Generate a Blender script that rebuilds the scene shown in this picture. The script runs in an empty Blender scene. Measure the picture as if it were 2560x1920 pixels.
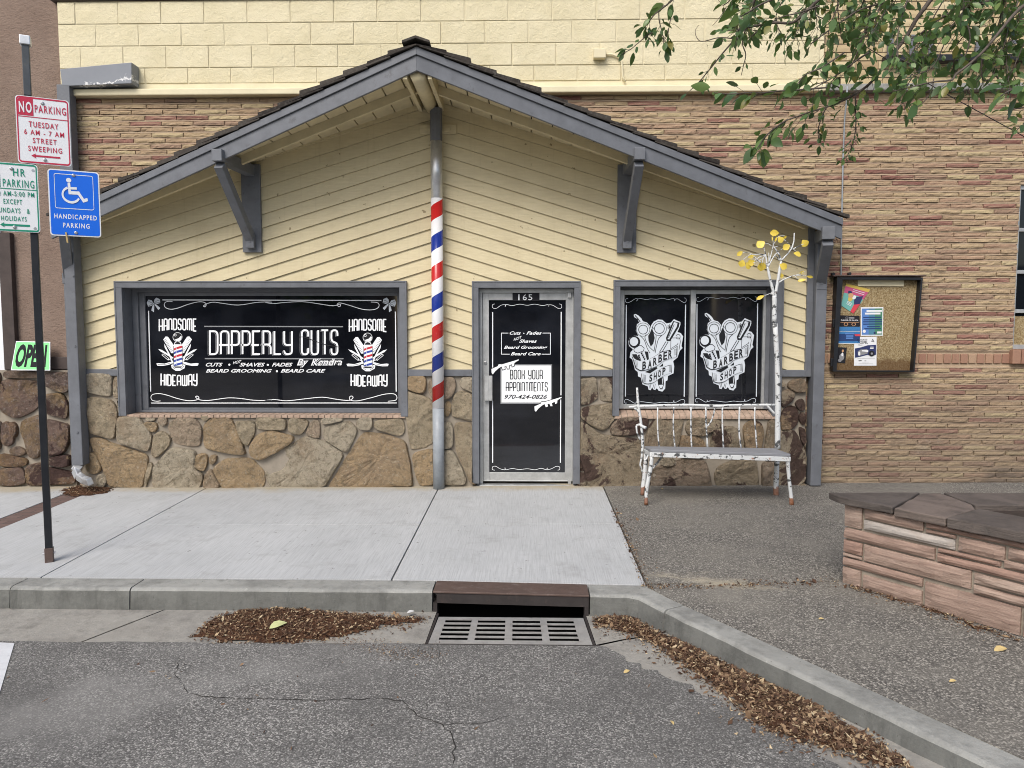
import bpy, bmesh, math, random
from mathutils import Vector, Matrix, noise
rnd = random.Random(7)
C = bpy.context.scene
COL = C.collection
R = math.radians

# ------------------------------------------------------------------ camera
F_PX, YAW, PITCH = 1850.0, R(1.2), R(4.2)
CAM = Vector((0, -8.33, 1.74))
cd = bpy.data.cameras.new('camera')
cam = bpy.data.objects.new('camera', cd)
COL.objects.link(cam)
cd.sensor_width = 36.0
cd.lens = 36.0 * F_PX / 2560.0
cd.clip_start = 0.05
cd.clip_end = 2000
cam.location = CAM
cam.rotation_euler = (math.pi / 2 - PITCH, 0, YAW)
C.camera = cam
# ------------------------------------------------------------------ sky, sun, exposure
SUN_EL, SUN_AZ = R(46), R(203)          # azimuth measured clockwise from +Y (the facade's back)
wd = bpy.data.worlds.new('World')
C.world = wd
wd.use_nodes = True
wn = wd.node_tree
sky = wn.nodes.new('ShaderNodeTexSky')
sky.sky_type = 'NISHITA'
sky.sun_disc = False
sky.sun_elevation = SUN_EL
sky.sun_rotation = SUN_AZ
sky.air_density = 1.0
sky.dust_density = 3.0
sky.ozone_density = 0.6
bg = wn.nodes['Background']
bg.inputs['Strength'].default_value = 0.105
wn.links.new(sky.outputs[0], bg.inputs['Color'])
sd = bpy.data.lights.new('sun', 'SUN')
sd.energy = 1.6
sd.angle = R(32)
sd.color = (1.0, 0.975, 0.94)
sun = bpy.data.objects.new('sun', sd)
COL.objects.link(sun)
to_sun = Vector((math.sin(SUN_AZ) * math.cos(SUN_EL), math.cos(SUN_AZ) * math.cos(SUN_EL), math.sin(SUN_EL)))
sun.rotation_euler = to_sun.to_track_quat('Z', 'Y').to_euler()
sun.location = (0, -10, 20)
C.view_settings.view_transform = 'Standard'
C.view_settings.look = 'None'
C.view_settings.gamma = 1.0
C.view_settings.use_curve_mapping = False
C.view_settings.exposure = 0.68
C.render.filter_size = 1.0
C.cycles.filter_width = 1.0
C.cycles.use_denoising = True
C.cycles.use_adaptive_sampling = False

# ------------------------------------------------------------------ survey helpers: a sight line met with a known real plane
RC = cam.rotation_euler.to_matrix()
def sight(px, py):
    return RC @ Vector(((px - 1280) / F_PX, -(py - 960) / F_PX, -1.0))
def W(px, py, Y=0.0):                       # vertical plane parallel to the facade
    d = sight(px, py)
    return CAM + d * ((Y - CAM.y) / d.y)
def ground_z(x, y):
    return -0.03 + 0.02 * y + 0.008 * x
def road_z(x, y):
    return -0.2775 - 0.01 * y + 0.008 * x
def hit(px, py, a, b, c):
    d = sight(px, py)
    t = (a + b * CAM.y + c * CAM.x - CAM.z) / (d.z - b * d.y - c * d.x)
    return CAM + d * t
def G(px, py, dz=0.0): return hit(px, py, -0.03 + dz, 0.02, 0.008)
def RD(px, py, dz=0.0): return hit(px, py, -0.2775 + dz, -0.01, 0.008)
def onplane(px, py, p0, n):
    d = sight(px, py)
    return CAM + d * ((p0 - CAM).dot(n) / d.dot(n))
def zoomed(x0, y0, s):                      # coordinates read off an enlargement
    return lambda x, y: (x0 + x / s, y0 + y / s)

# ------------------------------------------------------------------ object helpers
ORG = {}
def tag(o, label=None, cat=None, group=None, kind=None):
    if label: o['label'] = label
    if cat: o['category'] = cat
    if group: o['group'] = group
    if kind: o['kind'] = kind
    return o
def thing(name, label, cat, loc=(0, 0, 0), group=None):
    o = bpy.data.objects.new(name, None)
    o.empty_display_size = 0.2
    COL.objects.link(o)
    o.location = loc
    ORG[o.name] = Vector(loc)
    return tag(o, label, cat, group)
class MB:
    def __init__(self):
        self.v = []; self.f = []; self.m = []
    def quad(self, *p, m=0):
        n = len(self.v)
        self.v += [Vector(q) for q in p]
        self.f.append(list(range(n, n + len(p)))); self.m.append(m)
    def box(self, x0, x1, y0, y1, z0, z1, m=0):
        self.hexa([(x0, y0, z0), (x1, y0, z0), (x1, y1, z0), (x0, y1, z0)], [(x0, y0, z1), (x1, y0, z1), (x1, y1, z1), (x0, y1, z1)], m)
    def hexa(self, a, b, m=0):              # a: lower polygon, b: upper polygon (counter-clockwise seen from above)
        n = len(self.v); k = len(a)
        self.v += [Vector(q) for q in a] + [Vector(q) for q in b]
        self.f.append([n + i for i in reversed(range(k))]); self.m.append(m)
        self.f.append([n + k + i for i in range(k)]); self.m.append(m)
        for i in range(k):
            j = (i + 1) % k
            self.f.append([n + i, n + j, n + k + j, n + k + i]); self.m.append(m)
    def slab(self, pts, ext, m=0):          # polygon pushed along a vector
        ext = Vector(ext)
        a = [Vector(p) for p in pts]
        self.hexa(a, [p + ext for p in a], m)
    def beam(self, p, q, w, h, up=(0, 0, 1), m=0):   # rectangular bar from p to q
        p = Vector(p); q = Vector(q)
        d = (q - p).normalized()
        s = d.cross(Vector(up)).normalized()
        u = s.cross(d).normalized()
        a = [p + s * (w / 2 * i) + u * (h / 2 * j) for i, j in ((-1, -1), (1, -1), (1, 1), (-1, 1))]
        b = [x + (q - p) for x in a]
        self.hexa(a, b, m)
    def tube(self, pts, rad, n=8, m=0, caps=True):
        pts = [Vector(p) for p in pts]
        if not isinstance(rad, (list, tuple)): rad = [rad] * len(pts)
        base = len(self.v); ref = None
        for i, p in enumerate(pts):
            d = (pts[min(i + 1, len(pts) - 1)] - pts[max(i - 1, 0)]).normalized()
            if ref is None:
                ref = d.orthogonal().normalized()
            ref = (ref - d * ref.dot(d)).normalized()
            s = d.cross(ref)
            for k in range(n):
                a = 2 * math.pi * k / n
                self.v.append(p + (ref * math.cos(a) + s * math.sin(a)) * rad[i])
        for i in range(len(pts) - 1):
            for k in range(n):
                k2 = (k + 1) % n
                self.f.append([base + i * n + k, base + i * n + k2, base + (i + 1) * n + k2, base + (i + 1) * n + k]); self.m.append(m)
        if caps:
            self.f.append([base + k for k in reversed(range(n))]); self.m.append(m)
            self.f.append([base + (len(pts) - 1) * n + k for k in range(n)]); self.m.append(m)
    def build(self, name, mats, parent=None, smooth=False, bevel=0.0, flip=False, recalc=False):
        org = ORG[parent.name] if parent else Vector((0, 0, 0))
        me = bpy.data.meshes.new(name)
        me.from_pydata([tuple(p - org) for p in self.v], [], self.f)
        if not isinstance(mats, (list, tuple)): mats = [mats]
        for mt in mats: me.materials.append(mt)
        for p, i in zip(me.polygons, self.m):
            p.material_index = i
            p.use_smooth = smooth
        me.update()
        if recalc or flip:
            bm = bmesh.new(); bm.from_mesh(me)
            if recalc: bmesh.ops.recalc_face_normals(bm, faces=bm.faces)
            if flip: bmesh.ops.reverse_faces(bm, faces=bm.faces)
            bm.to_mesh(me); bm.free()
        o = bpy.data.objects.new(name, me)
        COL.objects.link(o)
        if parent:
            o.parent = parent
            ORG[o.name] = org
        else:
            ORG[o.name] = Vector((0, 0, 0))
        if bevel:
            bv = o.modifiers.new('bevel', 'BEVEL')
            bv.width = bevel; bv.segments = 2; bv.limit_method = 'ANGLE'; bv.angle_limit = R(40)
        return o
def clip(poly, a, b, c):                    # keep the side a*x + b*z <= c
    out = []
    for i in range(len(poly)):
        p, q = poly[i], poly[(i + 1) % len(poly)]
        dp = a * p[0] + b * p[1] - c; dq = a * q[0] + b * q[1] - c
        if dp <= 0: out.append(p)
        if (dp < 0 < dq) or (dq < 0 < dp):
            t = dp / (dp - dq)
            out.append((p[0] + (q[0] - p[0]) * t, p[1] + (q[1] - p[1]) * t))
    return out

# ------------------------------------------------------------------ material helpers
class NT:
    def __init__(self, name):
        self.mat = bpy.data.materials.new(name)
        self.mat.use_nodes = True
        self.t = self.mat.node_tree
        self.b = self.t.nodes['Principled BSDF']
        self.co = self.n('ShaderNodeTexCoord').outputs['Object']
    def n(self, kind, props=None, **inp):
        nd = self.t.nodes.new(kind)
        for k, v in (props or {}).items(): setattr(nd, k, v)
        for k, v in inp.items(): self.set(nd.inputs[int(k[1:]) if k[0] == '_' else k.replace('_', ' ')], v)
        return nd
    def set(self, sock, v):
        if isinstance(v, bpy.types.NodeSocket): self.t.links.new(v, sock)
        elif isinstance(v, tuple) and len(v) == 3 and sock.type == 'RGBA': sock.default_value = (*v, 1)
        else: sock.default_value = v
    def noise(self, scale, detail=4, rough=.6, vec=None, dist=0.0):
        return self.n('ShaderNodeTexNoise', Vector=vec or self.co, Scale=scale, Detail=detail, Roughness=rough, Distortion=dist).outputs['Fac']
    def vor(self, scale, vec=None, feature='F1', out='Distance', rand=1.0):
        return self.n('ShaderNodeTexVoronoi', {'feature': feature}, Vector=vec or self.co, Scale=scale, Randomness=rand).outputs[out]
    def ramp(self, fac, stops, interp='LINEAR'):
        nd = self.n('ShaderNodeValToRGB', Fac=fac)
        cr = nd.color_ramp; cr.interpolation = interp
        while len(cr.elements) < len(stops): cr.elements.new(1.0)
        for e, (p, c) in zip(cr.elements, stops):
            e.position = p
            e.color = (c, c, c, 1) if isinstance(c, (int, float)) else (*c, 1)
        return nd.outputs['Color']
    def mix(self, a, b, fac, mode='MIX'):
        nd = self.n('ShaderNodeMix', {'data_type': 'RGBA', 'blend_type': mode})
        self.set(nd.inputs[0], fac); self.set(nd.inputs[6], a); self.set(nd.inputs[7], b)
        return nd.outputs[2]
    def math(self, op, a, b=0.0, clampit=False):
        nd = self.n('ShaderNodeMath', {'operation': op, 'use_clamp': clampit})
        self.set(nd.inputs[0], a); self.set(nd.inputs[1], b)
        return nd.outputs[0]
    def scaled(self, sx, sy, sz, rz=0.0):
        return self.n('ShaderNodeMapping', Vector=self.co, Scale=(sx, sy, sz), Rotation=(0, 0, rz)).outputs[0]
    def xyz(self, vec=None):
        return self.n('ShaderNodeSeparateXYZ', Vector=vec or self.co).outputs
    def island(self):
        return self.n('ShaderNodeNewGeometry').outputs['Random Per Island']
    def bump(self, h, strength, dist=0.01):
        prev = self.b.inputs['Normal']
        nd = self.n('ShaderNodeBump', Height=h, Strength=strength, Distance=dist)
        if prev.is_linked: self.t.links.new(prev.links[0].from_socket, nd.inputs['Normal'])
        self.t.links.new(nd.outputs[0], prev)
    def end(self, col, rough=.8, metal=0.0, spec=.5):
        self.set(self.b.inputs['Base Color'], col); self.set(self.b.inputs['Roughness'], rough)
        self.set(self.b.inputs['Metallic'], metal); self.set(self.b.inputs['Specular IOR Level'], spec)
        return self.mat
def grey(v): return (v, v, v)
def paint(name, col, rough=.6, var=.12, vs=5.0, bs=.15, bscale=60, dirt=None, spec=.4, metal=0.0):
    t = NT(name)
    c = t.mix(tuple(x * (1 - var) for x in col), tuple(min(1, x * (1 + var)) for x in col), t.ramp(t.noise(vs, 6, .65), [(.3, 0), (.7, 1)]))
    if dirt:
        c = t.mix(c, dirt[0], t.ramp(t.noise(dirt[1], 8, .7), [(dirt[2], 0), (dirt[2] + .08, dirt[3])]))
    if bs: t.bump(t.noise(bscale, 5, .65), bs, .004)
    return t.end(c, rough, metal, spec)
def flat(name, col, rough=.5, spec=.5, metal=0.0):
    t = NT(name)
    return t.end(t.mix(tuple(x * .95 for x in col), col, t.noise(40, 3)), rough, metal, spec)

M = {}
# painted wood
M['trim'] = paint('grey_trim_paint', (.140, .148, .163), .5, .16, 6, .35, 30, ((.085, .085, .088), 11, .60, .55))
def mk_siding():
    t = NT('yellow_siding_paint')
    g = t.noise(1.0, 6, .6, t.n('ShaderNodeMapping', Vector=t.co, Scale=(6, 1, 45), Rotation=(0, R(-17), 0)).outputs[0])
    c = t.mix((.60, .52, .325), (.68, .595, .39), t.ramp(g, [(.3, 0), (.7, 1)]))
    c = t.mix(c, (.52, .44, .27), t.ramp(t.noise(1.6, 6, .7), [(.45, 0), (.75, .7)]))
    c = t.mix(c, (.22, .17, .09), t.ramp(t.noise(11, 4, .5), [(.705, 0), (.725, .85)]))
    c = t.mix(c, (.40, .33, .19), t.ramp(t.noise(1.0, 6, .75, t.scaled(16, 1, .9)), [(.56, 0), (.74, .38)]))
    t.bump(g, .3, .008); t.bump(t.noise(150, 3), .12, .002)
    return t.end(c, .62, 0, .35)
M['siding'] = mk_siding()
M['soffit'] = paint('cream_soffit_paint', (.60, .52, .33), .65, .10, 7, .2, 30, ((.3, .22, .12), 7, .66, .6))
def mk_shake():
    t = NT('weathered_cedar_shake')
    c = t.mix((.024, .020, .018), (.075, .065, .056), t.island())
    c = t.mix(c, (.13, .125, .11), t.ramp(t.noise(30, 6, .7), [(.5, 0), (.75, .7)]))
    t.bump(t.noise(14, 6, .7, t.scaled(1, 6, 1)), .6, .02)
    return t.end(c, .9, 0, .2)
M['shake'] = mk_shake()
# masonry
def mk_ribbon():
    t = NT('ribbon_brick')
    isl = t.island()
    c = t.ramp(isl, [(0, (.35, .25, .155)), (.22, (.40, .30, .18)), (.40, (.34, .225, .15)), (.54, (.43, .345, .20)), (.68, (.27, .18, .125)), (.80, (.26, .13, .10)), (.91, (.19, .085, .068)), (.955, (.38, .28, .17))], 'CONSTANT')
    st = t.noise(16, 5, .65, t.scaled(.22, 1, 7), .3)
    c = t.mix(c, (.52, .40, .27), t.ramp(st, [(.52, 0), (.68, .7)]))
    c = t.mix(c, (.12, .08, .06), t.ramp(st, [(.34, .85), (.47, 0)]))
    c = t.mix(c, (.15, .10, .07), t.ramp(t.noise(26, 6, .75, t.scaled(.4, 1, 2.5)), [(.56, 0), (.76, .7)]))
    x, y, z = t.xyz()
    # soot blown over the foot of the wall near the shop's corner post
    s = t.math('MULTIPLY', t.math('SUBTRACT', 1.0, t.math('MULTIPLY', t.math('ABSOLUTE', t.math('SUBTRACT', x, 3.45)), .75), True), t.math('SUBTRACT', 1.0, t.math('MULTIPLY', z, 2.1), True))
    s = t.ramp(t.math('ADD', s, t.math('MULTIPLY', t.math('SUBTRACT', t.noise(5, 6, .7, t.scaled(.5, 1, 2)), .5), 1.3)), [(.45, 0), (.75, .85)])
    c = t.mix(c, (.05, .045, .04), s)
    low_dark = t.ramp(t.math('ADD', t.math('MULTIPLY', z, -.35), t.math('MULTIPLY', t.noise(2.2, 8, .72, t.scaled(.6, 1, 1.6)), 1.0)), [(-.10, 0), (.42, .55)])  # browner, darker tone towards the foot of the wall, broken up by noise
    c = t.mix(c, (.175, .135, .10), low_dark)
    # pale lime bloom in ragged patches
    c = t.mix(c, (.5, .44, .36), t.ramp(t.noise(1.3, 8, .7), [(.62, 0), (.78, .45)]))
    t.bump(t.noise(60, 6, .7), .6, .012); t.bump(t.noise(220, 3, .6), .35, .004)
    return t.end(c, .9, 0, .25)
M['ribbon'] = mk_ribbon()
def mk_joint():
    t = NT('tan_mortar')
    st = t.noise(14, 6, .7, t.scaled(.25, 1, 9), .2)
    c = t.mix((.33, .235, .165), (.52, .41, .28), t.ramp(st, [(.35, 0), (.65, 1)]))
    c = t.mix(c, (.36, .21, .16), t.ramp(t.noise(3, 6, .7, t.scaled(.5, 1, 5)), [(.52, 0), (.68, .6)]))
    z = t.xyz()[2]
    c = t.mix(c, (.19, .15, .115), t.ramp(t.math('ADD', t.math('MULTIPLY', z, -.35), t.math('MULTIPLY', t.noise(2.2, 8, .72, t.scaled(.6, 1, 1.6)), 1.0)), [(-.10, 0), (.42, .55)]))
    t.bump(t.noise(120, 5, .7), .5, .006)
    return t.end(c, .95, 0, .2)
M['ribbon_mortar'] = mk_joint()
def mk_cmu():
    t = NT('cream_painted_block')
    c = t.mix((.645, .575, .375), (.725, .655, .455), t.ramp(t.noise(3, 6, .6), [(.3, 0), (.7, 1)]))
    c = t.mix(c, (.45, .37, .21), t.ramp(t.noise(9, 8, .75), [(.66, 0), (.78, .55)]))
    t.bump(t.noise(20, 7, .7, None, .5), .55, .03); t.bump(t.noise(90, 4, .6), .3, .006)
    return t.end(c, .75, 0, .3)
M['cmu'] = mk_cmu()
M['cream'] = paint('cream_paint', (.70, .63, .43), .7, .07, 4, .3, 50, ((.5, .42, .26), 5, .66, .5))
def mk_ybrick():
    t = NT('buff_brick')
    c = t.ramp(t.island(), [(0, (.50, .40, .235)), (.35, (.56, .46, .28)), (.6, (.47, .365, .215)), (.8, (.60, .50, .32)), (.93, (.40, .29, .17))], 'CONSTANT')
    c = t.mix(c, (.25, .19, .12), t.ramp(t.noise(7, 7, .75), [(.58, 0), (.75, .6)]))
    t.bump(t.noise(70, 5, .65), .4, .006)
    return t.end(c, .88, 0, .25)
M['ybrick'] = mk_ybrick()
M['ymortar'] = paint('dark_mortar', (.20, .16, .11), .95, .2, 9, .3)
M['soldier'] = NT('soldier_brick')
_t = M['soldier']
_c = _t.ramp(_t.island(), [(0, (.33, .19, .13)), (.3, (.38, .235, .155)), (.6, (.30, .165, .115)), (.85, (.40, .27, .18))], 'CONSTANT')
_c = _t.mix(_c, (.18, .11, .08), _t.ramp(_t.noise(30, 6, .7), [(.55, 0), (.8, .7)]))
_t.bump(_t.noise(80, 5), .4, .006)
M['soldier'] = _t.end(_c, .9, 0, .25)
def mk_stone(name, base, alt, rust, dark, thr, lich):
    t = NT(name)
    i = t.island()
    hue = t.ramp(t.n('ShaderNodeTexWhiteNoise', {'noise_dimensions': '1D'}, W=t.math('MULTIPLY', i, 37.0)).outputs['Value'], [(0, base), (.3, alt), (.55, tuple(x * y for x, y in zip(base, (1.02, .90, .78)))), (.75, tuple(x * y for x, y in zip(base, (.95, .90, .95)))), (.9, tuple(x * 1.12 for x in alt))], 'CONSTANT')
    c = hue
    c = t.mix(c, rust, t.ramp(t.math('ADD', t.noise(3.5, 7, .7), t.math('MULTIPLY', t.math('SUBTRACT', i, .5), .25)), [(.50, 0), (.70, .75)]))
    c = t.mix(c, tuple(x * .45 for x in base), t.ramp(t.noise(16, 8, .75), [(.49, 0), (.66, .85)]))
    c = t.mix(c, lich, t.ramp(t.noise(34, 6, .7), [(.55, 0), (.68, .75)]))
    c = t.mix(c, tuple(x * .30 for x in base), t.ramp(t.math('ADD', t.vor(38), t.math('MULTIPLY', t.noise(5, 6, .7), .55)), [(.30, .9), (.40, 0)]))
    c = t.mix(c, dark, t.ramp(t.noise(2.1, 10, .68, None, .6), [(thr, 0), (thr + .03, .92)]))
    t.bump(t.noise(10, 9, .78, None, .4), 1.0, .13); t.bump(t.noise(42, 6, .75), 1.0, .035)
    return t.end(c, .92, 0, .2)
M['stone'] = mk_stone('tan_fieldstone', (.55, .455, .315), (.60, .52, .39), (.43, .32, .21), (.12, .068, .05), .70, (.66, .58, .44))
M['stone_dark'] = mk_stone('brown_fieldstone', (.43, .35, .245), (.47, .395, .29), (.34, .235, .155), (.095, .058, .05), .55, (.54, .47, .36))
M['stone_left'] = mk_stone('red_brown_fieldstone', (.265, .195, .15), (.235, .175, .15), (.38, .26, .125), (.095, .058, .052), .55, (.44, .40, .36))
M['mortar'] = paint('grey_mortar', (.30, .262, .21), .95, .15, 8, .6, 60, None, .2)
def mk_sandstone(name, a, b, d):
    t = NT(name)
    i = t.island()
    c = t.mix(a, b, t.ramp(i, [(.1, 0), (.9, 1)]))
    lay = t.noise(6, 7, .7, t.scaled(.6, .6, 7), .4)
    c = t.mix(c, tuple(x * .55 for x in a), t.ramp(lay, [(.40, 0), (.66, .8)]))
    c = t.mix(c, d, t.ramp(t.noise(5, 8, .7), [(.56, 0), (.74, .7)]))
    t.bump(lay, .5, .02); t.bump(t.noise(60, 6, .7), .45, .008)
    return t.end(c, .9, 0, .25)
M['sandstone'] = mk_sandstone('red_sandstone', (.35, .23, .18), (.43, .335, .27), (.24, .205, .175))
M['sandstone_pale'] = mk_sandstone('pale_sandstone', (.47, .42, .37), (.44, .40, .36), (.35, .27, .22))
M['capstone'] = mk_sandstone('dark_cap_sandstone', (.125, .106, .094), (.185, .148, .126), (.075, .070, .066))
M['stucco'] = NT('brown_stucco')
_t = M['stucco']
_h = _t.noise(26, 7, .7, _t.scaled(.7, 1, 1.4), 1.2)
_c = _t.mix((.215, .155, .122), (.275, .205, .162), _t.ramp(_t.noise(3, 6, .6), [(.3, 0), (.7, 1)]))
_c = _t.mix(_c, (.14, .098, .077), _t.ramp(_h, [(.34, .6), (.46, 0)]))
_t.bump(_h, .8, .02)
M['stucco'] = _t.end(_c, .9, 0, .2)
M['brown_trim'] = paint('dark_brown_trim', (.060, .045, .040), .7, .2, 10, .4, 50)
M['terracotta'] = paint('sill_brick', (.40, .295, .225), .9, .25, 12, .4, 90, ((.2, .13, .09), 16, .6, .6), .2)
# ground
def mk_walk():
    t = NT('broom_finished_concrete')
    br = t.noise(1.0, 4, .7, t.scaled(110, 3, 1))
    c = t.mix((.41, .42, .42), (.485, .495, .495), t.ramp(t.noise(1.2, 7, .65), [(.3, 0), (.7, 1)]))
    c = t.mix(c, (.29, .295, .295), t.ramp(br, [(.42, 0), (.68, .6)]))
    c = t.mix(c, (.25, .245, .235), t.ramp(t.noise(4.2, 9, .72), [(.54, 0), (.76, .55)]))
    c = t.mix(c, (.16, .15, .14), t.ramp(t.noise(19, 4, .5), [(.70, 0), (.72, .7)]))
    y = t.xyz()[1]
    edge = t.ramp(t.math('ADD', t.math('MULTIPLY', y, 2.2), t.math('MULTIPLY', t.noise(3, 6, .7), 1.3)), [(-.10, 0), (.50, .75)])
    c = t.mix(c, (.36, .30, .19), edge)                    # clay washed out of the stone base
    t.bump(br, .3, .004); t.bump(t.noise(120, 4), .2, .003)
    return t.end(c, .88, 0, .3)
M['walk'] = mk_walk()
def mk_conc(name, a, b, dark, dthr=.55):
    t = NT(name)
    c = t.mix(a, b, t.ramp(t.noise(3, 7, .7), [(.3, 0), (.7, 1)]))
    c = t.mix(c, dark, t.ramp(t.noise(2.3, 9, .72), [(dthr, 0), (dthr + .2, .8)]))
    c = t.mix(c, tuple(min(1, x * 1.35) for x in b), t.ramp(t.noise(24, 7, .7), [(.62, 0), (.75, .6)]))
    c = t.mix(c, tuple(x * .35 for x in a), t.ramp(t.noise(42, 4, .5), [(.71, 0), (.75, .8)]))
    c = t.mix(c, tuple(x * .5 for x in a), t.ramp(t.noise(1.0, 7, .72, t.scaled(9, 9, 1.2)), [(.52, 0), (.70, .55)]))
    t.bump(t.noise(18, 7, .7), .6, .016); t.bump(t.noise(160, 4), .3, .003)
    return t.end(c, .9, 0, .3)
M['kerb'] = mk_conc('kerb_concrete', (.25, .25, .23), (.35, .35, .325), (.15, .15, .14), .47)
M['kerb_face'] = mk_conc('shaded_grimy_kerb_face', (.135, .137, .125), (.185, .187, .172), (.08, .08, .074), .48)  # upright face coloured darker than the top: painted shade along with road grime
M['gutter'] = mk_conc('gutter_concrete', (.27, .255, .225), (.34, .325, .29), (.17, .16, .145), .5)
def mk_stones(name, lo, hi, pale, dusk, scale, big, dust=False):
    t = NT(name)
    v = t.n('ShaderNodeTexVoronoi', Vector=t.co, Scale=scale)
    shade = t.n('ShaderNodeSeparateColor', Color=v.outputs['Color']).outputs[0]
    c = t.ramp(shade, [(0, lo), (.35, tuple((x + y) / 2 for x, y in zip(lo, hi))), (.72, hi), (.90, pale), (1, pale)])
    c = t.mix(c, tuple(x * .55 for x in lo), t.ramp(v.outputs['Distance'], [(.45, 0), (.8, .85)]))
    # fine binder between the stones
    c = t.mix(c, tuple((x + y) * .5 for x, y in zip(lo, hi)), t.ramp(t.noise(1.1, 8, .7), [(.52, 0), (.70, .75)]))
    c = t.mix(c, dusk, t.ramp(t.noise(big, 7, .7), [(.46, 0), (.70, .8)]))
    c = t.mix(c, tuple(x * 1.25 for x in hi), t.ramp(t.noise(big * .6, 6, .65, t.n('ShaderNodeMapping', Vector=t.co, Location=(7, 3, 1)).outputs[0]), [(.56, 0), (.70, .5)]))
    if dust:
        x, y, z = t.xyz()
        band = t.math('SUBTRACT', t.math('SUBTRACT', 1.0, t.math('MULTIPLY', t.math('ABSOLUTE', t.math('ADD', t.math('ADD', y, 3.05), t.math('MULTIPLY', t.math('SUBTRACT', x, 1.3), .35))), 2.2)), t.math('MULTIPLY', t.math('ABSOLUTE', t.math('SUBTRACT', x, 1.35)), .75))
        c = t.mix(c, (.40, .355, .265), t.ramp(t.math('ADD', band, t.math('MULTIPLY', t.math('SUBTRACT', t.noise(6, 8, .75), .5), 1.6)), [(.55, 0), (1.0, .75)]))
    c = t.mix(c, tuple(x * .4 for x in lo), t.ramp(t.noise(2.6, 5, .6), [(.70, 0), (.80, .6)]))
    t.bump(v.outputs['Distance'], -.55, .008); t.bump(t.noise(40, 5), .3, .006)
    return t.end(c, .88, 0, .35)
M['asphalt'] = mk_stones('worn_asphalt', (.094, .091, .085), (.225, .218, .204), (.43, .415, .385), (.092, .089, .084), 125, .9)
M['aggregate'] = mk_stones('exposed_aggregate', (.09, .084, .075), (.205, .193, .17), (.39, .365, .32), (.22, .205, .175), 105, .8, True)
M['crack'] = paint('crack_dark', (.03, .027, .024), .95, .3, 20, 0)
M['soil'] = paint('dark_soil', (.045, .032, .024), .95, .4, 20, .6, 60)
M['base'] = paint('bare_ground', (.16, .14, .11), .95, .3, 1, .3)
M['white_line'] = paint('worn_white_line', (.58, .59, .60), .85, .1, 8, .3, 90, ((.2, .2, .2), 20, .60, .7))
def mk_paver():
    t = NT('brown_pavers')
    b = t.n('ShaderNodeTexBrick', Vector=t.scaled(1, 1, 1), Color1=(.115, .075, .065), Color2=(.155, .105, .09), Mortar=(.07, .06, .055), Scale=1.0, Mortar_Size=.005, Brick_Width=.2, Row_Height=.1)
    t.bump(t.noise(80, 4), .4, .005)
    return t.end(b.outputs['Color'], .9, 0, .3)
M['paver'] = mk_paver()
# metals, glass, paper
def mk_metal(name, col, rough, stain, amt=.5, metal=.85):
    t = NT(name)
    c = t.mix(col, tuple(x * .7 for x in col), t.ramp(t.noise(8, 7, .7), [(.35, 0), (.7, 1)]))
    c = t.mix(c, stain, t.ramp(t.noise(13, 8, .7), [(.55, 0), (.72, amt)]))
    t.bump(t.noise(90, 4), .1, .002)
    return t.end(c, t.ramp(t.noise(10, 5), [(.3, rough * .8), (.7, min(1, rough * 1.3))]), metal, .5)
M['galv'] = mk_metal('galvanised_steel', (.74, .755, .77), .42, (.55, .56, .57))
M['alu'] = mk_metal('satin_aluminium', (.56, .57, .56), .45, (.42, .43, .42), .4, .6)
M['bolt'] = mk_metal('zinc_bolt', (.62, .62, .62), .3, (.4, .4, .4))
M['black_metal'] = mk_metal('black_painted_steel', (.014, .016, .020), .42, (.030, .030, .032), .5, .1)
M['worn_post'] = mk_metal('worn_dark_steel', (.075, .085, .095), .45, (.12, .11, .08), .6, .3)
M['rust_plate'] = mk_metal('rusty_plate', (.12, .08, .066), .6, (.24, .20, .18), .6, .2)
M['rust_dark'] = mk_metal('dark_iron', (.042, .035, .033), .65, (.085, .06, .05), .6, .2)
M['grate'] = mk_metal('worn_cast_iron', (.44, .43, .41), .5, (.20, .17, .145), .75, .35)
M['blue_steel'] = mk_metal('blue_grey_paint', (.33, .36, .385), .45, (.27, .295, .315), .5, .0)
M['hole'] = flat('drain_darkness', (.006, .006, .006), .95, .1)
M['vinyl'] = NT('black_window_vinyl')
_t = M['vinyl']
M['vinyl'] = _t.end(_t.mix((.0045, .0052, .0075), (.017, .019, .025), _t.ramp(_t.noise(1.1, 5, .6, _t.scaled(1, 1, 1.4)), [(.42, 0), (.75, 1)])), .035, 0, .8)  # lighter clouds: a dust film that also paints in soft glass reflections
M['glass_dark'] = flat('dark_window_glass', (.006, .008, .011), .04, .5)
M['white_vinyl'] = flat('white_vinyl_cut', (.90, .92, .93), .45, .3)
M['pale_vinyl'] = flat('pale_vinyl_cut', (.64, .69, .74), .45, .3)
M['grey_vinyl'] = flat('grey_vinyl_cut', (.25, .26, .27), .45, .3)
M['line_vinyl'] = flat('dark_vinyl_line', (.012, .013, .016), .45, .3)
M['red_ink'] = flat('red_ink', (.56, .03, .045), .45, .3)
M['blue_ink'] = flat('blue_ink', (.035, .07, .36), .45, .3)
M['sign_white'] = flat('sign_white', (.78, .80, .82), .4, .4)
M['sign_red'] = flat('sign_red', (.50, .025, .065), .4, .4)
M['sign_green'] = flat('sign_green', (.012, .26, .16), .4, .4)
M['sign_blue'] = flat('sign_blue', (.006, .14, .74), .4, .4)
M['paper'] = flat('white_paper', (.76, .77, .78), .8, .2)
M['ink'] = flat('black_ink', (.018, .018, .022), .7, .2)
M['open_green'] = flat('fluorescent_green', (.26, .78, .30), .6, .3)
M['wood_pin'] = flat('clothespin_wood', (.52, .38, .17), .7, .2)
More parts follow.
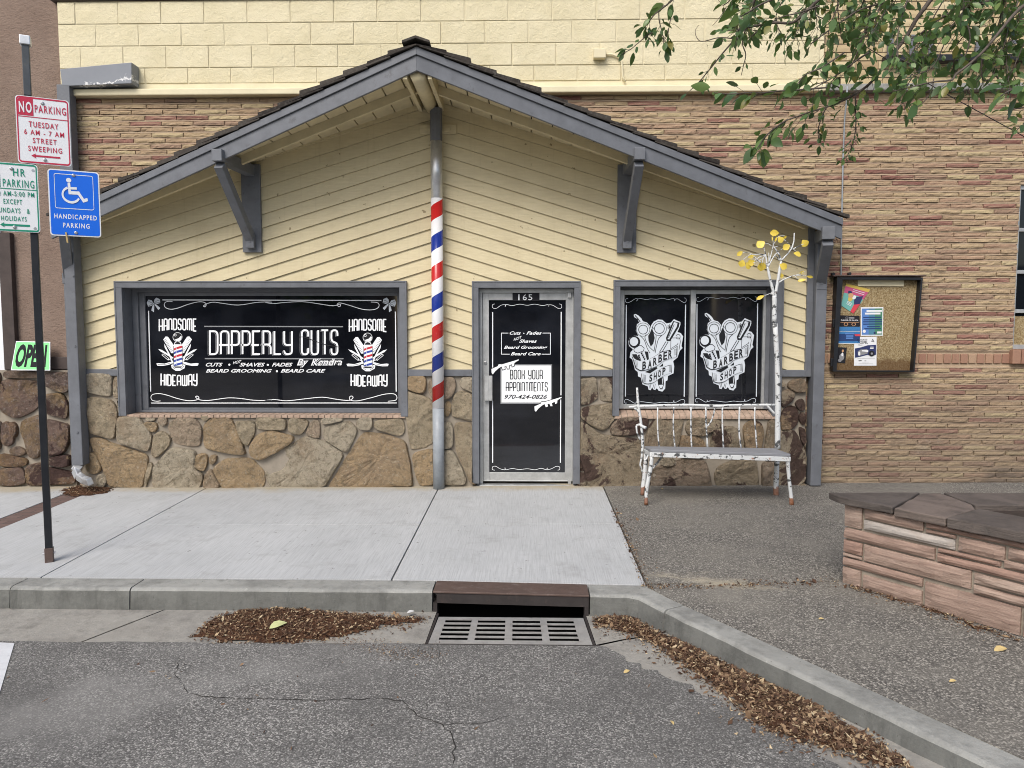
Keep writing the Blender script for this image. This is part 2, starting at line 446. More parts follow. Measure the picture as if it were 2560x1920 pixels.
def mk_osb():
    t = NT('strand_board')
    v = t.n('ShaderNodeTexVoronoi', Vector=t.n('ShaderNodeMapping', Vector=t.co, Scale=(120, 120, 85)).outputs[0], Scale=1.0)
    s = t.n('ShaderNodeSeparateColor', Color=v.outputs['Color']).outputs[0]
    c = t.ramp(s, [(0, (.16, .11, .05)), (.3, (.25, .18, .09)), (.7, (.32, .245, .13)), (1, (.40, .33, .20))])
    z = t.xyz()[2]
    c = t.mix(c, (.10, .05, .02), t.ramp(t.math('ADD', z, t.math('MULTIPLY', t.noise(7, 6, .7), -.22)), [(-.02, .75), (.05, 0)]))
    t.bump(s, .3, .004)
    return t.end(c, .85, 0, .25)
M['osb'] = mk_osb()
def mk_stripe():
    t = NT('barber_stripes')
    x, y, z = t.xyz()
    ang = t.math('DIVIDE', t.math('ARCTAN2', x, t.math('MULTIPLY', y, -1.0)), math.pi)   # 0 at the street side, -1..1
    ph = t.math('FRACT', t.math('ADD', t.math('DIVIDE', t.math('SUBTRACT', z, t.math('MULTIPLY', ang, .112)), .660), 10.215))
    c = t.ramp(ph, [(0, (.80, .80, .81)), (.25, (.50, .02, .02)), (.5, (.80, .80, .81)), (.75, (.012, .035, .26))], 'CONSTANT')
    t.bump(t.noise(30, 4), .05, .003)
    return t.end(t.mix(c, grey(.45), t.ramp(t.noise(14, 7, .7), [(.60, 0), (.8, .25)])), .22, 0, .5)
M['stripe'] = mk_stripe()
def mk_aspen(name, rust):
    t = NT(name)
    c = t.mix((.56, .58, .58), (.68, .69, .68), t.noise(8, 4))
    c = t.mix(c, (.03, .032, .034), t.ramp(t.noise(13, 6, .7, t.scaled(1, 1, 1.3)), [(.545, 0), (.575, .92)]))
    c = t.mix(c, (.30, .115, .04), t.ramp(t.noise(15, 7, .72, t.n('ShaderNodeMapping', Vector=t.co, Location=(3, 5, 9)).outputs[0]), [(rust, 0), (rust + .06, .85)]))
    z = t.xyz()[2]
    c = t.mix(c, (.25, .10, .045), t.ramp(t.math('ADD', z, t.math('MULTIPLY', t.noise(18, 6, .7), -.16)), [(-.05, .9), (.01, 0)]))
    t.bump(t.noise(30, 5), .3, .006)
    return t.end(c, .5, 0, .4)
M['aspen'] = mk_aspen('chipped_white_paint', .60)
M['bench_seat'] = paint('grey_composite', (.24, .245, .26), .55, .07, 6, .2, 60)
M['aspen_leaf'] = NT('yellow_metal_leaf')
_t = M['aspen_leaf']
_c = _t.mix((.66, .46, .035), (.74, .60, .12), _t.noise(20, 5))
M['aspen_leaf'] = _t.end(_t.mix(_c, (.30, .17, .03), _t.ramp(_t.noise(24, 5, .7), [(.58, 0), (.75, .6)])), .45, 0, .4)
def mk_leaf(name, stops, trans=.25, rough=.38):
    t = NT(name)
    c = t.ramp(t.island(), stops)
    t.b.inputs['Transmission Weight'].default_value = 0
    m = t.end(c, rough, 0, .5)
    tr = t.n('ShaderNodeBsdfTranslucent', Color=t.mix(c, (.22, .34, .04), .5))
    mx = t.n('ShaderNodeMixShader', _0=trans)
    t.t.links.new(t.b.outputs[0], mx.inputs[1]); t.t.links.new(tr.outputs[0], mx.inputs[2])
    t.t.links.new(mx.outputs[0], t.t.nodes['Material Output'].inputs['Surface'])
    return m
M['leaf'] = mk_leaf('tree_leaf', [(0, (.040, .082, .028)), (.35, (.070, .132, .042)), (.7, (.11, .19, .058)), (.94, (.16, .24, .07)), (1, (.26, .21, .05))])
M['bark'] = paint('grey_brown_bark', (.115, .095, .08), .9, .3, 20, .7, 60, ((.05, .04, .035), 30, .55, .7), .2)
M['litter'] = NT('dry_leaf_litter')
_t = M['litter']
_c = _t.ramp(_t.island(), [(0, (.045, .024, .015)), (.35, (.095, .053, .033)), (.6, (.16, .097, .058)), (.82, (.27, .18, .105)), (.93, (.40, .30, .18)), (1, (.52, .42, .27))])
M['litter'] = _t.end(_c, .85, 0, .25)
M['litter_base'] = paint('leaf_mould', (.085, .042, .024), .95, .45, 40, .8, 90, ((.03, .017, .012), 30, .5, .8), .1)
M['tan_leaf'] = paint('dry_tan_leaf', (.50, .38, .17), .7, .2, 30, .3, 60)
M['pale_leaf'] = paint('pale_green_leaf', (.50, .52, .25), .6, .2, 30, .3, 60)
M['petal'] = flat('yellow_petal', (.72, .60, .03), .6, .3)
M['green_stem'] = flat('green_stem', (.06, .12, .03), .7, .3)
M['far_wall'] = paint('far_brick', (.34, .29, .25), .9, .2, 2, .3)

# ================================================================== THE SETTING
def sheet(polys, zf, dz=0.0, thick=0.0):
    mb = MB()
    for p in polys:
        top = [Vector((x, y, zf(x, y) + dz)) for x, y in p]
        if thick: mb.hexa([q - Vector((0, 0, thick)) for q in top], top)
        else: mb.quad(*top)
    return mb
def structure(mb, name, mat, **k):
    return tag(mb.build(name, mat, **k), kind='structure')
mb = MB(); mb.quad((-300, -300, -.9), (300, -300, -.9), (300, 300, -.9), (-300, 300, -.9))
structure(mb, 'ground', M['base'])
def kerb_front(x): return -3.237 - .021 * (x + .66) if x < -.66 else -3.237 - .071 * (x + .66)
def kerb_back(x): return kerb_front(x) + .207
D0, D1 = Vector((.80, -3.44)), Vector((1.963, -5.237))     # the kerb's slanting run, along its top front edge
DD = (D1 - D0).normalized(); DN = Vector((-DD.y, DD.x))     # DN points to the pavement side
if DN.x < 0: DN = -DN
D2 = D0 + DD * 12
def along(s, off=0.0): return D0 + DD * s + DN * off
ra = rnd.uniform
g = .006
ys = [0.12, -1.565, None]
walk = []
for x0, x1 in ((-13, -9.2), (-9.2, -5.14), (-4.90, -3.66), (-3.66, -1.0), (-1.0, .855)):
    for j in range(2):
        if j == 0: p = [(x0 + g, -1.565 + .005), (x1 - g, -1.565 + .005), (x1 - g, .12), (x0 + g, .12)]
        else: p = [(x0 + g, kerb_back(x0) + .014), (x1 - g, kerb_back(x1) + .014), (x1 - g, -1.565 - .005), (x0 + g, -1.565 - .005)]
        walk.append(p)
structure(sheet(walk, ground_z, 0, .11), 'pavement', M['walk'], bevel=.002)
structure(sheet([[(-5.137, kerb_back(-5)), (-4.903, kerb_back(-5)), (-4.903, .12), (-5.137, .12)]], ground_z, -.004, .1), 'paver_strip', M['paver'])
agg = [[(.862, -1.572), (14, -1.572), (14, .3), (.862, .3)],
       [(.862, -3.10), (1.6, -3.075), (2.3, -3.055), (14, -3.0), (14, -1.578), (.862, -1.578)],
       [(.85, -3.155), (1.0, -3.118)] + [tuple(along(s, .178)) for s in ()] + [(1.6, -3.087), (2.3, -3.067), (14, -3.015), (14, along(12, .178).y), tuple(along(12, .178)), tuple(along(.02, .178))]]
agg[2] = [tuple(along(.02, .178)), tuple(along(12, .178)), (14, along(12, .178).y), (14, -3.015), (2.3, -3.067), (1.6, -3.087), (1.0, -3.118), (.85, -3.15)]
structure(sheet(agg, ground_z, .002, .11), 'aggregate_pavement', M['aggregate'])
structure(sheet([[(-13, -3.3), (.9, -3.0), (14, -3.3), (14, .3), (-13, .3)]], ground_z, -.05), 'paving_bed', M['soil'])

# kerb: a rounded concrete section swept along straight pieces with open joints
def kerb_piece(mb, stations):
    rings = []
    for f, b in stations:
        f = Vector(f); b = Vector(b); o = (f - b).normalized(); f = f + o * ra(-.006, .004)
        zt = ground_z(*f); zb = road_z(*f) - .05
        sec = [(b, zt - .25), (b, zt), (f - o * .030, zt + .001), (f - o * .018, zt - .003), (f - o * .008, zt - .009), (f - o * .002, zt - .018), (f, zt - .030), (f + o * .012, zb + .05), (f + o * .014, zb)]
        rings.append([Vector((p.x, p.y, z)) for p, z in sec])
    n0 = len(mb.v); k = len(rings[0])
    for r in rings: mb.v += r
    for i in range(len(rings) - 1):
        for j in range(k - 1):
            a = n0 + i * k + j
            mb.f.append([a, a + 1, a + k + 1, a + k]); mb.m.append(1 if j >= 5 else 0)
    mb.f.append([n0 + j for j in range(k)]); mb.m.append(0)
    mb.f.append([n0 + (len(rings) - 1) * k + j for j in reversed(range(k))]); mb.m.append(0)
mb = MB()
def st(x): return ((x, kerb_front(x)), (x, kerb_back(x)))
def wob(a, b, n): return [a + (b - a) * i / n for i in range(n + 1)]
for a, b in ((-13, -6.8), (-6.79, -3.752), (-3.744, -2.86), (-2.85, -.672)):
    kerb_piece(mb, [st(x) for x in wob(a, b, int((b - a) / .09) + 2)])
cb = Vector((.852, kerb_back(.852) - .02))
kerb_piece(mb, [st(.437), ((.70, kerb_front(.70)), (.835, kerb_back(.70) + .0)), (tuple(D0 + Vector((-.04, .075))), tuple(along(-.02, .178) + Vector((.0, .12)))), (tuple(along(.04)), tuple(along(.05, .178))), (tuple(along(.172)), tuple(along(.172, .178)))])
for a, b in ((.182, 2.4), (2.41, 5.0), (5.01, 12)):
    kerb_piece(mb, [(tuple(along(s)), tuple(along(s, .178))) for s in wob(a, b, int((b - a) / .09) + 2)])
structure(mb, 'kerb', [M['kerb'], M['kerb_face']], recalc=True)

# gutter pans and the asphalt, with the drain pit left open
GE = lambda x: -3.762 - .010 * (x + 3.4)
gut = [[(-13, GE(-13)), (-2.872, GE(-2.872)), (-2.60, kerb_front(-2.6) + .02), (-13, kerb_front(-13) + .02)],
       [(-2.858, GE(-2.858)), (-.647, GE(-.68)), (-.640, kerb_front(-.68) + .02), (-2.586, kerb_front(-2.586) + .02)],
       [(.434, -3.80), (.62, -3.71), (.80, -3.65), tuple(along(.30, .03)), tuple(along(.05, .03)), (.72, -3.29), (.408, -3.28)],
       [(.45, -3.815)] + [tuple(along(s, o)) for s, o in ((.35, -.50), (.7, -.46), (1.1, -.41), (1.6, -.40), (2.4, -.42), (12, -.42), (12, .03), (.31, .03))] + [(.805, -3.665), (.63, -3.725)]]
structure(sheet(gut, road_z, 0), 'gutter', M['gutter'])
edgeL = [(x, GE(x) - .004 + ra(-.012, .012)) for x in [-13 + i * .2 for i in range(62)]] + [(-.69, GE(-.7) - .003), (-.68, -3.806), (.45, -3.828), (.49, -3.832)]
edgeR = [tuple(along(s, o + ra(-.035, .035))) for s, o in [(.34 + .06 * k, -.49 + .10 * min(1, .06 * k / .7)) for k in range(40)] + [(12, -.40)]]
e = edgeL + edgeR
road = MB()
road.quad(*[(x, y, road_z(x, y) + .004) for x, y in ([(-60, -30), (60, -30), (60, along(12).y)] + e[::-1] + [(-60, GE(-13))])])
structure(road, 'road', M['asphalt'])
w0, w1 = RD(36, 1611), RD(0, 1733)
wd_ = (w1 - w0); w2 = w0 + wd_ * 6
structure(sheet([[(w0.x - .16, w0.y + .02), (w2.x - .16, w2.y), (w2.x, w2.y), (w1.x, w1.y), (w0.x, w0.y)]], road_z, .008), 'parking_line', M['white_line'])
# cracks that wander over the asphalt
def ribbon(mb, pts, w, zf, dz):
    P = [Vector((p.x, p.y)) for p in pts]
    out = []
    for i in range(len(P) - 1):
        n = max(2, int((P[i + 1] - P[i]).length / .035))
        for k in range(n):
            q = P[i].lerp(P[i + 1], k / n)
            out.append(q + Vector((ra(-.012, .012), ra(-.012, .012))))
    out.append(P[-1])
    L = []
    for i, q in enumerate(out):
        d = (out[min(i + 1, len(out) - 1)] - out[max(i - 1, 0)]).normalized()
        nrm = Vector((-d.y, d.x)); ww = w * ra(.35, 1.3) * (1 if 0 < i < len(out) - 1 else .1)
        L.append((q + nrm * ww, q - nrm * ww))
    for (a, b), (c, d) in zip(L, L[1:]):
        mb.quad(*[(p.x, p.y, zf(p.x, p.y) + dz) for p in (a, b, d, c)])
mb = MB()
for path, w in (([(470, 1737), (560, 1748), (640, 1750), (800, 1752), (950, 1749), (1005, 1756), (1020, 1775), (1060, 1797), (1105, 1815), (1130, 1842), (1137, 1870), (1130, 1920)], .0030),
                ([(1085, 1620), (1075, 1650)], .0012), ([(1105, 1815), (1200, 1810), (1280, 1790)], .0018), ([(1090, 1600), (1110, 1700), (1130, 1842)], .001), ([(450, 1640), (440, 1690), (470, 1737)], .002)):
    ribbon(mb, [RD(*p) for p in path], w, road_z, .007)
structure(mb, 'road_crack', M['crack'])

# ================================================================== STORM DRAIN
drain = thing('storm_drain', 'rusty steel kerb inlet with a slotted iron grate in the gutter', 'drain', (-.115, -3.45, road_z(-.115, -3.45)))
hx0, hx1 = -.664, .430
zt = [ground_z(x, kerb_front(x)) for x in (hx0, hx1)]
zr = [road_z(x, kerb_front(x)) for x in (hx0, hx1)]
mb = MB()
kf = [kerb_front(hx0) - .012, kerb_front(hx1) - .012]; kb = [kerb_back(hx0), kerb_back(hx1)]
th = .013
mb.hexa([(hx0, kf[0], zt[0] - th), (hx1, kf[1], zt[1] - th), (hx1, kb[1], zt[1] - th), (hx0, kb[0], zt[0] - th)],
        [(hx0, kf[0], zt[0] + .002), (hx1, kf[1], zt[1] + .002), (hx1, kb[1], zt[1] + .003), (hx0, kb[0], zt[0] + .003)])
mb.build('top_plate', M['rust_plate'], drain, bevel=.004)
mb = MB()
a = .006
mb.hexa([(hx0 + .025, kf[0] + a, zt[0] - .085), (hx1 - .004, kf[1] + a, zt[1] - .085), (hx1 - .004, kf[1] + a + .02, zt[1] - .085), (hx0 + .025, kf[0] + a + .02, zt[0] - .085)],
        [(hx0 + .025, kf[0] + a, zt[0] - th), (hx1 - .004, kf[1] + a, zt[1] - th), (hx1 - .004, kf[1] + a + .02, zt[1] - th), (hx0 + .025, kf[0] + a + .02, zt[0] - th)])
for x, i in ((hx0 + .012, 0), (hx1 - .020, 1)):
    mb.box(x - .012, x + .016, kf[i] + a + .002, kf[i] + .10, zr[i] - .03, zt[i] - .086)
mb.build('face_plate', M['rust_dark'], drain)
mb = MB()                                    # pit under the grate and the hood, its darkness painted as near-black colour
mb.box(-.76, .54, -3.90, -3.885, -.85, -.27); mb.box(-.76, .54, -2.95, -2.93, -.85, -.16)
mb.box(-.78, -.76, -3.90, -2.93, -.85, -.27); mb.box(.54, .56, -3.90, -2.93, -.85, -.27)
mb.box(-.76, .54, -3.885, -2.95, -.87, -.85)
mb.build('pit', M['hole'], drain)
# grate frame, bars and slots
g00 = RD(1097, 1543.5); g10 = RD(1458, 1546.5); g01 = RD(1071, 1609); g11 = RD(1481, 1613)
mb = MB()
def gpt(u, v):
    p = (g00 * (1 - u) + g10 * u) * (1 - v) + (g01 * (1 - u) + g11 * u) * v
    return Vector((p.x, p.y, road_z(p.x, p.y) + .004))
def gbar(u0, u1, v0, v1, h=.004):
    top = [gpt(u0, v1), gpt(u1, v1), gpt(u1, v0), gpt(u0, v0)]
    mb.hexa([p - Vector((0, 0, h)) for p in top], top)
us = [(0, .055), (.235, .278), (.465, .513), (.700, .745), (.927, 1)]
vs = [(0, .115)]
for k in range(1, 5): vs.append((.115 + .168 * k - .062, .115 + .168 * k))
vs.append((.115 + .168 * 5 - .075, 1))
for v0, v1 in vs: gbar(0, 1, v0, v1)
for (v0, v1), (w0, w1) in zip(vs, vs[1:]):
    for u0, u1 in us: gbar(u0, u1, v1 + .0005, w0 - .0005)
mb.build('grate', M['grate'], drain)
mb = MB()
for s in (((.399, -3.31), (.421, -3.80)), ((-.627, -3.28), (-.636, -3.78))):
    p, q = Vector((*s[0], 0)), Vector((*s[1], 0))
    p.z = road_z(p.x, p.y) - .012; q.z = road_z(q.x, q.y) - .012
    mb.beam(p, q, .016, .03)
p, q = Vector((-.66, -3.797, 0)), Vector((.455, -3.818, 0))
p.z = road_z(p.x, p.y) - .014; q.z = road_z(q.x, q.y) - .014
mb.beam(p, q, .022, .03)
mb.build('grate_frame', M['rust_dark'], drain)

# ================================================================== LONG BRICK BUILDING BEHIND
BX0, BX1 = -5.215, 9.0
bb = thing('brick_building', 'long building of tan and red split brick below cream painted block', 'building', (2, .06, 0))
YB = .065
PEAK = (-1.05, 4.26)
def roofline(x): return PEAK[1] - .337 * (PEAK[0] - x) if x < PEAK[0] else PEAK[1] - .333 * (x - PEAK[0])
zc0 = W(700, 236, -.04).z; zc1 = W(700, 219, -.04).z        # cornice band
wx0 = W(2538, 700, YB).x; wz1 = W(2545, 461, YB).z; wz0 = W(2538, 873, YB).z; wzs = W(2540, 909, YB).z
so0, so1 = W(2400, 909, YB).z, W(2400, 884, YB).z           # soldier course
def bricks(mb, x0, x1, z0, z1, L, H, j, y, prot, nx, nz, rough, skip=None, stag=.33, low=0.0, lim=None):
    rows = int(round((z1 - z0) / H)); H = (z1 - z0) / rows
    off = 0.0
    for r in range(rows):
        za, zb = z0 + r * H + j / 2, z0 + (r + 1) * H - j / 2
        off = (off + L * (stag + rnd.choice((0, .1, -.08)))) % L
        x = x0 - off; xe = lim(za, zb) if lim else x1
        while x < xe:
            a, b = max(x + j * .25, x0), min(x + L - j * .25, xe)
            x += L
            if b - a < .03 or (skip and skip(a, b, za, zb)): continue
            n0 = len(mb.v); pr = prot * ra(.75, 1.25); tl = ra(-.3, .3)
            for iz in range(nz + 1):
                tz = iz / nz
                for ix in range(nx + 1):
                    tx = ix / nx
                    e = 1.0
                    if iz in (0, nz): e = .62 + (low if iz == 0 else 0)
                    if ix in (0, nx): e = min(e, .7)
                    px = a + (b - a) * tx; pz = za + (zb - za) * tz
                    nn = noise.noise(Vector((px * 16, pz * 38, r * 1.7)))
                    d = pr * (e + tl * (tx - .5) * .4) + rough * (nn + .5 * noise.noise(Vector((px * 45, pz * 60, r))))
                    mb.v.append(Vector((px, y - max(.002, d), pz + (rough * .35 * nn if iz in (0, nz) else 0))))
            for iz in range(nz):
                for ix in range(nx):
                    q = n0 + iz * (nx + 1) + ix
                    mb.f.append([q, q + 1, q + nx + 2, q + nx + 1]); mb.m.append(0)
            # returns to the mortar
            per = [n0 + i for i in range(nx + 1)] + [n0 + i * (nx + 1) + nx for i in range(1, nz + 1)] + [n0 + nz * (nx + 1) + i for i in range(nx - 1, -1, -1)] + [n0 + i * (nx + 1) for i in range(nz - 1, 0, -1)]
            m0 = len(mb.v)
            for q in per: mb.v.append(Vector((mb.v[q].x, y + .01, mb.v[q].z)))
            k = len(per)
            for i in range(k):
                i2 = (i + 1) % k
                mb.f.append([per[i2], per[i], m0 + i, m0 + i2]); mb.m.append(0)
def ribbon_skip(a, b, za, zb):
    m = (a + b) / 2
    if so0 - .02 < (za + zb) / 2 < so1 + .02 and a > 3.0: return True
    if -5.0 < a and b < 3.08: return zb < roofline(m) - .25
    return False
mb = MB()
Lb, Hb = .357, .0628
bricks(mb, BX0 + .02, BX1, -.12, zc0, Lb, Hb, .022, YB, .020, 10, 2, .0095, ribbon_skip, .42, .30, lambda za, zb: wx0 if zb > wzs and za < wz1 else BX1)
mb.build('split_brick_face', M['ribbon'], bb)
mb = MB(); rows = int(round((zc0 + .12) / Hb)); hh_ = (zc0 + .12) / rows
for r in range(1, rows):
    z = -.12 + r * hh_
    if so0 - .02 < z < so1 + .02: z0x = BX0 + .02; x1x = 3.0
    else: z0x = BX0 + .02; x1x = wx0 if wzs < z < wz1 else BX1
    x = z0x; P = []
    while x < x1x + .05:
        xx = min(x, x1x); e = noise.noise(Vector((xx * 5, r * 3.3, 2)))
        P.append((xx, YB - .013 - .004 * e - .003 * noise.noise(Vector((xx * 23, r, 7))), z - .0082 + .0015 * e, z + .0070 + .0025 * e)); x += .06
    for a, b in zip(P, P[1:]):
        mid = (a[0] + b[0]) / 2
        if -5.0 < mid < 3.08 and z < roofline(mid) - .25: continue
        mb.quad((a[0], a[1], a[2]), (b[0], b[1], b[2]), (b[0], b[1], b[3]), (a[0], a[1], a[3]))
        mb.quad((a[0], a[1], a[3]), (b[0], b[1], b[3]), (b[0], YB, b[3] + .002), (a[0], YB, a[3] + .002))
        mb.quad((a[0], YB, a[2] - .002), (b[0], YB, b[2] - .002), (b[0], b[1], b[2]), (a[0], a[1], a[2]))
mb.build('mortar_joints', M['ribbon_mortar'], bb)
mb = MB()
x = 3.0
while x < BX1:
    if x < wx0 - .06: 
        mb.box(x + .005, x + .083, YB - .014 - ra(0, .004), YB + .02, so0 + .004, so1 - .004)
    x += .092
mb.build('soldier_course', M['soldier'], bb, bevel=.004)
mb = MB()
mb.box(BX0 + .01, -4.85, YB, YB + .25, -.4, 2.45); mb.box(2.95, wx0, YB, YB + .25, -.4, 2.45); mb.box(BX0 + .01, wx0, YB, YB + .25, 2.45, zc0 + .02); mb.box(wx0, BX1, YB, YB + .25, -.4, wzs); mb.box(wx0, BX1, YB, YB + .25, wz1, zc0 + .02)
mb.box(BX0 + .01, BX1, YB + .251, 9, -.4, 5.3)
mb.build('wall_core', M['ribbon_mortar'], bb)
# cornice
xm = W(2062, 200, 0).x
mb = MB(); mb.box(W(166, 225, -.04).x, xm, -.045, YB + .1, zc0, zc1)
mb.build('cornice', M['cream'], bb, bevel=.012)
mb = MB(); mb.box(xm + .002, BX1, -.035, YB + .1, zc0 + .004, zc1 + .004)
o = mb.build('cornice', M['kerb'], bb, bevel=.008); o['label'] = 'bare grey concrete cornice'
ztop = W(700, 1, YB).z
# cream block wall
mb = MB()
bh = (ztop - zc1) / 3.86
zrow = zc1 - bh * .28
zs = [W(700, y, YB).z for y in (209, 170, 114.5, 59, 3)]
for r in range(4):
    za, zb = zs[r] + .004, zs[r + 1] - .004
    L = .480; x = BX0 - (.0, .24, .06, .28)[r]
    while x < xm:
        a, b = max(x + .004, BX0), min(x + L - .004, xm)
        x += L
        if b - a < .04: continue
        nx, nz = 6, 4; n0 = len(mb.v); yy = YB - .024 + ra(-.003, .003)
        for iz in range(nz + 1):
            for ix in range(nx + 1):
                tx, tz = ix / nx, iz / nz
                tx = .5 + (tx - .5) * (1 if ix in (0, nx) else .98 + 0 * ix); 
                edge = ix in (0, nx) or iz in (0, nz)
                px = a + (b - a) * tx; pz = za + (zb - za) * tz
                if ix == 1: px = a + .006
                if ix == nx - 1: px = b - .006
                if iz == 1: pz = za + .005
                if iz == nz - 1: pz = zb - .005
                nn = noise.noise(Vector((px * 9, pz * 9, r)))
                mb.v.append(Vector((px, (YB - .0180 if edge else yy + .004 * nn), pz + (.003 * nn if edge else 0))))
        for iz in range(nz):
            for ix in range(nx):
                q = n0 + iz * (nx + 1) + ix
                mb.f.append([q, q + 1, q + nx + 2, q + nx + 1]); mb.m.append(0)
mb.build('block_wall', M['cmu'], bb)
mb = MB(); mb.box(BX0, xm, YB - .0155, YB + .25, zc1 - .01, ztop)
mb.build('block_joint', M['cream'], bb)
mb = MB(); mb.box(BX0 - .06, xm, YB - .05, YB + .3, ztop + .002, ztop + .09)
mb.build('parapet_cap', M['brown_trim'], bb, bevel=.006)
# buff brick upper wall on the right
zb1 = 7.6
mb = MB(); bricks(mb, xm + .01, BX1, zc1 + .006, zb1, .247, .0885, .012, YB, .012, 3, 2, .0025, None, .5)
mb.build('buff_brick_face', M['ybrick'], bb)
mb = MB(); mb.box(xm, BX1, YB, YB + .25, zc1 - .01, zb1); mb.build('buff_brick_core', M['ymortar'], bb)
zf = zoomed(2040, 0, 4.254)
p = W(*zf(735, 590), YB - .1); q = W(*zf(735, 660), YB - .1)
mb = MB(); mb.box(p.x, BX1, YB - .13, YB - .02, q.z, p.z); mb.build('steel_ledge', M['black_metal'], bb, bevel=.006)
for x0, x1, y0, y1 in ((765, 815, 372, 585), (1003, 1043, 372, 585), (1205, 1245, 400, 585), (1700, 1742, 440, 585), (2088, 2130, 352, 470)):
    a = W(*zf(x0, y0), YB - .07); b = W(*zf(x1, y1), YB - .07)
    mb = MB(); mb.box(a.x, b.x, YB - .085, YB - .055, b.z, a.z); mb.box(a.x + .02, b.x - .02, YB - .055, YB, a.z - .08, a.z - .05)
    mb.build('grey_bracket', M['trim'], bb, bevel=.003)
# window at the right edge
mb = MB()
wx1 = wx0 + 1.5
for z0, z1 in ((wz0, wz0 + .05), (wz1 - .05, wz1), (W(2545, 575, .12).z - .02, W(2545, 575, .12).z + .02), (W(2545, 680, .12).z - .02, W(2545, 680, .12).z + .02), (W(2545, 778, .12).z - .02, W(2545, 778, .12).z + .02)):
    mb.box(wx0, wx1, .10, .16, z0, z1)
for x in (wx0 + .02, wx0 + .75, wx1 - .02): mb.box(x - .02, x + .02, .098, .158, wz0 + .051, wz1 - .051)
wf = mb.build('window', M['alu'], bb, bevel=.003)
mb = MB(); mb.box(wx0, wx1, .13, .14, W(2545, 790, .12).z, wz1); mb.build('pane', M['glass_dark'], wf)
mb = MB(); mb.box(wx0, wx1, .13, .14, wz0, W(2545, 790, .12).z - .002); mb.build('plywood_panel', M['osb'], wf)
mb = MB()
for k in range(16): mb.box(wx0 - .03 + k * .1, wx0 + .062 + k * .1, YB - .07, YB + .1, wzs, wz0 - .003)
mb.build('brick_sill', M['soldier'], bb, bevel=.006)
# junction box and its cable on the block wall
zj = zoomed(1280, 0, 2.592)
a = W(*zj(528, 318), YB - .08); b = W(*zj(608, 378), YB - .08)
mb = MB(); mb.box(a.x, b.x, YB - .10, YB - .03, b.z, a.z); mb.build('junction_box', M['cream'], bb, bevel=.008)
mb = MB()
mb.tube([W(*zj(*p), YB - .045) for p in ((608, 352), (650, 352), (690, 368), (710, 400), (715, 450), (718, 500), (735, 532))], .011, 8)
mb.build('cable', M['cream'], bb, smooth=True)
# conduit down the brick
z4 = zoomed(1920, 0, 2.592)
mb = MB()
mb.tube([W(*z4(*p), -.06 if i < 2 else YB - .045) for i, p in enumerate(((513, 560), (511, 640), (497, 760), (487, 1000), (478, 1400), (474, 1659), (472, 1990)))], .0085, 8)
mb.build('conduit', M['blue_steel'], bb, smooth=True)
mb = MB()
mb.tube([W(*zf(*p), -.25) for p in ((-30, 150), (100, 210), (500, 480), (1000, 780), (1440, 1030), (2110, 1395), (2260, 1480))], .0045, 6)
mb.tube([W(*zf(*p), -.2) for p in ((1500, 350), (1350, 560), (1000, 480), (780, 250))], .003, 5)
tag(mb.build('service_cable', M['line_vinyl'], None, smooth=True), 'thin black cable sagging across the brick behind the branches', 'cable')
# wall-top conductor head with peeling paint, and its downspout
hd = thing('rain_head', 'grey sheet metal rain box with peeling paint at the wall corner', 'rain gutter', (W(250, 190, -.1).x, -.05, W(250, 210, -.1).z))
z1_ = zoomed(0, 0, 2.592)
yb = -.12
A = W(*z1_(388, 447), yb); B_ = W(*z1_(852, 403), yb); Cc = W(*z1_(852, 540), yb); Dd = W(*z1_(402, 558), yb)
mb = MB(); mb.slab([A, Dd, Cc, B_], (0, YB - .03 - yb, 0))
def mk_peel():
    t = NT('peeling_grey_paint')
    x, y, z = t.xyz()
    c = t.mix((.19, .205, .23), (.25, .265, .29), t.noise(5, 5))
    ln = t.math('ABSOLUTE', t.math('ADD', t.math('SUBTRACT', z, t.math('MULTIPLY', x, .22)), t.math('MULTIPLY', t.math('SUBTRACT', t.noise(9, 6, .7), .5), .28)))
    c = t.mix(c, (.75, .75, .74), t.ramp(t.math('ADD', ln, t.math('MULTIPLY', t.noise(30, 5, .7), .03)), [(.020, .95), (.032, 0)]))
    return t.end(c, .6, 0, .4)
mb.build('box', mk_peel(), hd, bevel=.006)
mb = MB()
x0, x1 = W(150, 300, -.08).x, W(182, 300, -.08).x
mb.box(x0, x1, -.12, .0, 3.08, Dd.z + .02)
mb.build('downspout', M['trim'], hd, bevel=.006)

# ================================================================== STUCCO NEIGHBOUR ON THE LEFT
sb = thing('stucco_building', 'brown stucco building on a dark reddish fieldstone base', 'building', (-7, .1, 0))
YS = .10
zst = W(90, 925, 0).z
mb = MB(); mb.box(-12, BX0 - .004, YS, YS + 6, zst - .02, 8.0); mb.build('stucco_wall', M['stucco'], sb)
mb = MB()
zz = zoomed(0, 640, 2.592)
t0 = zoomed(0, 220, 4.148)
pa = W(*t0(0, 1500), YS - .06); pb = W(*t0(130, 1510), YS - .06)
px0, px1 = W(6, 800, YS - .06).x, W(36, 800, YS - .06).x
mb.box(px0, px1, YS - .07, YS - .002, zst, pa.z)
mb.box(px1 + .002, BX0 + .02, YS - .05, YS - .002, W(150, 924, 0).z, W(150, 893, 0).z)
mb.build('timber_trim', M['brown_trim'], sb, bevel=.006)
mb = MB(); mb.box(-8.5, px0 - .004, YS - .04, YS - .003, ground_z(-7, 0), pa.z + .4)
mb.build('white_panel', M['sign_white'], sb)

W1 = dict(x0=-4.645, x1=-1.348, t=2.283, b=.762, w=.086, ww=.082)
DR = dict(x0=-.620, x1=.592, t=2.277, b=0.0, w=.074, ww=.074)
W2 = dict(x0=.953, x1=2.826, t=2.290, b=.775, w=.074, ww=.090)
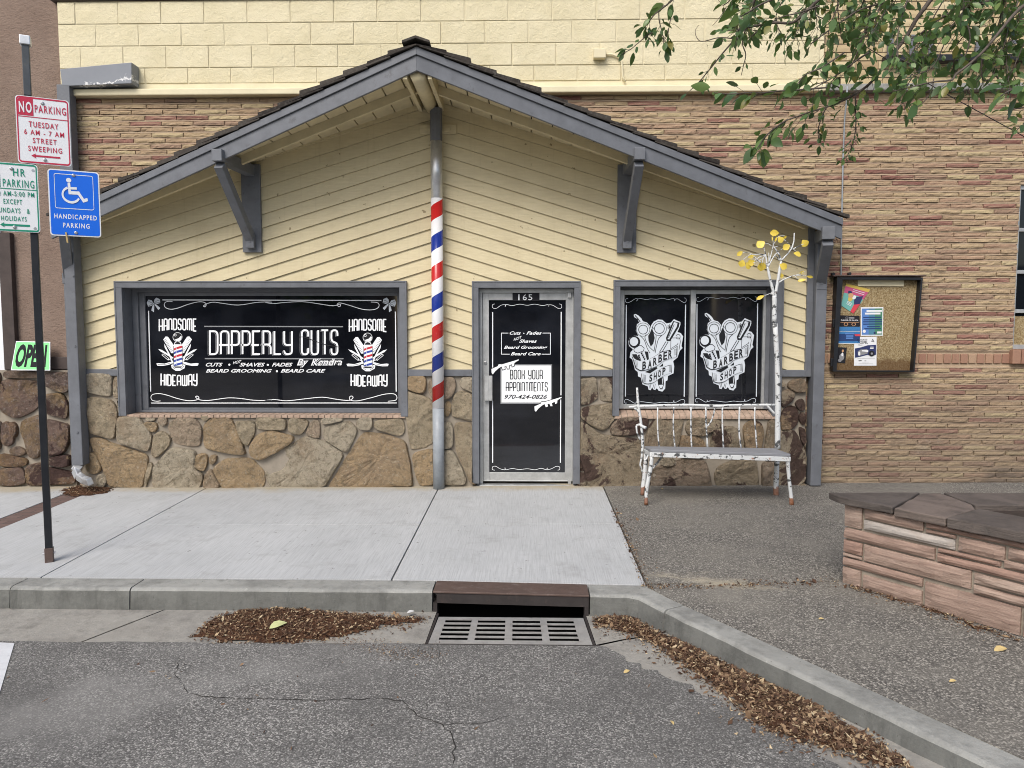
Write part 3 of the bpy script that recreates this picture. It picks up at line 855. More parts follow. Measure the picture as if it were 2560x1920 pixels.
# fieldstone: every surveyed outline becomes a rough pillow of its own
def pillow(mb, poly, i, ybase, prot, joint):
    if True:
        cx = sum(p[0] for p in poly) / len(poly); cz = sum(p[1] for p in poly) / len(poly)
        # resample the outline
        per = []
        for a, b in zip(poly, poly[1:] + poly[:1]):
            L = math.hypot(b[0] - a[0], b[1] - a[1]); n = max(1, int(L / .035))
            for t in range(n): per.append((a[0] + (b[0] - a[0]) * t / n, a[1] + (b[1] - a[1]) * t / n))
        # soften corners and roughen
        for _ in range(2):
            per = [((per[k - 1][0] + 2 * per[k][0] + per[(k + 1) % len(per)][0]) / 4, (per[k - 1][1] + 2 * per[k][1] + per[(k + 1) % len(per)][1]) / 4) for k in range(len(per))]
        n = len(per)
        if n < 5: return
        size = math.sqrt(abs(sum(per[k - 1][0] * per[k][1] - per[k][0] * per[k - 1][1] for k in range(n)) / 2))
        if size < .012: return
        rings = ((1.0, -.2, 0), (.995, .7, .3), (.972, .95, .6), (.87, 1.0, 1), (.62, 1.02, 1), (.32, 1.03, 1))
        n0 = len(mb.v)
        hh = prot * ra(.75, 1.2); tx_, tz_ = ra(-.10, .10), ra(-.10, .10)
        for s, h, nf in rings:
            for px, pz in per:
                d = math.hypot(px - cx, pz - cz) + 1e-6
                ins = joint / d
                ux = cx + (px - cx) * (s - ins); uz = cz + (pz - cz) * (s - ins)
                w = noise.noise(Vector((ux * 7, uz * 7, i))) ; w2 = noise.noise(Vector((ux * 22, uz * 22, i + 5)))
                ux += .010 * w2 * (1 - nf * .5); uz += .010 * w * (1 - nf * .5)
                for o_ in (W1, DR, W2):
                    if uz > o_['b'] - .004 and o_['x0'] - .004 < ux < o_['x1'] + .004:
                        ux = o_['x0'] - .004 if ux < (o_['x0'] + o_['x1']) / 2 and ux - o_['x0'] < .3 else (o_['x1'] + .004 if o_['x1'] - ux < .3 else ux)
                mb.v.append(Vector((ux, ybase - hh * h - nf * (.020 * w + .012 * w2 + .022 * (noise.voronoi(Vector((ux * 6, uz * 6, i * 2.0)))[0][0] - .4) + tx_ * (ux - cx) + tz_ * (uz - cz)), uz)))
        for q in range(len(rings) - 1):
            for k in range(n):
                k2 = (k + 1) % n
                mb.f.append([n0 + q * n + k, n0 + q * n + k2, n0 + (q + 1) * n + k2, n0 + (q + 1) * n + k]); mb.m.append(0)
        mb.v.append(Vector((cx, ybase - hh * 1.1 - .02 * noise.noise(Vector((cx * 7, cz * 7, i))), cz)))
        for k in range(n):
            mb.f.append([n0 + (len(rings) - 1) * n + k, n0 + (len(rings) - 1) * n + (k + 1) % n, len(mb.v) - 1]); mb.m.append(0)
zA, zB, zC, zD = zoomed(0, 640, 2.592), zoomed(640, 640, 2.592), zoomed(1280, 640, 2.592), zoomed(1920, 640, 2.592)
ST = dict(
 A=(zoomed(200, 920, 3.0214), [[(45,40),(245,45),(240,215),(160,205),(50,185)],[(255,60),(333,65),(333,225),(248,228)],[(55,215),(250,245),(285,330),(262,540),(75,490)],[(290,250),(336,240),(338,360),(290,365)],[(287,368),(440,365),(545,505),(525,635),(285,555)],[(65,525),(150,525),(260,575),(420,625),(520,660),(505,740),(470,905),(210,895),(170,740),(105,620)],[(45,560),(90,610),(100,640),(45,640)],[(50,640),(120,640),(170,770),(115,805),(50,780)],[(485,362),(580,365),(575,405),(490,400)],[(475,408),(585,412),(590,465),(545,495)],[(590,362),(660,365),(655,440),(600,435)],[(560,495),(620,470),(690,520),(680,580),(570,690),(540,670)],[(655,430),(735,370),(880,385),(920,450),(910,590),(830,590),(705,570)],[(545,750),(690,600),(870,620),(890,660),(860,760),(940,800),(905,910),(545,905)],[(880,650),(970,645),(945,785),(865,755)],[(980,650),(1045,660),(1010,735),(975,735)],[(1000,760),(1090,685),(1290,680),(1390,780),(1400,890),(1310,920),(1080,915)],[(930,430),(1000,368),(1140,375),(1200,500),(1260,660),(1090,640),(935,605)],[(905,362),(1000,365),(935,410)],[(1165,400),(1320,400),(1325,475),(1268,592),(1245,590),(1200,500)],[(1155,365),(1205,370),(1175,400)],[(120,810),(190,790),(205,890),(130,900)],[(950,800),(985,750),(1070,905),(930,910)],[(520,700),(560,720),(500,900),(480,900)]]),
 B=(zoomed(600, 1020, 3.0238), [[(115,65),(355,85),(345,170),(120,155)],[(70,290),(130,200),(240,165),(420,220),(400,260),(150,400),(75,360)],[(370,70),(530,95),(460,210),(365,180)],[(545,90),(600,85),(605,235),(490,205)],[(165,420),(480,215),(640,250),(790,350),(640,600),(215,600)],[(610,75),(790,70),(780,95),(620,130)],[(630,150),(830,95),(890,170),(810,345),(630,235)],[(870,120),(900,75),(1005,70),(995,165),(890,160)],[(820,345),(935,180),(1100,200),(1250,250),(1285,400),(1310,590),(660,605)],[(1010,95),(1230,80),(1250,180),(1230,215),(1015,160)]]),
 C=(zoomed(1000, 930, 3.12), [[(25,40),(205,30),(195,170),(130,160),(30,125)],[(30,140),(190,190),(255,215),(260,560),(200,590),(80,610),(45,300)],[(90,640),(260,590),(270,880),(150,885),(110,760)],[(225,60),(420,35),(440,110),(390,215),(255,210),(220,150)],[(465,45),(600,35),(590,170),(465,115)],[(410,190),(480,140),(590,190),(600,370),(570,385),(400,345)],[(350,225),(400,225),(390,350),(345,360)],[(330,390),(410,395),(415,590),(330,600)],[(420,400),(560,390),(600,880),(560,885),(440,620)],[(330,615),(420,610),(525,850),(510,880),(330,880)]]),
 D=(zoomed(1430, 930, 3.12), [[(30,60),(190,35),(205,210),(110,260),(30,255)],[(225,40),(345,45),(345,235),(215,220)],[(60,290),(170,255),(340,245),(350,340),(250,465),(70,370)],[(290,430),(370,355),(520,350),(610,360),(570,470),(520,490),(300,495)],[(30,385),(90,385),(230,490),(550,530),(545,780),(540,905),(135,905),(60,660)],[(30,780),(120,790),(110,900),(30,890)],[(600,420),(650,355),(880,350),(850,470),(830,585),(700,650),(570,620),(570,530)],[(680,700),(720,655),(810,670),(800,735),(690,735)],[(28,520),(50,680),(110,770),(30,765)]]),
 E=(zoomed(1700, 930, 3.1212), [[(-225,760),(0,680),(205,690),(240,830),(255,910),(-240,905)],[(35,440),(80,355),(320,370),(330,430),(180,500),(60,490)],[(-5,660),(5,490),(60,500),(170,510),(210,600),(200,670)],[(225,640),(260,450),(380,420),(450,430),(500,590),(480,670)],[(515,660),(490,420),(560,365),(640,400),(660,480),(610,660)],[(265,800),(290,740),(420,690),(600,690),(615,905),(290,905)],[(650,680),(690,370),(740,365),(755,590),(740,690)],[(640,705),(745,700),(750,910),(640,905)],[(785,150),(860,130),(905,190),(800,290)],[(820,110),(880,60),(975,50),(985,160),(900,155)],[(890,240),(960,200),(975,300),(920,300)],[(790,310),(870,245),(925,290),(915,400),(900,440),(790,460)],[(930,310),(978,305),(980,420),(932,400)],[(765,470),(900,450),(960,590),(985,650),(980,850),(900,905),(765,905)],[(922,420),(978,440),(978,610),(955,570)],[(905,905),(980,860),(985,908)],[(785,60),(820,70),(815,125),(785,130)]]),
 F=(zoomed(0, 920, 3.02), [[(10,30),(80,20),(320,28),(330,75),(20,75)],[(5,90),(60,85),(310,100),(330,240),(250,330),(120,385),(40,350),(0,310)],[(335,40),(520,30),(525,180),(480,185),(335,130)],[(335,200),(470,185),(520,290),(500,390),(335,340)],[(15,410),(60,400),(110,560),(60,600),(15,570)],[(65,400),(125,410),(135,500),(105,540)],[(150,400),(310,345),(325,460),(325,620),(280,695),(215,680),(190,570),(150,480)],[(60,610),(140,590),(210,640),(200,660),(80,660)],[(-10,640),(100,665),(215,690),(200,740),(0,745)],[(-10,760),(170,750),(200,870),(110,890),(-10,880)],[(190,740),(320,710),(340,885),(205,890)],[(335,380),(525,430),(525,560),(480,650),(335,665)],[(335,680),(525,650),(540,740),(470,750),(335,720)],[(345,745),(570,790),(570,870),(350,885)],[(-200,30),(0,30),(-5,300),(-200,350)],[(-200,370),(5,400),(0,620),(-200,640)],[(-200,660),(-20,650),(-20,880),(-200,880)]]))
def traced(keys, ybase, prot, joint):
    mb = MB(); i = 0
    for k in keys:
        zf_, polys = ST[k]
        for pl in polys:
            i += 1
            P = [W(*zf_(*p), ybase - prot * .7) for p in pl]
            P = [(p.x, p.z) for p in P]
            area = sum(a[0] * b[1] - b[0] * a[1] for a, b in zip(P, P[1:] + P[:1]))
            if area < 0: P.reverse()
            pillow(mb, P, i, ybase, prot, joint)
    return mb
x1_ = W(176, 1000, 0).x
mb = traced('F', YS - .02, .075, -.005)
mb.build('stone_base', M['stone_left'], sb)
mb = MB(); mb.box(W(2, 1000, YS - .05).x - .28, x1_, YS - .045, YS - .001, -.15, zst - .004); mb.build('stone_mortar', M['mortar'], sb)

# ================================================================== THE BARBER SHOP
SX0, SX1 = -5.035, 3.085
shop = thing('barber_shop', 'small barber shop with a low shingled gable, yellow chevron siding and fieldstone base', 'shop', (-1.0, 0, 0))
BELT0, BELT1 = 1.218, 1.293
# openings (inner edges) and their frame boards
for o in (W1, DR, W2):
    o['ix0'] = o['x0'] + o['w']; o['ix1'] = o['x1'] - o['ww']; o['it'] = o['t'] - .074
APX = -1.0
def siding_half(mb, pieces, slope, z_at, period):
    ks = range(-60, 60)
    for x0, x1, zb in pieces:
        for k in ks:
            # band between two parallel sloping lines
            za = z_at + k * period
            base = [(x0, zb), (x1, zb), (x1, roofline(x1) + .06), (x0, roofline(x0) + .06)]
            if x0 < APX < x1: pass
            lo = clip(base, slope, -1, slope * APX - za)                 # above the lower line
            p = clip(lo, -slope, 1, za + period - slope * APX) if len(lo) > 2 else []
            if len(p) < 3: continue
            def yy(q):
                t = (q[1] - (za + slope * (q[0] - APX))) / period
                return -.026 + .020 * t
            mb.quad(*[(q[0], yy(q), q[1]) for q in p])
            for a, b in zip(p, p[1:] + p[:1]):
                if abs(yy(a) + .026) < 1e-4 and abs(yy(b) + .026) < 1e-4 and math.hypot(a[0] - b[0], a[1] - b[1]) > .01:
                    mb.quad((a[0], -.026, a[1]), (a[0], .002, a[1] + .004), (b[0], .002, b[1] + .004), (b[0], -.026, b[1]))
mb = MB()
zl = W(220, 742, 0); 
siding_half(mb, [(SX0, W1['x0'] + .01, BELT1 - .02), (W1['x0'] + .01, W1['x1'] - .01, W1['t'] - .01), (W1['x1'] - .01, APX, BELT1 - .02)], .305, zl.z + .305 * (APX - zl.x), .1475)
zr_ = W(1453.6, 732.6, 0)
siding_half(mb, [(APX, DR['x0'] + .01, BELT1 - .02), (DR['x0'] + .01, DR['x1'] - .01, DR['t'] - .01), (DR['x1'] - .01, W2['x0'] + .01, BELT1 - .02), (W2['x0'] + .01, W2['x1'] - .01, W2['t'] - .01), (W2['x1'] - .01, SX1, BELT1 - .02)], -.308, zr_.z - .308 * (APX - zr_.x), .1475)
mb.build('siding', M['siding'], shop)
mb = MB()        # sheathing behind the boards, leaving the openings
for x0, x1, z0, z1 in ((SX0, W1['x0'] + .03, -.2, None), (W1['x0'] + .03, W1['x1'] - .03, W1['t'] - .03, None), (W1['x1'] - .03, DR['x0'] + .03, -.2, None), (DR['x0'] + .03, DR['x1'] - .03, DR['t'] - .03, None), (DR['x1'] - .03, W2['x0'] + .03, -.2, None), (W2['x0'] + .03, W2['x1'] - .03, W2['t'] - .03, None), (W2['x1'] - .03, SX1, -.2, None),
                       (W1['x0'] + .03, W1['x1'] - .03, -.2, .74), (W2['x0'] + .03, W2['x1'] - .03, -.2, .75)):
    if z1 is None:
        pts = [(x0, z0), (x1, z0), (x1, roofline(x1)), (x0, roofline(x0))]
        if x0 < PEAK[0] < x1: pts = [(x0, z0), (x1, z0), (x1, roofline(x1)), (PEAK[0], PEAK[1]), (x0, roofline(x0))]
    else: pts = [(x0, z0), (x1, z0), (x1, z1), (x0, z1)]
    mb.slab([(a, .003, b) for a, b in pts], (0, .05, 0))
mb.build('sheathing', M['ribbon_mortar'], shop)
# stone base
mb = traced('ABC', .0, .062, -.006)
mb.build('stone_base', M['stone'], shop)
mb = traced('DE', .0, .062, -.006)
o = mb.build('stone_base', M['stone_dark'], shop)
o['label'] = 'darker right part of the stone base with brown stains'
mb = MB()
mort = ((SX0 - .085, W1['x0'] - .001, BELT0 - .003), (W1['x0'] + .001, W1['x1'] - .001, .735), (W1['x1'] + .001, DR['x0'] - .002, BELT0 - .003), (DR['x1'] + .002, W2['x0'] - .001, BELT0 - .003), (W2['x0'] + .001, W2['x1'] - .001, .75), (W2['x1'] + .001, SX1 + .02, BELT0 - .003))
for part in (mort[:3], mort[3:]):
    mb = MB()
    for x0, x1, z1 in part: mb.box(x0, x1 + .004, -.024, -.001, -.16, z1)
    mb.build('stone_mortar', M['mortar'], shop)
# trim: belt course, corner boards, posts
mb = MB()
for x0, x1 in ((SX0 + .001, W1['x0'] - .002), (W1['x1'] + .002, DR['x0'] - .002), (DR['x1'] + .002, W2['x0'] - .002), (W2['x1'] + .002, SX1 - .001)):
    mb = MB(); mb.box(x0, x1, -.058, -.001, BELT0, BELT1); mb.build('belt_trim', M['trim'], shop, bevel=.004)
mb = MB()
mb.box(SX0 - .078, SX0, -.052, .04, BELT0 - .01, roofline(SX0) + .02); mb.build('corner_board', M['trim'], shop, bevel=.004)
mb = MB(); mb.box(SX1, SX1 + .066, -.052, .04, BELT0, roofline(SX1) + .02); mb.build('corner_board', M['trim'], shop, bevel=.004)
mb = MB(); mb.box(SX1 + .067, SX1 + .185, -.125, .05, ground_z(3.2, 0) + .01, roofline(SX1 + .2) - .05)
mb.build('corner_post', M['trim'], shop, bevel=.006)
# downspout at the left corner, with a bare metal elbow
ds = thing('downspout', 'square grey downspout at the left corner of the shop with a bare metal elbow', 'downspout', (-5.16, -.12, 0))
zdb = W(192, 1161, -.14).z
mb = MB(); mb.box(W(174, 1000, -.205).x, W(200, 1000, -.205).x, -.205, -.065, zdb, roofline(-5.1) - .12); mb.build('pipe', M['trim'], ds, bevel=.008)
mb = MB(); mb.box(-5.213, -5.117, -.062, .03, zdb - .06, roofline(-5.1) - .1); mb.build('backing_board', M['trim'], ds, bevel=.004)
mb = MB()
pts = [Vector((W(187, 1000, -.205).x, -.15, zdb + .01))] + [W(*zA(*p), -.16 - .05 * i) for i, p in enumerate(((490, 1385), (508, 1425), (545, 1450)))]
pts += [W(*zA(580, 1462), -.34)]
for k in range(len(pts) - 1):
    mb.beam(pts[k], pts[k + 1] + (pts[k + 1] - pts[k]) * .12, .085 - .001 * k, .068 - .001 * k, (0, 1, .3))
mb.build('elbow', M['galv'], ds, bevel=.008)
for zz_ in (690, 865, 1080):
    p = W(*zA(487 + (zz_ - 690) * .07, (zz_ - 640) * 2.592), -.17)
    mb = MB(); mb.tube([(p.x, -.206, p.z), (p.x, -.214, p.z)], .012, 10); mb.build('screw', M['trim'], ds)

# ------------------------------------------------------------------ roof
FA = {-1: (W(1042, 176, -1.12), W(128, 597, -.35)), 1: (W(1042, 176, -1.12), W(2105, 598, -.38))}
apex = (FA[-1][0] + FA[1][0]) / 2
def fasc(side, t): return apex.lerp(FA[side][1], t)
up = Vector((0, 0, 1))
FH1, FH2 = .142, .072
fb = {}
for side in (-1, 1):
    a, b = apex, FA[side][1]
    back = Vector((0, .035, 0))
    mb = MB(); mb.slab([a, b, b + up * FH1, a + up * FH1] if side == 1 else [b, a, a + up * FH1, b + up * FH1], back)
    mb.build('fascia_board', M['trim'], shop, bevel=.004)
    mb = MB(); o_ = Vector((0, -.020, 0)); u0, u1 = up * (FH1 + .001), up * (FH1 + FH2)
    mb.slab([a + u0 + o_, b + u0 + o_, b + u1 + o_, a + u1 + o_] if side == 1 else [b + u0 + o_, a + u0 + o_, a + u1 + o_, b + u1 + o_], back * 1.4)
    mb.build('fascia_cap', M['trim'], shop, bevel=.004)
# deck planks under the shingles run front to back; the wall line and the fascia line carry them
def wall_pt(side, t):
    x = PEAK[0] + (FA[side][1].x - PEAK[0]) * t
    return Vector((x, .05, roofline(x)))
def deck_pt(side, t, s):                     # s = 0 at the fascia, 1 at the brick wall
    f = fasc(side, t) + up * (FH1 - .03) + Vector((0, .034, 0))
    return f.lerp(wall_pt(side, t), s)
for side in (-1, 1):
    mb = MB(); n = 20
    for k in range(n):
        t0, t1 = k / n + .0014, (k + 1) / n - .0014
        p = [deck_pt(side, t0, 0), deck_pt(side, t1, 0), deck_pt(side, t1, 1), deck_pt(side, t0, 1)]
        if side == -1: p = p[::-1]
        mb.hexa(p, [q + up * .03 for q in p])
    mb.build('soffit', M['soffit'], shop, bevel=.003)
    mb = MB()
    a, b = deck_pt(side, .02, .47), deck_pt(side, .93, .47)
    mb.beam(a - up * .047, b - up * .047, .045, .09)
    a, b = deck_pt(side, .02, .955), deck_pt(side, .93, .95)
    mb.beam(a - up * .02, b - up * .02, .03, .035)
    mb.build('lookout', M['soffit'], shop, bevel=.004)
# shakes
for side in (-1, 1):
    mb = MB()
    LEN = (FA[side][1] - apex).length
    n = int(LEN / .235)
    for k in range(n + 1):
        # course k counts from the eave up
        t_lo = 1.012 - k / n; t_hi = t_lo - 2.1 / n
        if t_hi < 0: t_hi = max(t_hi, -.0)
        if t_lo < .02: break
        s = -.045
        while s < 1.0:
            f0 = fasc(side, t_lo); depth = abs(f0.y) + .05
            w = ra(.09, .20) / depth
            e = min(1.0, s + w)
            lo = t_lo + ra(-.008, .008) ; j = .004 / depth
            def P(t, ss, h):
                f = fasc(side, t) + up * (FH1 + FH2 + .002); wl = wall_pt(side, t); wl = Vector((wl.x, .05, wl.z + FH2 + .055))
                return f.lerp(wl, ss) + up * h
            th0 = ra(.024, .050)
            b0 = .030 + ra(-.006, .014)
            low = [P(lo, s + j, b0), P(lo, e - j, b0), P(t_hi, e - j, .002), P(t_hi, s + j, .002)]
            hi = [P(lo, s + j, b0 + th0), P(lo, e - j, b0 + th0), P(t_hi, e - j, .012), P(t_hi, s + j, .012)]
            mb.hexa(low, hi)
            s = e
    if side == -1:
        # ridge caps
        for i in range(5):
            y0 = apex.y - .06 + i * .28
            for sd in (-1, 1):
                q = apex + up * (FH1 + FH2 + .035)
                p0 = Vector((q.x, y0, q.z + .03)); p1 = Vector((q.x, y0 + .34, q.z + .015))
                dx = Vector((sd * .13, 0, -.13 * .34))
                pts = [p0, p0 + dx, p1 + dx, p1] if sd == 1 else [p0 + dx, p0, p1, p1 + dx]
                mb.hexa(pts, [x + up * .022 for x in pts])
    o = mb.build('shingles', M['shake'], shop, recalc=True)
# roof underlay to close the gaps over the deck
mb = MB()
for side in (-1, 1):
    p = [fasc(side, 0) + up * (FH1 + FH2 - .002) + Vector((0, .02, 0)), fasc(side, 1) + up * (FH1 + FH2 - .002) + Vector((0, .02, 0)), wall_pt(side, 1) + up * .10, wall_pt(side, 0) + up * .10]
    mb.quad(*p)
mb.build('roof_underlay', M['soil'], shop)
# ridge beam with its side boards
ax = apex.x
mb = MB()
zb_ = W(1085, 272, -.13).z
mb.tube([(ax, apex.y + .05, zb_ + .05), (ax, -.02, zb_ + .05)], .075, 16)
mb.build('ridge_beam', M['soffit'], shop, smooth=True)
mb = MB()
for s in (-.118, .118): mb.box(ax + s - .02, ax + s + .02, apex.y + .04, -.03, zb_ - .0, zb_ + .12)
mb.build('ridge_side_board', M['soffit'], shop, bevel=.004)
# knee brackets
def bracket(xw, xf, yf, ztop, zpl0, zpl1, bw=.108, bh=.118, plate=True, side=1):
    mb = MB()
    a = Vector((xw, -.03, ztop - bh / 2)); b = Vector((xf, yf, ztop - bh / 2))
    mb.beam(a, b, bw, bh)
    br = mb.build('bracket', M['trim'], shop, bevel=.005)
    mb = MB()
    d = (b - a)
    s = a + d * .93 - up * (bh / 2 + .03); e = Vector((xw, -.085, zpl0 + .13))
    mb.beam(s, e, bw * .86, .090); mb.beam(e + up * .03, e - up * .09, bw * .865, .091, (0, 1, 0))
    mb.build('brace', M['trim'], br, bevel=.005)
    if plate:
        mb = MB(); mb.box(xw - .105, xw + .105, -.062, -.02, zpl0, zpl1)
        mb.build('wall_plate', M['trim'], br, bevel=.004)
    mb = MB(); mb.tube([e + Vector((0, -.035, -.02)), e + Vector((0, -.050, -.02))], .013, 10)
    mb.build('bolt', M['trim'], br)
zt1 = lambda x, y, Y: W(x, y, Y).z
bracket(W(632, 500, 0).x, W(541, 386, -.80).x, -.80, zt1(541, 372, -.80), zt1(632, 632, 0), zt1(632, 413, 0))
bracket(W(1566, 500, 0).x, W(1600, 381, -.80).x, -.80, zt1(1600, 368, -.80), zt1(1566, 633, 0), zt1(1566, 414, 0))
bracket(SX1 + .125, W(2072, 580, -.50).x, -.50, zt1(2072, 566, -.50), zt1(2030, 735, 0), 2.3, .125, .13, False)
bracket(SX0 - .10, W(158, 560, -.46).x, -.46, zt1(158, 545, -.46), zt1(170, 720, 0), 2.3, .115, .12, False)
# small cover plate behind the pole
z2 = zoomed(640, 0, 2.592)
a = W(*z2(1062, 808), -.03); b = W(*z2(1298, 868), -.03)
mb = MB(); mb.box(a.x, b.x, -.040, -.02, b.z, a.z); mb.box(a.x + .06, b.x - .06, -.052, -.041, (a.z + b.z) / 2 - .015, (a.z + b.z) / 2 + .015); mb.build('cover_plate', M['siding'], shop, bevel=.003)

# ------------------------------------------------------------------ windows and door of the shop
def frame_boards(o, parent, full=False):
    mb = MB()
    zb = o['b']
    mb.box(o['x0'], o['ix0'], -.060, -.002, zb, o['t'] - .074); mb.box(o['ix1'], o['x1'], -.060, -.002, zb, o['t'] - .074)
    mb.box(o['x0'], o['x1'], -.060, -.002, o['t'] - .0735, o['t'])
    # raised outer lip
    mb.box(o['x0'], o['x0'] + .016, -.066, -.061, zb, o['t']); mb.box(o['x1'] - .016, o['x1'], -.066, -.061, zb, o['t'])
    mb.box(o['x0'] + .017, o['x1'] - .017, -.066, -.061, o['t'] - .016, o['t'])
    return mb
YP = .20
win1 = frame_boards(W1, shop).build('window', M['trim'], shop, bevel=.003)
mb = MB()
zsill = W(700, 1031, YP - .03).z
mb.box(W1['ix0'] - .03, W1['ix0'], .0, YP + .05, zsill - .03, W1['it'] + .03); mb.box(W1['ix1'], W1['ix1'] + .03, .0, YP + .05, zsill - .03, W1['it'] + .03)
mb.box(W1['ix0'] - .03, W1['ix1'] + .03, .0, YP + .05, W1['it'], W1['it'] + .03)
mb.build('jamb', M['trim'], win1)
mb = MB()
P0, P1 = W(364, 740, YP), W(997, 1020, YP)
ox0, ox1, oz0, oz1 = W1['ix0'] + .002, W1['ix1'] - .002, zsill, W1['it'] - .002
for inset, y in ((0, YP - .055), (.5, YP - .025)):
    ax0, ax1 = ox0 + (P0.x - ox0) * inset, ox1 + (P1.x - ox1) * inset; az0, az1 = oz0 + (P1.z - oz0) * inset, oz1 + (P0.z - oz1) * inset
    if inset == 0: bx0, bx1, bz0, bz1 = ox0 + (P0.x - ox0) * .5, ox1 + (P1.x - ox1) * .5, oz0 + (P1.z - oz0) * .5, oz1 + (P0.z - oz1) * .5
    else: bx0, bx1, bz0, bz1 = P0.x, P1.x, P1.z, P0.z
    mb.box(ax0, bx0, y, YP + .02, az0, az1); mb.box(bx1, ax1, y, YP + .02, az0, az1)
    mb.box(bx0, bx1, y, YP + .02, bz1, az1); mb.box(bx0, bx1, y, YP + .02, az0, bz0)
mb.build('sash', M['trim'], win1, bevel=.003)
mb = MB(); mb.box(P0.x, P1.x, YP, YP + .008, P1.z, P0.z); mb.build('pane', M['vinyl'], win1)
def sill(o, zs_, parent, y0):
    mb = MB(); n = int((o['ix1'] - o['ix0']) / .068); w = (o['x1'] - o['x0'] - .06) / n
    for k in range(n):
        x = o['x0'] + .03 + k * w; d = ra(-.003, .003)
        mb.hexa([(x + .004, -.055 + d, .742), (x + w - .004, -.055 + d, .742), (x + w - .004, y0, .72), (x + .004, y0, .72)], [(x + .004, -.055 + d, .775), (x + w - .004, -.055 + d, .775), (x + w - .004, y0, zs_ - .002), (x + .004, y0, zs_ - .002)])
    s = mb.build('brick_sill', M['terracotta'], parent, bevel=.004)
    mb = MB(); mb.hexa([(o['x0'] + .02, -.045, .74), (o['x1'] - .02, -.045, .74), (o['x1'] - .02, y0, .70), (o['x0'] + .02, y0, .70)], [(o['x0'] + .02, -.045, .770), (o['x1'] - .02, -.045, .770), (o['x1'] - .02, y0, zs_ - .009), (o['x0'] + .02, y0, zs_ - .009)])
    mb.build('sill_mortar', M['mortar'], parent)
sill(W1, zsill, win1, YP + .05)
win2 = frame_boards(W2, shop).build('window', M['trim'], shop, bevel=.003)
YQ = .13
zs2 = W(1700, 1022, YQ - .03).z
mb = MB()
mb.box(W2['ix0'] - .03, W2['ix0'], .0, YQ + .05, zs2 - .03, W2['it'] + .03); mb.box(W2['ix1'], W2['ix1'] + .03, .0, YQ + .05, zs2 - .03, W2['it'] + .03)
mb.box(W2['ix0'] - .03, W2['ix1'] + .03, .0, YQ + .05, W2['it'], W2['it'] + .03)
mb.build('jamb', M['trim'], win2)
Q0, Q1 = W(1560.5, 737, YQ), W(1721, 1011, YQ); Q2, Q3 = W(1738, 735, YQ), W(1901, 1011, YQ)
mb = MB()
mb.box(W2['ix0'] + .002, Q0.x, YQ - .03, YQ + .02, zs2, W2['it'] - .03); mb.box(Q3.x, Q3.x + .03, YQ - .03, YQ + .02, zs2, W2['it'] - .03)
mb.box(Q1.x, Q2.x, YQ - .045, YQ + .02, zs2, W2['it'] - .028)
mb.box(Q0.x, Q1.x - .001, YQ - .028, YQ + .02, Q0.z, W2['it'] - .032); mb.box(Q2.x + .001, Q3.x, YQ - .028, YQ + .02, Q2.z, W2['it'] - .032)
mb.box(Q0.x, Q1.x - .001, YQ - .028, YQ + .02, zs2, Q1.z); mb.box(Q2.x + .001, Q3.x, YQ - .028, YQ + .02, zs2, Q3.z)
mb.build('sash', M['alu'], win2, bevel=.003)
mb = MB(); mb.box(Q3.x + .031, W2['ix1'] - .001, YQ - .035, YQ + .02, zs2, W2['it'] - .001); mb.box(W2['ix0'] + .002, Q3.x + .03, YQ - .02, YQ + .02, W2['it'] - .027, W2['it'] - .001)
mb.build('inner_stop', M['trim'], win2, bevel=.003)
for a, b in ((Q0, Q1), (Q2, Q3)):
    mb = MB(); mb.box(a.x, b.x, YQ, YQ + .008, b.z, a.z); mb.build('pane', M['vinyl'], win2)
sill(W2, zs2, win2, YQ + .05)
# door
YD = .07
door = frame_boards(DR, shop).build('door', M['trim'], shop, bevel=.003)
mb = MB()
zth = W(1320, 1209, YD).z
mb.box(DR['ix0'] - .03, DR['ix0'], .0, YD + .09, zth - .03, DR['it'] + .03); mb.box(DR['ix1'], DR['ix1'] + .03, .0, YD + .09, zth - .03, DR['it'] + .03)
mb.box(DR['ix0'] - .03, DR['ix1'] + .03, .0, YD + .09, DR['it'], DR['it'] + .03)
mb.build('jamb', M['trim'], door)
L0, L1 = W(1207, 733, YD), W(1431, 1203, YD); E0, E1 = W(1222.5, 750.5, YD + .02), W(1412, 1181, YD + .02)
mb = MB()
mb.box(DR['ix0'] + .001, L0.x - .004, YD - .02, YD + .05, zth, DR['it'] - .035); mb.box(L1.x + .004, DR['ix1'] - .001, YD - .02, YD + .05, zth, DR['it'] - .035)
mb.box(DR['ix0'] + .001, DR['ix1'] - .001, YD - .022, YD + .05, L0.z + .004, DR['it'] - .002)
mb.box(DR['ix0'] + .001, DR['ix1'] - .001, YD - .10, YD + .05, zth - .04, zth - .002)
mb.build('door_frame', M['alu'], door, bevel=.003)
mb = MB()
mb.box(L0.x, E0.x, YD, YD + .045, L1.z, L0.z); mb.box(E1.x, L1.x, YD, YD + .045, L1.z, L0.z)
mb.box(E0.x, E1.x, YD, YD + .045, E0.z, L0.z); mb.box(E0.x, E1.x, YD, YD + .045, L1.z, E1.z)
mb.box(L0.x, L1.x, YD - .012, YD - .001, L1.z - .002, L1.z + .012)
mb.build('leaf_frame', M['alu'], door, bevel=.003)
mb = MB(); mb.box(E0.x, E1.x, YD + .020, YD + .028, E1.z, E0.z); mb.build('pane', M['vinyl'], door)
zd = zoomed(1190, 720, 3.319)
a, b = W(*zd(70, 728), YD - .05), W(*zd(136, 935), YD - .05)
mb = MB()
mb.box(a.x, b.x, YD - .055, YD - .048, b.z, a.z); mb.box(a.x, a.x + .012, YD - .048, YD - .001, b.z, a.z)
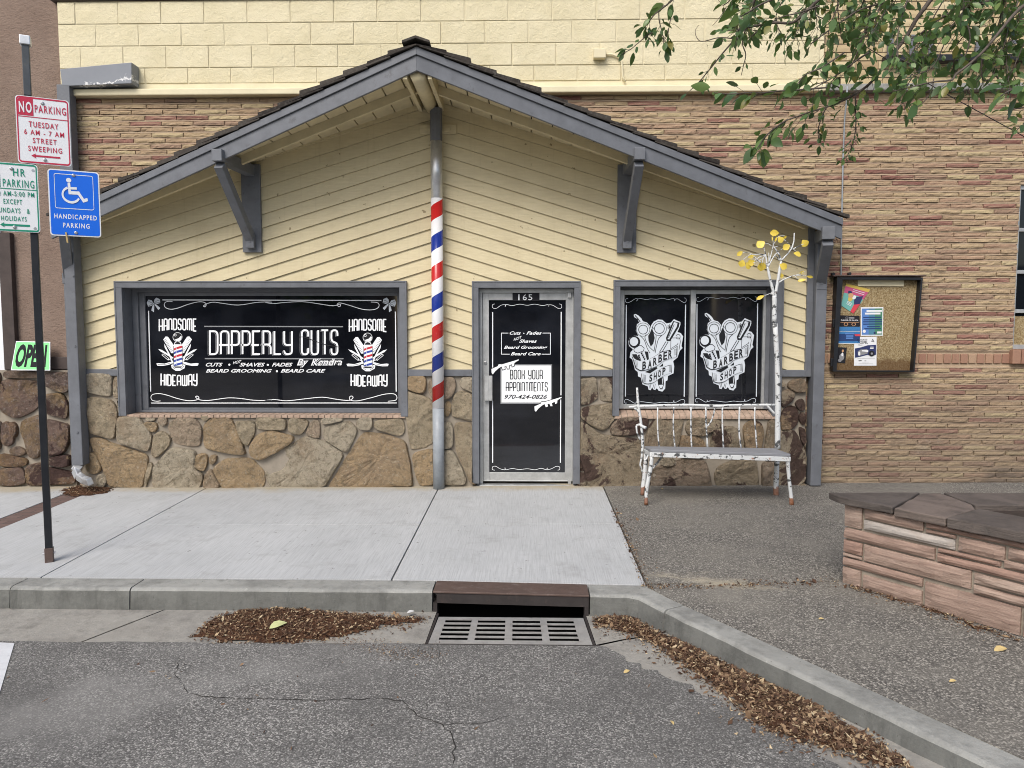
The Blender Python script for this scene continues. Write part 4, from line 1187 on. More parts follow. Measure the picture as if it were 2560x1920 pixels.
for k in range(1, 4): mb.box(a.x + (b.x - a.x) * (.3 + .2 * k) - .002, a.x + (b.x - a.x) * (.3 + .2 * k) + .002, YD - .058, YD - .0552, b.z + .004, a.z - .004)
mb.build('handle', M['alu'], door, bevel=.003)
p = W(*zd(78, 620), YD)
mb = MB(); mb.tube([(p.x, YD - .001, p.z), (p.x, YD - .014, p.z)], .018, 14); mb.build('lock', M['bolt'], door, bevel=.003)
a, b = W(*zd(763, 38), YD - .02), W(*zd(790, 80), YD - .02)
mb = MB(); mb.box(a.x, b.x, YD - .035, YD - .001, b.z, a.z); mb.build('hinge', M['alu'], door, bevel=.003); mb = MB()
a, b = W(*zd(763, 1590), YD - .02), W(*zd(790, 1628), YD - .02); mb.box(a.x, b.x, YD - .035, YD - .013, b.z, a.z)
mb.build('hinge', M['alu'], door, bevel=.003)

# ================================================================== LETTERING AND GRAPHICS
_tc = {}
def glyphs(s, bold=0.0, shear=0.0, space=1.0):
    """flat polygons of a line of built-in lettering, scaled to a unit box"""
    key = (s, bold, shear, space)
    if key not in _tc:
        cu = bpy.data.curves.new('lettering', 'FONT')
        cu.body = s; cu.size = 1; cu.offset = bold; cu.shear = shear; cu.space_character = space; cu.resolution_u = 3
        ob = bpy.data.objects.new('lettering', cu)
        me = bpy.data.meshes.new_from_object(ob)
        vs = [(v.co.x, v.co.y) for v in me.vertices]; fs = [list(p.vertices) for p in me.polygons]
        bpy.data.meshes.remove(me); bpy.data.objects.remove(ob); bpy.data.curves.remove(cu)
        x0, x1 = min(v[0] for v in vs), max(v[0] for v in vs); y0, y1 = min(v[1] for v in vs), max(v[1] for v in vs)
        _tc[key] = ([((x - x0) / (x1 - x0), (y - y0) / (y1 - y0)) for x, y in vs], fs)
    return _tc[key]
def fillet(pts, closed=False):
    out = []
    n = len(pts)
    for i, p in enumerate(pts):
        if len(p) < 3 or (not closed and i in (0, n - 1)):
            out.append(Vector(p[:2])); continue
        a, b, c = Vector(pts[i - 1][:2]), Vector(p[:2]), Vector(pts[(i + 1) % n][:2])
        r = p[2]
        u, v = (a - b).normalized(), (c - b).normalized()
        p0, p1 = b + u * r, b + v * r
        for k in range(6):
            t = k / 5
            out.append(p0 * (1 - t) ** 2 + b * 2 * t * (1 - t) * 1 + p1 * t * t)
    return out
def smooth_path(pts, n=6):
    P = [Vector(p) for p in pts]
    out = []
    for i in range(len(P) - 1):
        a, b, c, d = P[max(i - 1, 0)], P[i], P[i + 1], P[min(i + 2, len(P) - 1)]
        for k in range(n):
            t = k / n
            out.append(.5 * ((2 * b) + (c - a) * t + (2 * a - 5 * b + 4 * c - d) * t * t + (3 * b - 3 * c + d - a) * t ** 3))
    out.append(P[-1])
    return out
class Art:
    """thin cut vinyl or print: each colour becomes one mesh lying just proud of its board"""
    def __init__(self, place, step=.00025):
        self.place = place; self.cols = {}; self.k = 0; self.step = step
    def _mb(self, m):
        return self.cols.setdefault(m, MB())
    def lay(self, base=None):
        self.k += 1
        return (base if base is not None else 0) + (self.k % 7) * self.step
    def poly(self, m, pts, z=0.0):
        h = self.lay(z); mb = self._mb(m)
        P = [self.place(p[0], p[1], h) for p in pts]
        n0 = len(mb.v); mb.v += P; mb.f.append(list(range(n0, n0 + len(P)))); mb.m.append(0)
    def stroke(self, m, pts, w, z=0.0, closed=False):
        P = [Vector(p[:2]) for p in pts]
        P = [p for i, p in enumerate(P) if i == 0 or (p - P[i - 1]).length > 1e-6]
        if closed and (P[0] - P[-1]).length > 1e-6: P.append(P[0])
        h = self.lay(z); mb = self._mb(m); n = len(P); L = []
        for i, p in enumerate(P):
            if closed and i in (0, n - 1): d0, d1 = P[-1] - P[-2], P[1] - P[0]
            else: d0 = p - P[i - 1] if i else P[1] - p; d1 = P[i + 1] - p if i < n - 1 else p - P[i - 1]
            d0, d1 = d0.normalized(), d1.normalized()
            n0, n1 = Vector((-d0.y, d0.x)), Vector((-d1.y, d1.x))
            mm = n0 + n1
            if mm.length < .3: mm = n1
            mm.normalize()
            k = min(1.6, 1 / max(.3, mm.dot(n1)))
            ww = w[min(i, len(w) - 1)] if isinstance(w, (list, tuple)) else w
            L.append((p + mm * ww / 2 * k, p - mm * ww / 2 * k))
        for (a, b), (c, d) in zip(L, L[1:]):
            q = [self.place(x.x, x.y, h) for x in (a, b, d, c)]
            n0 = len(mb.v); mb.v += q; mb.f.append([n0, n0 + 1, n0 + 2, n0 + 3]); mb.m.append(0)
    def ell(self, m, cx, cy, rx, ry, z=0.0, rot=0.0, n=24):
        c, s = math.cos(rot), math.sin(rot)
        self.poly(m, [(cx + rx * math.cos(a) * c - ry * math.sin(a) * s, cy + rx * math.cos(a) * s + ry * math.sin(a) * c) for a in (2 * math.pi * i / n for i in range(n))], z)
    def ring(self, m, cx, cy, rx, ry, w, z=0.0, n=24, rot=0.0):
        c, s = math.cos(rot), math.sin(rot)
        self.stroke(m, [(cx + rx * math.cos(a) * c - ry * math.sin(a) * s, cy + rx * math.cos(a) * s + ry * math.sin(a) * c) for a in (2 * math.pi * i / n for i in range(n))], w, z, True)
    def text(self, m, s, o, ux, vy, z=0.0, bold=0.0, shear=0.0, space=1.0):
        """lettering fitted to the parallelogram o, o+ux, o+vy (vy points up the letters)"""
        vs, fs = glyphs(s, bold, shear, space); h = self.lay(z); mb = self._mb(m); n0 = len(mb.v)
        mb.v += [self.place(o[0] + ux[0] * x + vy[0] * y, o[1] + ux[1] * x + vy[1] * y, h) for x, y in vs]
        for f in fs: mb.f.append([n0 + i for i in f]); mb.m.append(0)
    def line(self, m, s, x0, y0, x1, y1, hgt, z=0.0, bold=0.0, shear=0.0):
        """text in pixel space: baseline from x0,y0 to x1,y1, cap height hgt upwards (y runs down)"""
        self.text(m, s, (x0, y0), (x1 - x0, y1 - y0), (0, -hgt), z, bold, shear)
    def done(self, parent, names=None):
        for m, mb in self.cols.items():
            mb.build((names or {}).get(m, 'lettering'), M[m], parent)
# art-deco capitals, unit height, drawn as strokes (a third number rounds that corner)
DECO = {
 'A': (.40, [[(0, 0), (0, 1, .17), (.40, 1, .17), (.40, 0)], [(-.09, .40), (.40, .40)]]),
 'B': (.38, [[(0, .0), (0, 1), (.34, 1, .15), (.34, .46, .12), (.0, .46)], [(.2, .46), (.38, .46, .15), (.38, 0, .15), (0, 0)]]),
 'C': (.38, [[(.38, .74), (.38, 1, .17), (0, 1, .17), (0, 0, .17), (.38, 0, .17), (.38, .26)]]),
 'D': (.40, [[(0, 0), (0, 1), (.40, 1, .2), (.40, 0, .2), (-.03, 0)]]),
 'E': (.36, [[(.36, 1), (0, 1), (0, 0), (.36, 0)], [(-.09, .40), (.30, .40)]]),
 'H': (.40, [[(0, 0), (0, 1)], [(.40, 0), (.40, 1)], [(-.10, .40), (.40, .40)]]),
 'I': (.0, [[(0, 0), (0, 1)]]),
 'K': (.38, [[(0, 0), (0, 1)], [(.36, 1), (.36, .5, .1), (.0, .44)], [(.1, .46), (.38, .42, .1), (.38, 0)]]),
 'L': (.34, [[(0, 1), (0, 0), (.34, 0)]]),
 'M': (.56, [[(0, 0), (0, 1, .13), (.28, 1, .13), (.28, 0)], [(.28, .8), (.28, 1, .13), (.56, 1, .13), (.56, 0)]]),
 'N': (.40, [[(0, 0), (0, 1, .17), (.40, 1, .17), (.40, 0)]]),
 'O': (.40, [[(0, .5), (0, 1, .19), (.40, 1, .19), (.40, 0, .19), (0, 0, .19), (0, .5)]]),
 'P': (.38, [[(0, 0), (0, 1), (.38, 1, .17), (.38, .40, .17), (-.09, .40)]]),
 'R': (.40, [[(0, 0), (0, 1), (.36, 1, .17), (.36, .42, .12), (-.09, .42)], [(.2, .42), (.38, .36, .1), (.38, 0)]]),
 'S': (.36, [[(.36, .76), (.36, 1, .16), (0, 1, .16), (0, .55, .14), (.36, .45, .14), (.36, 0, .16), (0, 0, .16), (0, .24)]]),
 'T': (.40, [[(0, 1), (.40, 1)], [(.20, 1), (.20, 0)]]),
 'U': (.40, [[(0, 1), (0, 0, .17), (.40, 0, .17), (.40, 1)]]),
 'W': (.56, [[(0, 1), (0, 0, .13), (.28, 0, .13), (.28, 1)], [(.28, .2), (.28, 0, .13), (.56, 0, .13), (.56, 1)]]),
 'Y': (.40, [[(0, 1), (0, .40, .15), (.40, .40, .15)], [(.40, 1), (.40, 0, .17), (0, 0, .17), (0, .16)]]),
}
def deco(art, m, s, x0, x1, ytop, ybot, w, z=0.0, gap=.21, space=.34, shift=(0, 0), cut=None):
    """ytop, ybot: functions of t in 0..1 or numbers, in place coordinates with y down"""
    tot = sum(DECO[c][0] + gap if c != ' ' else space for c in s) - gap
    k = (x1 - x0) / tot; x = 0.0
    ft = ytop if callable(ytop) else (lambda t: ytop)
    fb_ = ybot if callable(ybot) else (lambda t: ybot)
    for c in s:
        if c == ' ': x += space; continue
        gw, strokes = DECO[c]
        for st_ in strokes:
            P = []
            for q in fillet(st_):
                X = x0 + (x + q.x) * k; t = (X - x0) / (x1 - x0)
                a, b = ft(t), fb_(t)
                P.append((X + shift[0], b + (a - b) * q.y + shift[1]))
            art.stroke(m, P, w, z)
        x += gw + gap

# ------------------------------------------------------------------ left window graphics
def on_y(y0):
    return lambda px, py, h: W(px, py, y0 - .0012 - h)
A1 = Art(on_y(YP))
z5 = zoomed(340, 720, 5.353)
z6 = zoomed(640, 640, 2.592)
za_ = zoomed(0, 640, 2.592)
def mirror_h(pts): return [(1362.6 - x, y) for x, y in pts]
# frame lines
A1.poly('white_vinyl', [(406, 748.5), (953.5, 750), (953.5, 752.5), (406, 751)])
A1.poly('white_vinyl', [(377.5, 1006.5), (992, 1006.2), (992, 1008.4), (377.5, 1008.7)])
A1.poly('white_vinyl', [(370, 777), (372.6, 777), (378, 979), (375.4, 979)])
A1.poly('white_vinyl', [(987.3, 779), (989.8, 779), (991.8, 979), (989.3, 979)])
def flourish_top(z, pts): return smooth_path([z(*p) for p in pts], 6)
A1.stroke('white_vinyl', smooth_path([z5(*p) for p in ((488, 183), (440, 178), (395, 190), (378, 225), (400, 265), (470, 284), (560, 268), (700, 218), (820, 188), (900, 188), (940, 215), (925, 250), (903, 242), (925, 222), (960, 205), (1040, 190), (1160, 205), (1300, 225), (1420, 224), (1600, 195), (1740, 186), (1820, 190))] + [z6(*p) for p in ((60, 300), (110, 308), (180, 302), (300, 296), (420, 312), (500, 322), (545, 312), (545, 326), (534, 327), (527, 312), (545, 304), (600, 318), (690, 345), (760, 348), (795, 330), (790, 304), (745, 298))], 5), 1.7)
A1.stroke('white_vinyl', smooth_path([z5(*p) for p in ((327, 1510), (270, 1515), (215, 1500), (200, 1460), (225, 1425), (310, 1413), (420, 1435), (560, 1480), (700, 1508), (800, 1500), (842, 1475), (825, 1448), (798, 1455), (815, 1478), (860, 1498), (960, 1505), (1080, 1490), (1240, 1470), (1400, 1478), (1560, 1500), (1700, 1505), (1820, 1498))] + [z6(*p) for p in ((60, 936), (120, 930), (200, 938), (320, 925), (430, 915), (520, 928), (600, 936), (628, 920), (622, 908), (608, 912), (612, 934), (660, 938), (740, 920), (830, 896), (890, 893), (912, 910), (905, 934), (855, 941))], 5), 1.7)
# bows
def bow(art, dx=0.0, mir=None):
    def f(p):
        x, y = z5(*p)
        return (mir - x if mir else x + dx, y)
    for pts in (((238, 210), (210, 165), (165, 155), (143, 200), (165, 248), (205, 240)), ((238, 205), (248, 150), (275, 128), (318, 150), (325, 200), (285, 212)),
                ((225, 220), (205, 300), (240, 325), (245, 225)), ((245, 220), (300, 295), (326, 268), (260, 210))):
        art.poly('pale_vinyl', [f(p) for p in pts])
    for pts in (((235, 208), (190, 190), (165, 175)), ((240, 205), (280, 170), (310, 165)), ((232, 212), (200, 222), (170, 240)), ((243, 208), (290, 195), (322, 195))):
        art.stroke('line_vinyl', [f(p) for p in pts], .8, .002)
    art.ell('line_vinyl', *f((238, 210)), 2.6, 2.6, .002); art.ell('pale_vinyl', *f((238, 210)), 1.8, 1.8, .004)
bow(A1); bow(A1, mir=1357.5)
# HANDSOME (emblem) HIDEAWAY, twice
def emblem(art, dx, dy):
    f = lambda x, y: (z5(x, y)[0] + dx, z5(x, y)[1] + dy)
    F = lambda pts: [f(*p) for p in pts]
    a = f(303, 415); b = f(806, 415)
    deco(art, 'white_vinyl', 'HANDSOME', f(312, 0)[0], b[0], a[1], lambda t: f(0, 578 - 22 * math.sin(math.pi * t))[1], 3.3)
    deco(art, 'white_vinyl', 'HIDEAWAY', f(336, 0)[0], f(815, 0)[0], lambda t: f(0, 1145 + 26 * math.sin(math.pi * t))[1], f(0, 1304)[1], 3.3)
    for s in (-1, 1):
        g = lambda x, y: f(556 + s * (x - 556), y)
        GG = lambda pts: [g(*p) for p in pts]
        art.poly('white_vinyl', GG(((364, 690), (398, 648), (428, 652), (500, 760), (500, 870), (470, 872))))            # comb
        for k in range(9):
            art.stroke('grey_vinyl', GG(((372 + k * 11, 700 + k * 19), (402 + k * 11, 683 + k * 19))), .9, .002)
        art.poly('white_vinyl', GG(((295, 815), (345, 828), (420, 875), (505, 935), (490, 945), (400, 890), (330, 850))), .001)   # shears
        art.poly('white_vinyl', GG(((375, 742), (405, 790), (460, 900), (505, 1010), (490, 1010), (430, 880), (385, 800))), .001)
        art.stroke('white_vinyl', GG(((345, 890), (365, 882), (440, 945), (430, 965), (345, 895))), 1.2)                          # razors
        art.stroke('white_vinyl', GG(((425, 950), (470, 965), (490, 1010))), 1.5)
        art.poly('white_vinyl', GG(((273, 1010), (300, 1005), (380, 1012), (455, 990), (500, 985), (500, 1000), (440, 1028), (360, 1042), (285, 1040))), .001)
        art.stroke('line_vinyl', GG(((290, 1024), (370, 1026), (450, 1008))), .8, .002)
    art.ell('white_vinyl', *f(556, 657), 12.0, 12.0); art.ell('line_vinyl', *f(556, 657), 11.0, 11.0, .002)
    art.poly('white_vinyl', F(((500, 670), (520, 690), (570, 672), (600, 640), (612, 650), (605, 690), (575, 713), (535, 710))), .004)
    art.ring('white_vinyl', *f(525, 630), 2.6, 2.6, 1.0, .004)
    art.poly('white_vinyl', F(((505, 760), (520, 722), (556, 708), (595, 722), (612, 760))), .0005); art.poly('line_vinyl', F(((515, 752), (530, 728), (556, 718), (585, 728), (600, 752))), .002)
    art.poly('white_vinyl', F(((490, 760), (630, 760), (628, 775), (492, 775))), .003)
    art.poly('white_vinyl', F(((505, 775), (620, 775), (620, 1042), (505, 1042))), .003)                                             # pole
    for k, (m, y) in enumerate((('red_ink', 800), ('blue_ink', 850), ('red_ink', 905), ('blue_ink', 960), ('blue_ink', 1020))):
        art.poly(m, F(((507, y + 8), (540, y - 8), (618, y - 30), (618, y - 2), (540, y + 20), (507, y + 36 if y < 1000 else y + 20))), .005)
    art.stroke('white_vinyl', F(((538, 780), (538, 1035))), 1.0, .007)
    art.stroke('line_vinyl', F(((503, 775), (503, 1042))), .8, .007); art.stroke('line_vinyl', F(((622, 775), (622, 1042))), .8, .007)
    art.poly('white_vinyl', F(((470, 1030), (500, 1020), (512, 1045), (610, 1045), (625, 1020), (660, 1030), (650, 1075), (615, 1090), (590, 1108), (530, 1108), (505, 1090), (478, 1070))), .001)
    art.poly('line_vinyl', F(((500, 1050), (620, 1050), (600, 1066), (520, 1066))), .003)
    art.stroke('line_vinyl', F(((490, 1045), (505, 1072), (530, 1085))), 1.0, .003); art.stroke('line_vinyl', F(((640, 1045), (620, 1072), (590, 1085))), 1.0, .003)
emblem(A1, 0, 0); emblem(A1, 475.2, 1.2)
# main name
zz6 = zoomed(500, 780, 4.254)
A1.poly('grey_vinyl', [zz6(*p) for p in ((45, 147), (1520, 150), (1520, 162), (45, 159))]); A1.poly('grey_vinyl', [zz6(*p) for p in ((52, 489), (1526, 491), (1526, 503), (52, 502))])
for sh, col, w, z in (((-3.0, 1.3), 'grey_vinyl', 4.6, 0.0), ((-2.6, 1.1), 'line_vinyl', 3.2, .002), ((0, 0), 'white_vinyl', 4.4, .004)):
    deco(A1, col, 'DAPPERLY', zz6(105, 0)[0], zz6(978, 0)[0], zz6(0, 204)[1], zz6(0, 448)[1], w, z, .17, .3, sh)
    deco(A1, col, 'CUTS', zz6(1083, 0)[0], zz6(1462, 0)[0], zz6(0, 194)[1], zz6(0, 450)[1], w, z, .19, .3, sh)
# the slanted snip through CUTS
A1.poly('line_vinyl', [zz6(*p) for p in ((1050, 262), (1110, 262), (1210, 300), (1290, 330), (1360, 350), (1490, 372), (1490, 378), (1350, 357), (1200, 306), (1100, 268), (1050, 268))], .006)
for s, a in (('CUTS', (62, 580, 240, 580, 40)), ('SHAVES', (420, 580, 690, 580, 40)), ('FADES', (765, 580, 985, 580, 40)), ('BEARD GROOMING', (62, 644, 765, 644, 37)), ('BEARD CARE', (858, 644, 1335, 644, 37))):
    x0, y0 = zz6(a[0], a[1]); x1, y1 = zz6(a[2], a[3])
    A1.line('white_vinyl', s, x0, y0, x1, y1, a[4] / 4.254, .002, .022, .35)
x0, y0 = zz6(350, 556); x1, y1 = zz6(440, 540); A1.line('white_vinyl', 'HOT', x0, y0, x1, y1, 7, .002, .01, .3)
for x, y in ((312, 560), (722, 562), (818, 630)): A1.ell('white_vinyl', *zz6(x, y), 2.6, 2.6, .002)
# script signature
x0, y0 = zz6(1030, 570); x1, y1 = zz6(1520, 566)
for col, bold, z in (('white_vinyl', .085, .006), ('line_vinyl', .050, .008), ('white_vinyl', .006, .010)):
    A1.line(col, 'By', zz6(1034, 0)[0] - bold * 10, y0 + 4 + bold * 12, zz6(1150, 0)[0] + bold * 10, y1 + 4 + bold * 12, 20 + bold * 20, z, bold, .32)
    A1.line(col, 'Kendra', zz6(1182, 0)[0] - bold * 10, y0 + bold * 10, zz6(1510, 0)[0] + bold * 10, y1 + bold * 10, 16.5 + bold * 20, z, bold, .32)
A1.done(win1, {'grey_vinyl': 'letter_shadow', 'line_vinyl': 'letter_outline', 'red_ink': 'emblem_red', 'blue_ink': 'emblem_blue', 'pale_vinyl': 'bow_emblem'})

# ------------------------------------------------------------------ right window graphics
zq = zoomed(1540, 720, 5.529)
A2 = Art(on_y(YQ))
def pane_art(art, dx, dy):
    f = lambda x, y: zq(x + dx, y + dy)
    F = lambda pts: [f(*p) for p in pts]
    wv = 'pale_vinyl'; ln = 'line_vinyl'
    if dx == 0: bars = ((143, 235, 130, 1500), (962, 228, 943, 1502))
    else: bars = ((1120 - dx, 220 - dy, 1108 - dx, 1502 - dy), (1958 - dx, 212 - dy, 1940 - dx, 1502 - dy))
    for x0, y0, x1, y1 in bars:
        art.poly(wv, F(((x0 - 7, y0), (x0 + 7, y0), (x1 + 7, y1), (x1 - 7, y1))))
    sx = 1.0 if dx == 0 else 1.005
    art.stroke(wv, smooth_path(F(((165, 148), (140, 150), (130, 180), (155, 203), (200, 190), (250, 158), (280, 145), (300, 155), (285, 182), (300, 155), (340, 145), (420, 160), (480, 150), (560, 156), (640, 142), (720, 158), (790, 145), (812, 160), (812, 178), (812, 160), (850, 150), (900, 180), (945, 203), (970, 180), (965, 145), (940, 136))), 5), 1.0)
    art.stroke(wv, smooth_path(F(((150, 1590), (122, 1588), (120, 1555), (145, 1538), (200, 1560), (250, 1590), (280, 1585), (280, 1560), (285, 1585), (340, 1572), (430, 1580), (540, 1592), (640, 1578), (720, 1586), (795, 1580), (800, 1555), (795, 1580), (840, 1575), (890, 1548), (930, 1540), (950, 1560), (945, 1592), (920, 1592))), 5), 1.0)
    # silhouette backing
    back = ((245, 370), (270, 358), (310, 380), (350, 420), (372, 460), (430, 478), (468, 520), (474, 560), (484, 520), (520, 465), (580, 435), (640, 440), (685, 480), (700, 490), (760, 478), (800, 432), (890, 470), (890, 510), (850, 610), (895, 622), (928, 670), (905, 800), (920, 830), (880, 870), (852, 960), (790, 1010), (805, 1080), (795, 1180), (718, 1215), (712, 1275), (685, 1290), (680, 1390), (640, 1432), (590, 1420), (565, 1385), (540, 1412), (515, 1400), (500, 1370), (480, 1412), (450, 1405), (440, 1360), (365, 1330), (345, 1240), (305, 1220), (300, 1160), (262, 1130), (225, 990), (188, 960), (200, 890), (235, 850), (180, 800), (170, 740), (190, 690), (250, 660), (310, 662), (275, 590), (290, 500), (320, 480), (300, 430), (250, 400))
    art.poly(wv, F(back))
    art.poly(ln, F(((470, 620), (445, 660), (450, 730), (480, 810), (515, 770), (535, 690), (520, 620), (490, 560))), .002)
    k = .002
    for cx, cy, r in ((375, 575, 62), (600, 560, 68)):
        art.ring(ln, *f(cx, cy), r / 5.529, r / 5.529, 1.6, k); art.ring(ln, *f(cx, cy), (r + 30) / 5.529, (r + 30) / 5.529, 1.1, k)
    art.stroke(ln, smooth_path(F(((262, 378), (300, 420), (335, 470))), 4), 2.2, k)
    for pts in (((335, 660), (390, 720), (430, 830), (470, 900)), ((420, 640), (400, 690), (450, 800), (520, 870)), ((555, 650), (550, 720), (525, 880)), ((640, 650), (590, 700), (560, 800), (540, 900)), ((495, 540), (520, 560))):
        art.stroke(ln, smooth_path(F(pts), 4), 1.5, k)
    art.ell(ln, *f(255, 745), 14.5, 15.0, k); art.ell(wv, *f(248, 740), 10.5, 11.0, .004)
    art.stroke(ln, F(((245, 850), (290, 800), (350, 795), (390, 830), (380, 870), (300, 900), (255, 880), (245, 850))), 1.4, k)
    art.poly(ln, F(((225, 915), (285, 915), (330, 1010), (310, 1030), (235, 980))), k); art.poly(ln, F(((395, 875), (445, 880), (455, 980), (430, 1000))), k)
    for i in range(4):
        y = 920 + 26 * i
        art.poly(ln, F(((298 + i * 9, y + 15), (322 + i * 7, y - 6), (330 + i * 7, y + 14), (306 + i * 9, y + 38))), k)
        art.poly(ln, F(((340 + i * 14, y - 20), (362 + i * 14, y - 36), (368 + i * 13, y - 14), (348 + i * 13, y + 4))), k)
    art.poly(ln, F(((790, 455), (880, 480), (868, 540), (750, 735), (700, 735), (690, 690))), k); art.poly(wv, F(((802, 470), (850, 484), (840, 535), (735, 712), (712, 705))), .004)
    art.stroke(ln, F(((805, 500), (725, 690))), 1.4, .006)
    for pts in (((690, 740), (600, 890)), ((720, 745), (640, 880)), ((600, 890), (640, 880))): art.stroke(ln, F(pts), 1.6, k)
    for a in range(8):
        c, s = math.cos(a * .785), math.sin(a * .785)
        art.stroke(ln, F(((740, 540), (740 + 34 * c, 540 + 38 * s))), 1.3, k)
    art.stroke(ln, smooth_path(F(((830, 660), (860, 640), (885, 660), (880, 700), (840, 700), (845, 670))), 4), 1.3, k)
    for pts in (((770, 690), (880, 690), (890, 740), (870, 860)), ((760, 700), (755, 840), (850, 780), (858, 760))): art.stroke(ln, F(pts), 1.3, k)
    # banners
    def curve(pts): return [tuple(p) for p in smooth_path(pts, 6)]
    up_ = curve(((215, 930), (250, 980), (310, 1005), (330, 1010), (420, 1000), (520, 950), (640, 880), (760, 850), (850, 800)))
    dn = curve(((845, 950), (760, 970), (660, 1010), (560, 1085), (440, 1130), (340, 1145), (270, 1110)))
    art.poly(ln, F(up_ + dn), .006)
    ins = lambda P, c=(540, 1000), k_=.965: [(c[0] + (x - c[0]) * k_, c[1] + (y - c[1]) * (.93)) for x, y in P]
    art.poly(wv, F(ins(up_ + dn)), .008)
    u2 = curve(((345, 1180), (400, 1195), (480, 1190), (600, 1130), (690, 1080), (765, 1060)))
    d2 = curve(((770, 1170), (700, 1195), (620, 1240), (520, 1310), (430, 1330), (365, 1310)))
    art.poly(ln, F(u2 + d2), .006); art.poly(wv, F(ins(u2 + d2, (560, 1200))), .008)
    art.poly(ln, F(((400, 1160), (560, 1090), (575, 1110), (470, 1180))), .004); art.poly(ln, F(((600, 1090), (650, 1040), (650, 1080))), .004)
    for i in range(7):
        art.stroke(ln, F(((255, 1000 + i * 15), (300, 1012 + i * 16))), .7, .010); art.stroke(ln, F(((368, 1200 + i * 15), (415, 1206 + i * 15))), .7, .010)
        art.stroke(ln, F(((800, 850 + i * 13), (842, 840 + i * 13))), .7, .010); art.stroke(ln, F(((735, 1085 + i * 12), (762, 1080 + i * 12))), .7, .010)
    # words following the banners
    for word, pos in (('BARBER', ((362, 1132, 112), (440, 1115, 112), (512, 1078, 112), (584, 1034, 112), (652, 1000, 112), (722, 978, 112))), ('SHOP', ((458, 1300, 98), (520, 1275, 98), (578, 1240, 98), (640, 1205, 98)))):
        for c, (x, y, hgt) in zip(word, pos):
            wd_ = 52 if word == 'BARBER' else 42
            art.text(ln, c, f(x, y), ((wd_) / 5.529, -14 / 5.529), (4 / 5.529, -hgt / 5.529), .012, .03, 0)
    # blades below
    for x in (470, 530): art.stroke(ln, F(((x - 16, 1335), (x, 1395), (x + 14, 1325))), 1.3, k)
    art.poly(ln, F(((575, 1260), (655, 1230), (665, 1330), (640, 1400), (610, 1400), (580, 1330))), k); art.poly(wv, F(((590, 1340), (655, 1335), (635, 1385), (610, 1385))), .004); art.stroke(wv, F(((640, 1250), (645, 1325))), 1.5, .004)
pane_art(A2, 0, 0); pane_art(A2, 980, -15)
A2.done(win2, {'pale_vinyl': 'barber_emblem', 'line_vinyl': 'emblem_linework'})

# ------------------------------------------------------------------ door graphics
A3 = Art(on_y(YD + .020))
Fd = lambda pts: [zd(*p) for p in pts]
for x, y0, x2, y1 in ((138, 200, 138, 660), (138, 935, 138, 1450), (707, 198, 705, 890), (703, 925, 700, 1450)):
    A3.poly('white_vinyl', Fd(((x - 4, y0), (x + 4, y0), (x2 + 4, y1), (x2 - 4, y1))))
A3.stroke('white_vinyl', smooth_path(Fd(((155, 132), (136, 140), (140, 165), (170, 168), (210, 142), (245, 140), (242, 156), (250, 136), (300, 146), (360, 134), (425, 143), (490, 134), (550, 146), (598, 138), (604, 156), (606, 140), (640, 144), (680, 168), (708, 165), (710, 140), (692, 132))), 5), 1.0)
A3.stroke('white_vinyl', smooth_path(Fd(((155, 1512), (136, 1505), (140, 1482), (165, 1480), (200, 1500), (240, 1508), (240, 1490), (248, 1508), (300, 1498), (360, 1506), (425, 1500), (490, 1508), (540, 1496), (585, 1508), (592, 1490), (590, 1508), (630, 1498), (665, 1480), (692, 1484), (694, 1505), (678, 1512))), 5), 1.0)
for pts in (((268, 374), (211, 374), (211, 549), (280, 549)), ((552, 374), (617, 374), (617, 549), (545, 549))): A3.stroke('white_vinyl', Fd(pts), 1.5)
for s, x0, y0, x1, hgt in (('Cuts', 280, 387, 372, 27), ('Fades', 418, 387, 545, 27), ('Shaves', 358, 454, 505, 27), ('Beard Grooming', 232, 512, 592, 33), ('Beard Care', 288, 559, 537, 27)):
    a, b = zd(x0, y0), zd(x1, y0); A3.line('white_vinyl', s, a[0], a[1], b[0], b[1], hgt / 3.319, .001, .02, .38)
a, b = zd(312, 440), zd(380, 420); A3.line('white_vinyl', 'HOT', a[0], a[1], b[0], b[1], 7, .001, .008, .3)
A3.ell('white_vinyl', *zd(397, 376), 1.4, 1.4)
A3.poly('grey_vinyl', Fd(((203, 634), (631, 634), (631, 961), (203, 961)))); A3.poly('white_vinyl', Fd(((212, 643), (621, 643), (621, 950), (212, 950))), .002)
for s, x0, x1, y0, y1 in (('BOOK', 285, 402, 681, 755), ('YOUR', 436, 553, 681, 755), ('APPOINTMENTS', 250, 592, 783, 855)):
    deco(A3, 'line_vinyl', s, zd(x0, 0)[0], zd(x1, 0)[0], zd(0, y0)[1], zd(0, y1)[1], 1.9, .004, .2)
a, b = zd(236, 920), zd(590, 920); A3.line('line_vinyl', '970-424-0826', a[0], a[1], b[0], b[1], 10.5, .004, .008, .35)
def rifle(dx, dy):
    F_ = lambda pts: Fd([(x + dx, y + dy) for x, y in pts])
    pts = ((128, 672), (182, 648), (186, 635), (200, 632), (215, 634), (330, 600), (353, 592), (354, 600), (338, 608), (318, 622), (316, 645), (300, 652), (296, 632), (272, 645), (278, 668), (262, 670), (252, 648), (236, 652), (240, 672), (222, 678), (212, 652), (190, 664), (160, 690), (140, 716), (130, 706))
    grow = []
    cx, cy = 245, 645
    for s in (1,): A3.stroke('line_vinyl', F_(pts), 3.2, .006, True)
    A3.poly('white_vinyl', F_(pts), .008)
rifle(0, 0); rifle(357, 311)
A3.done(door, {'grey_vinyl': 'notice_border', 'line_vinyl': 'dark_lettering'})
A4 = Art(on_y(YD - .0005))
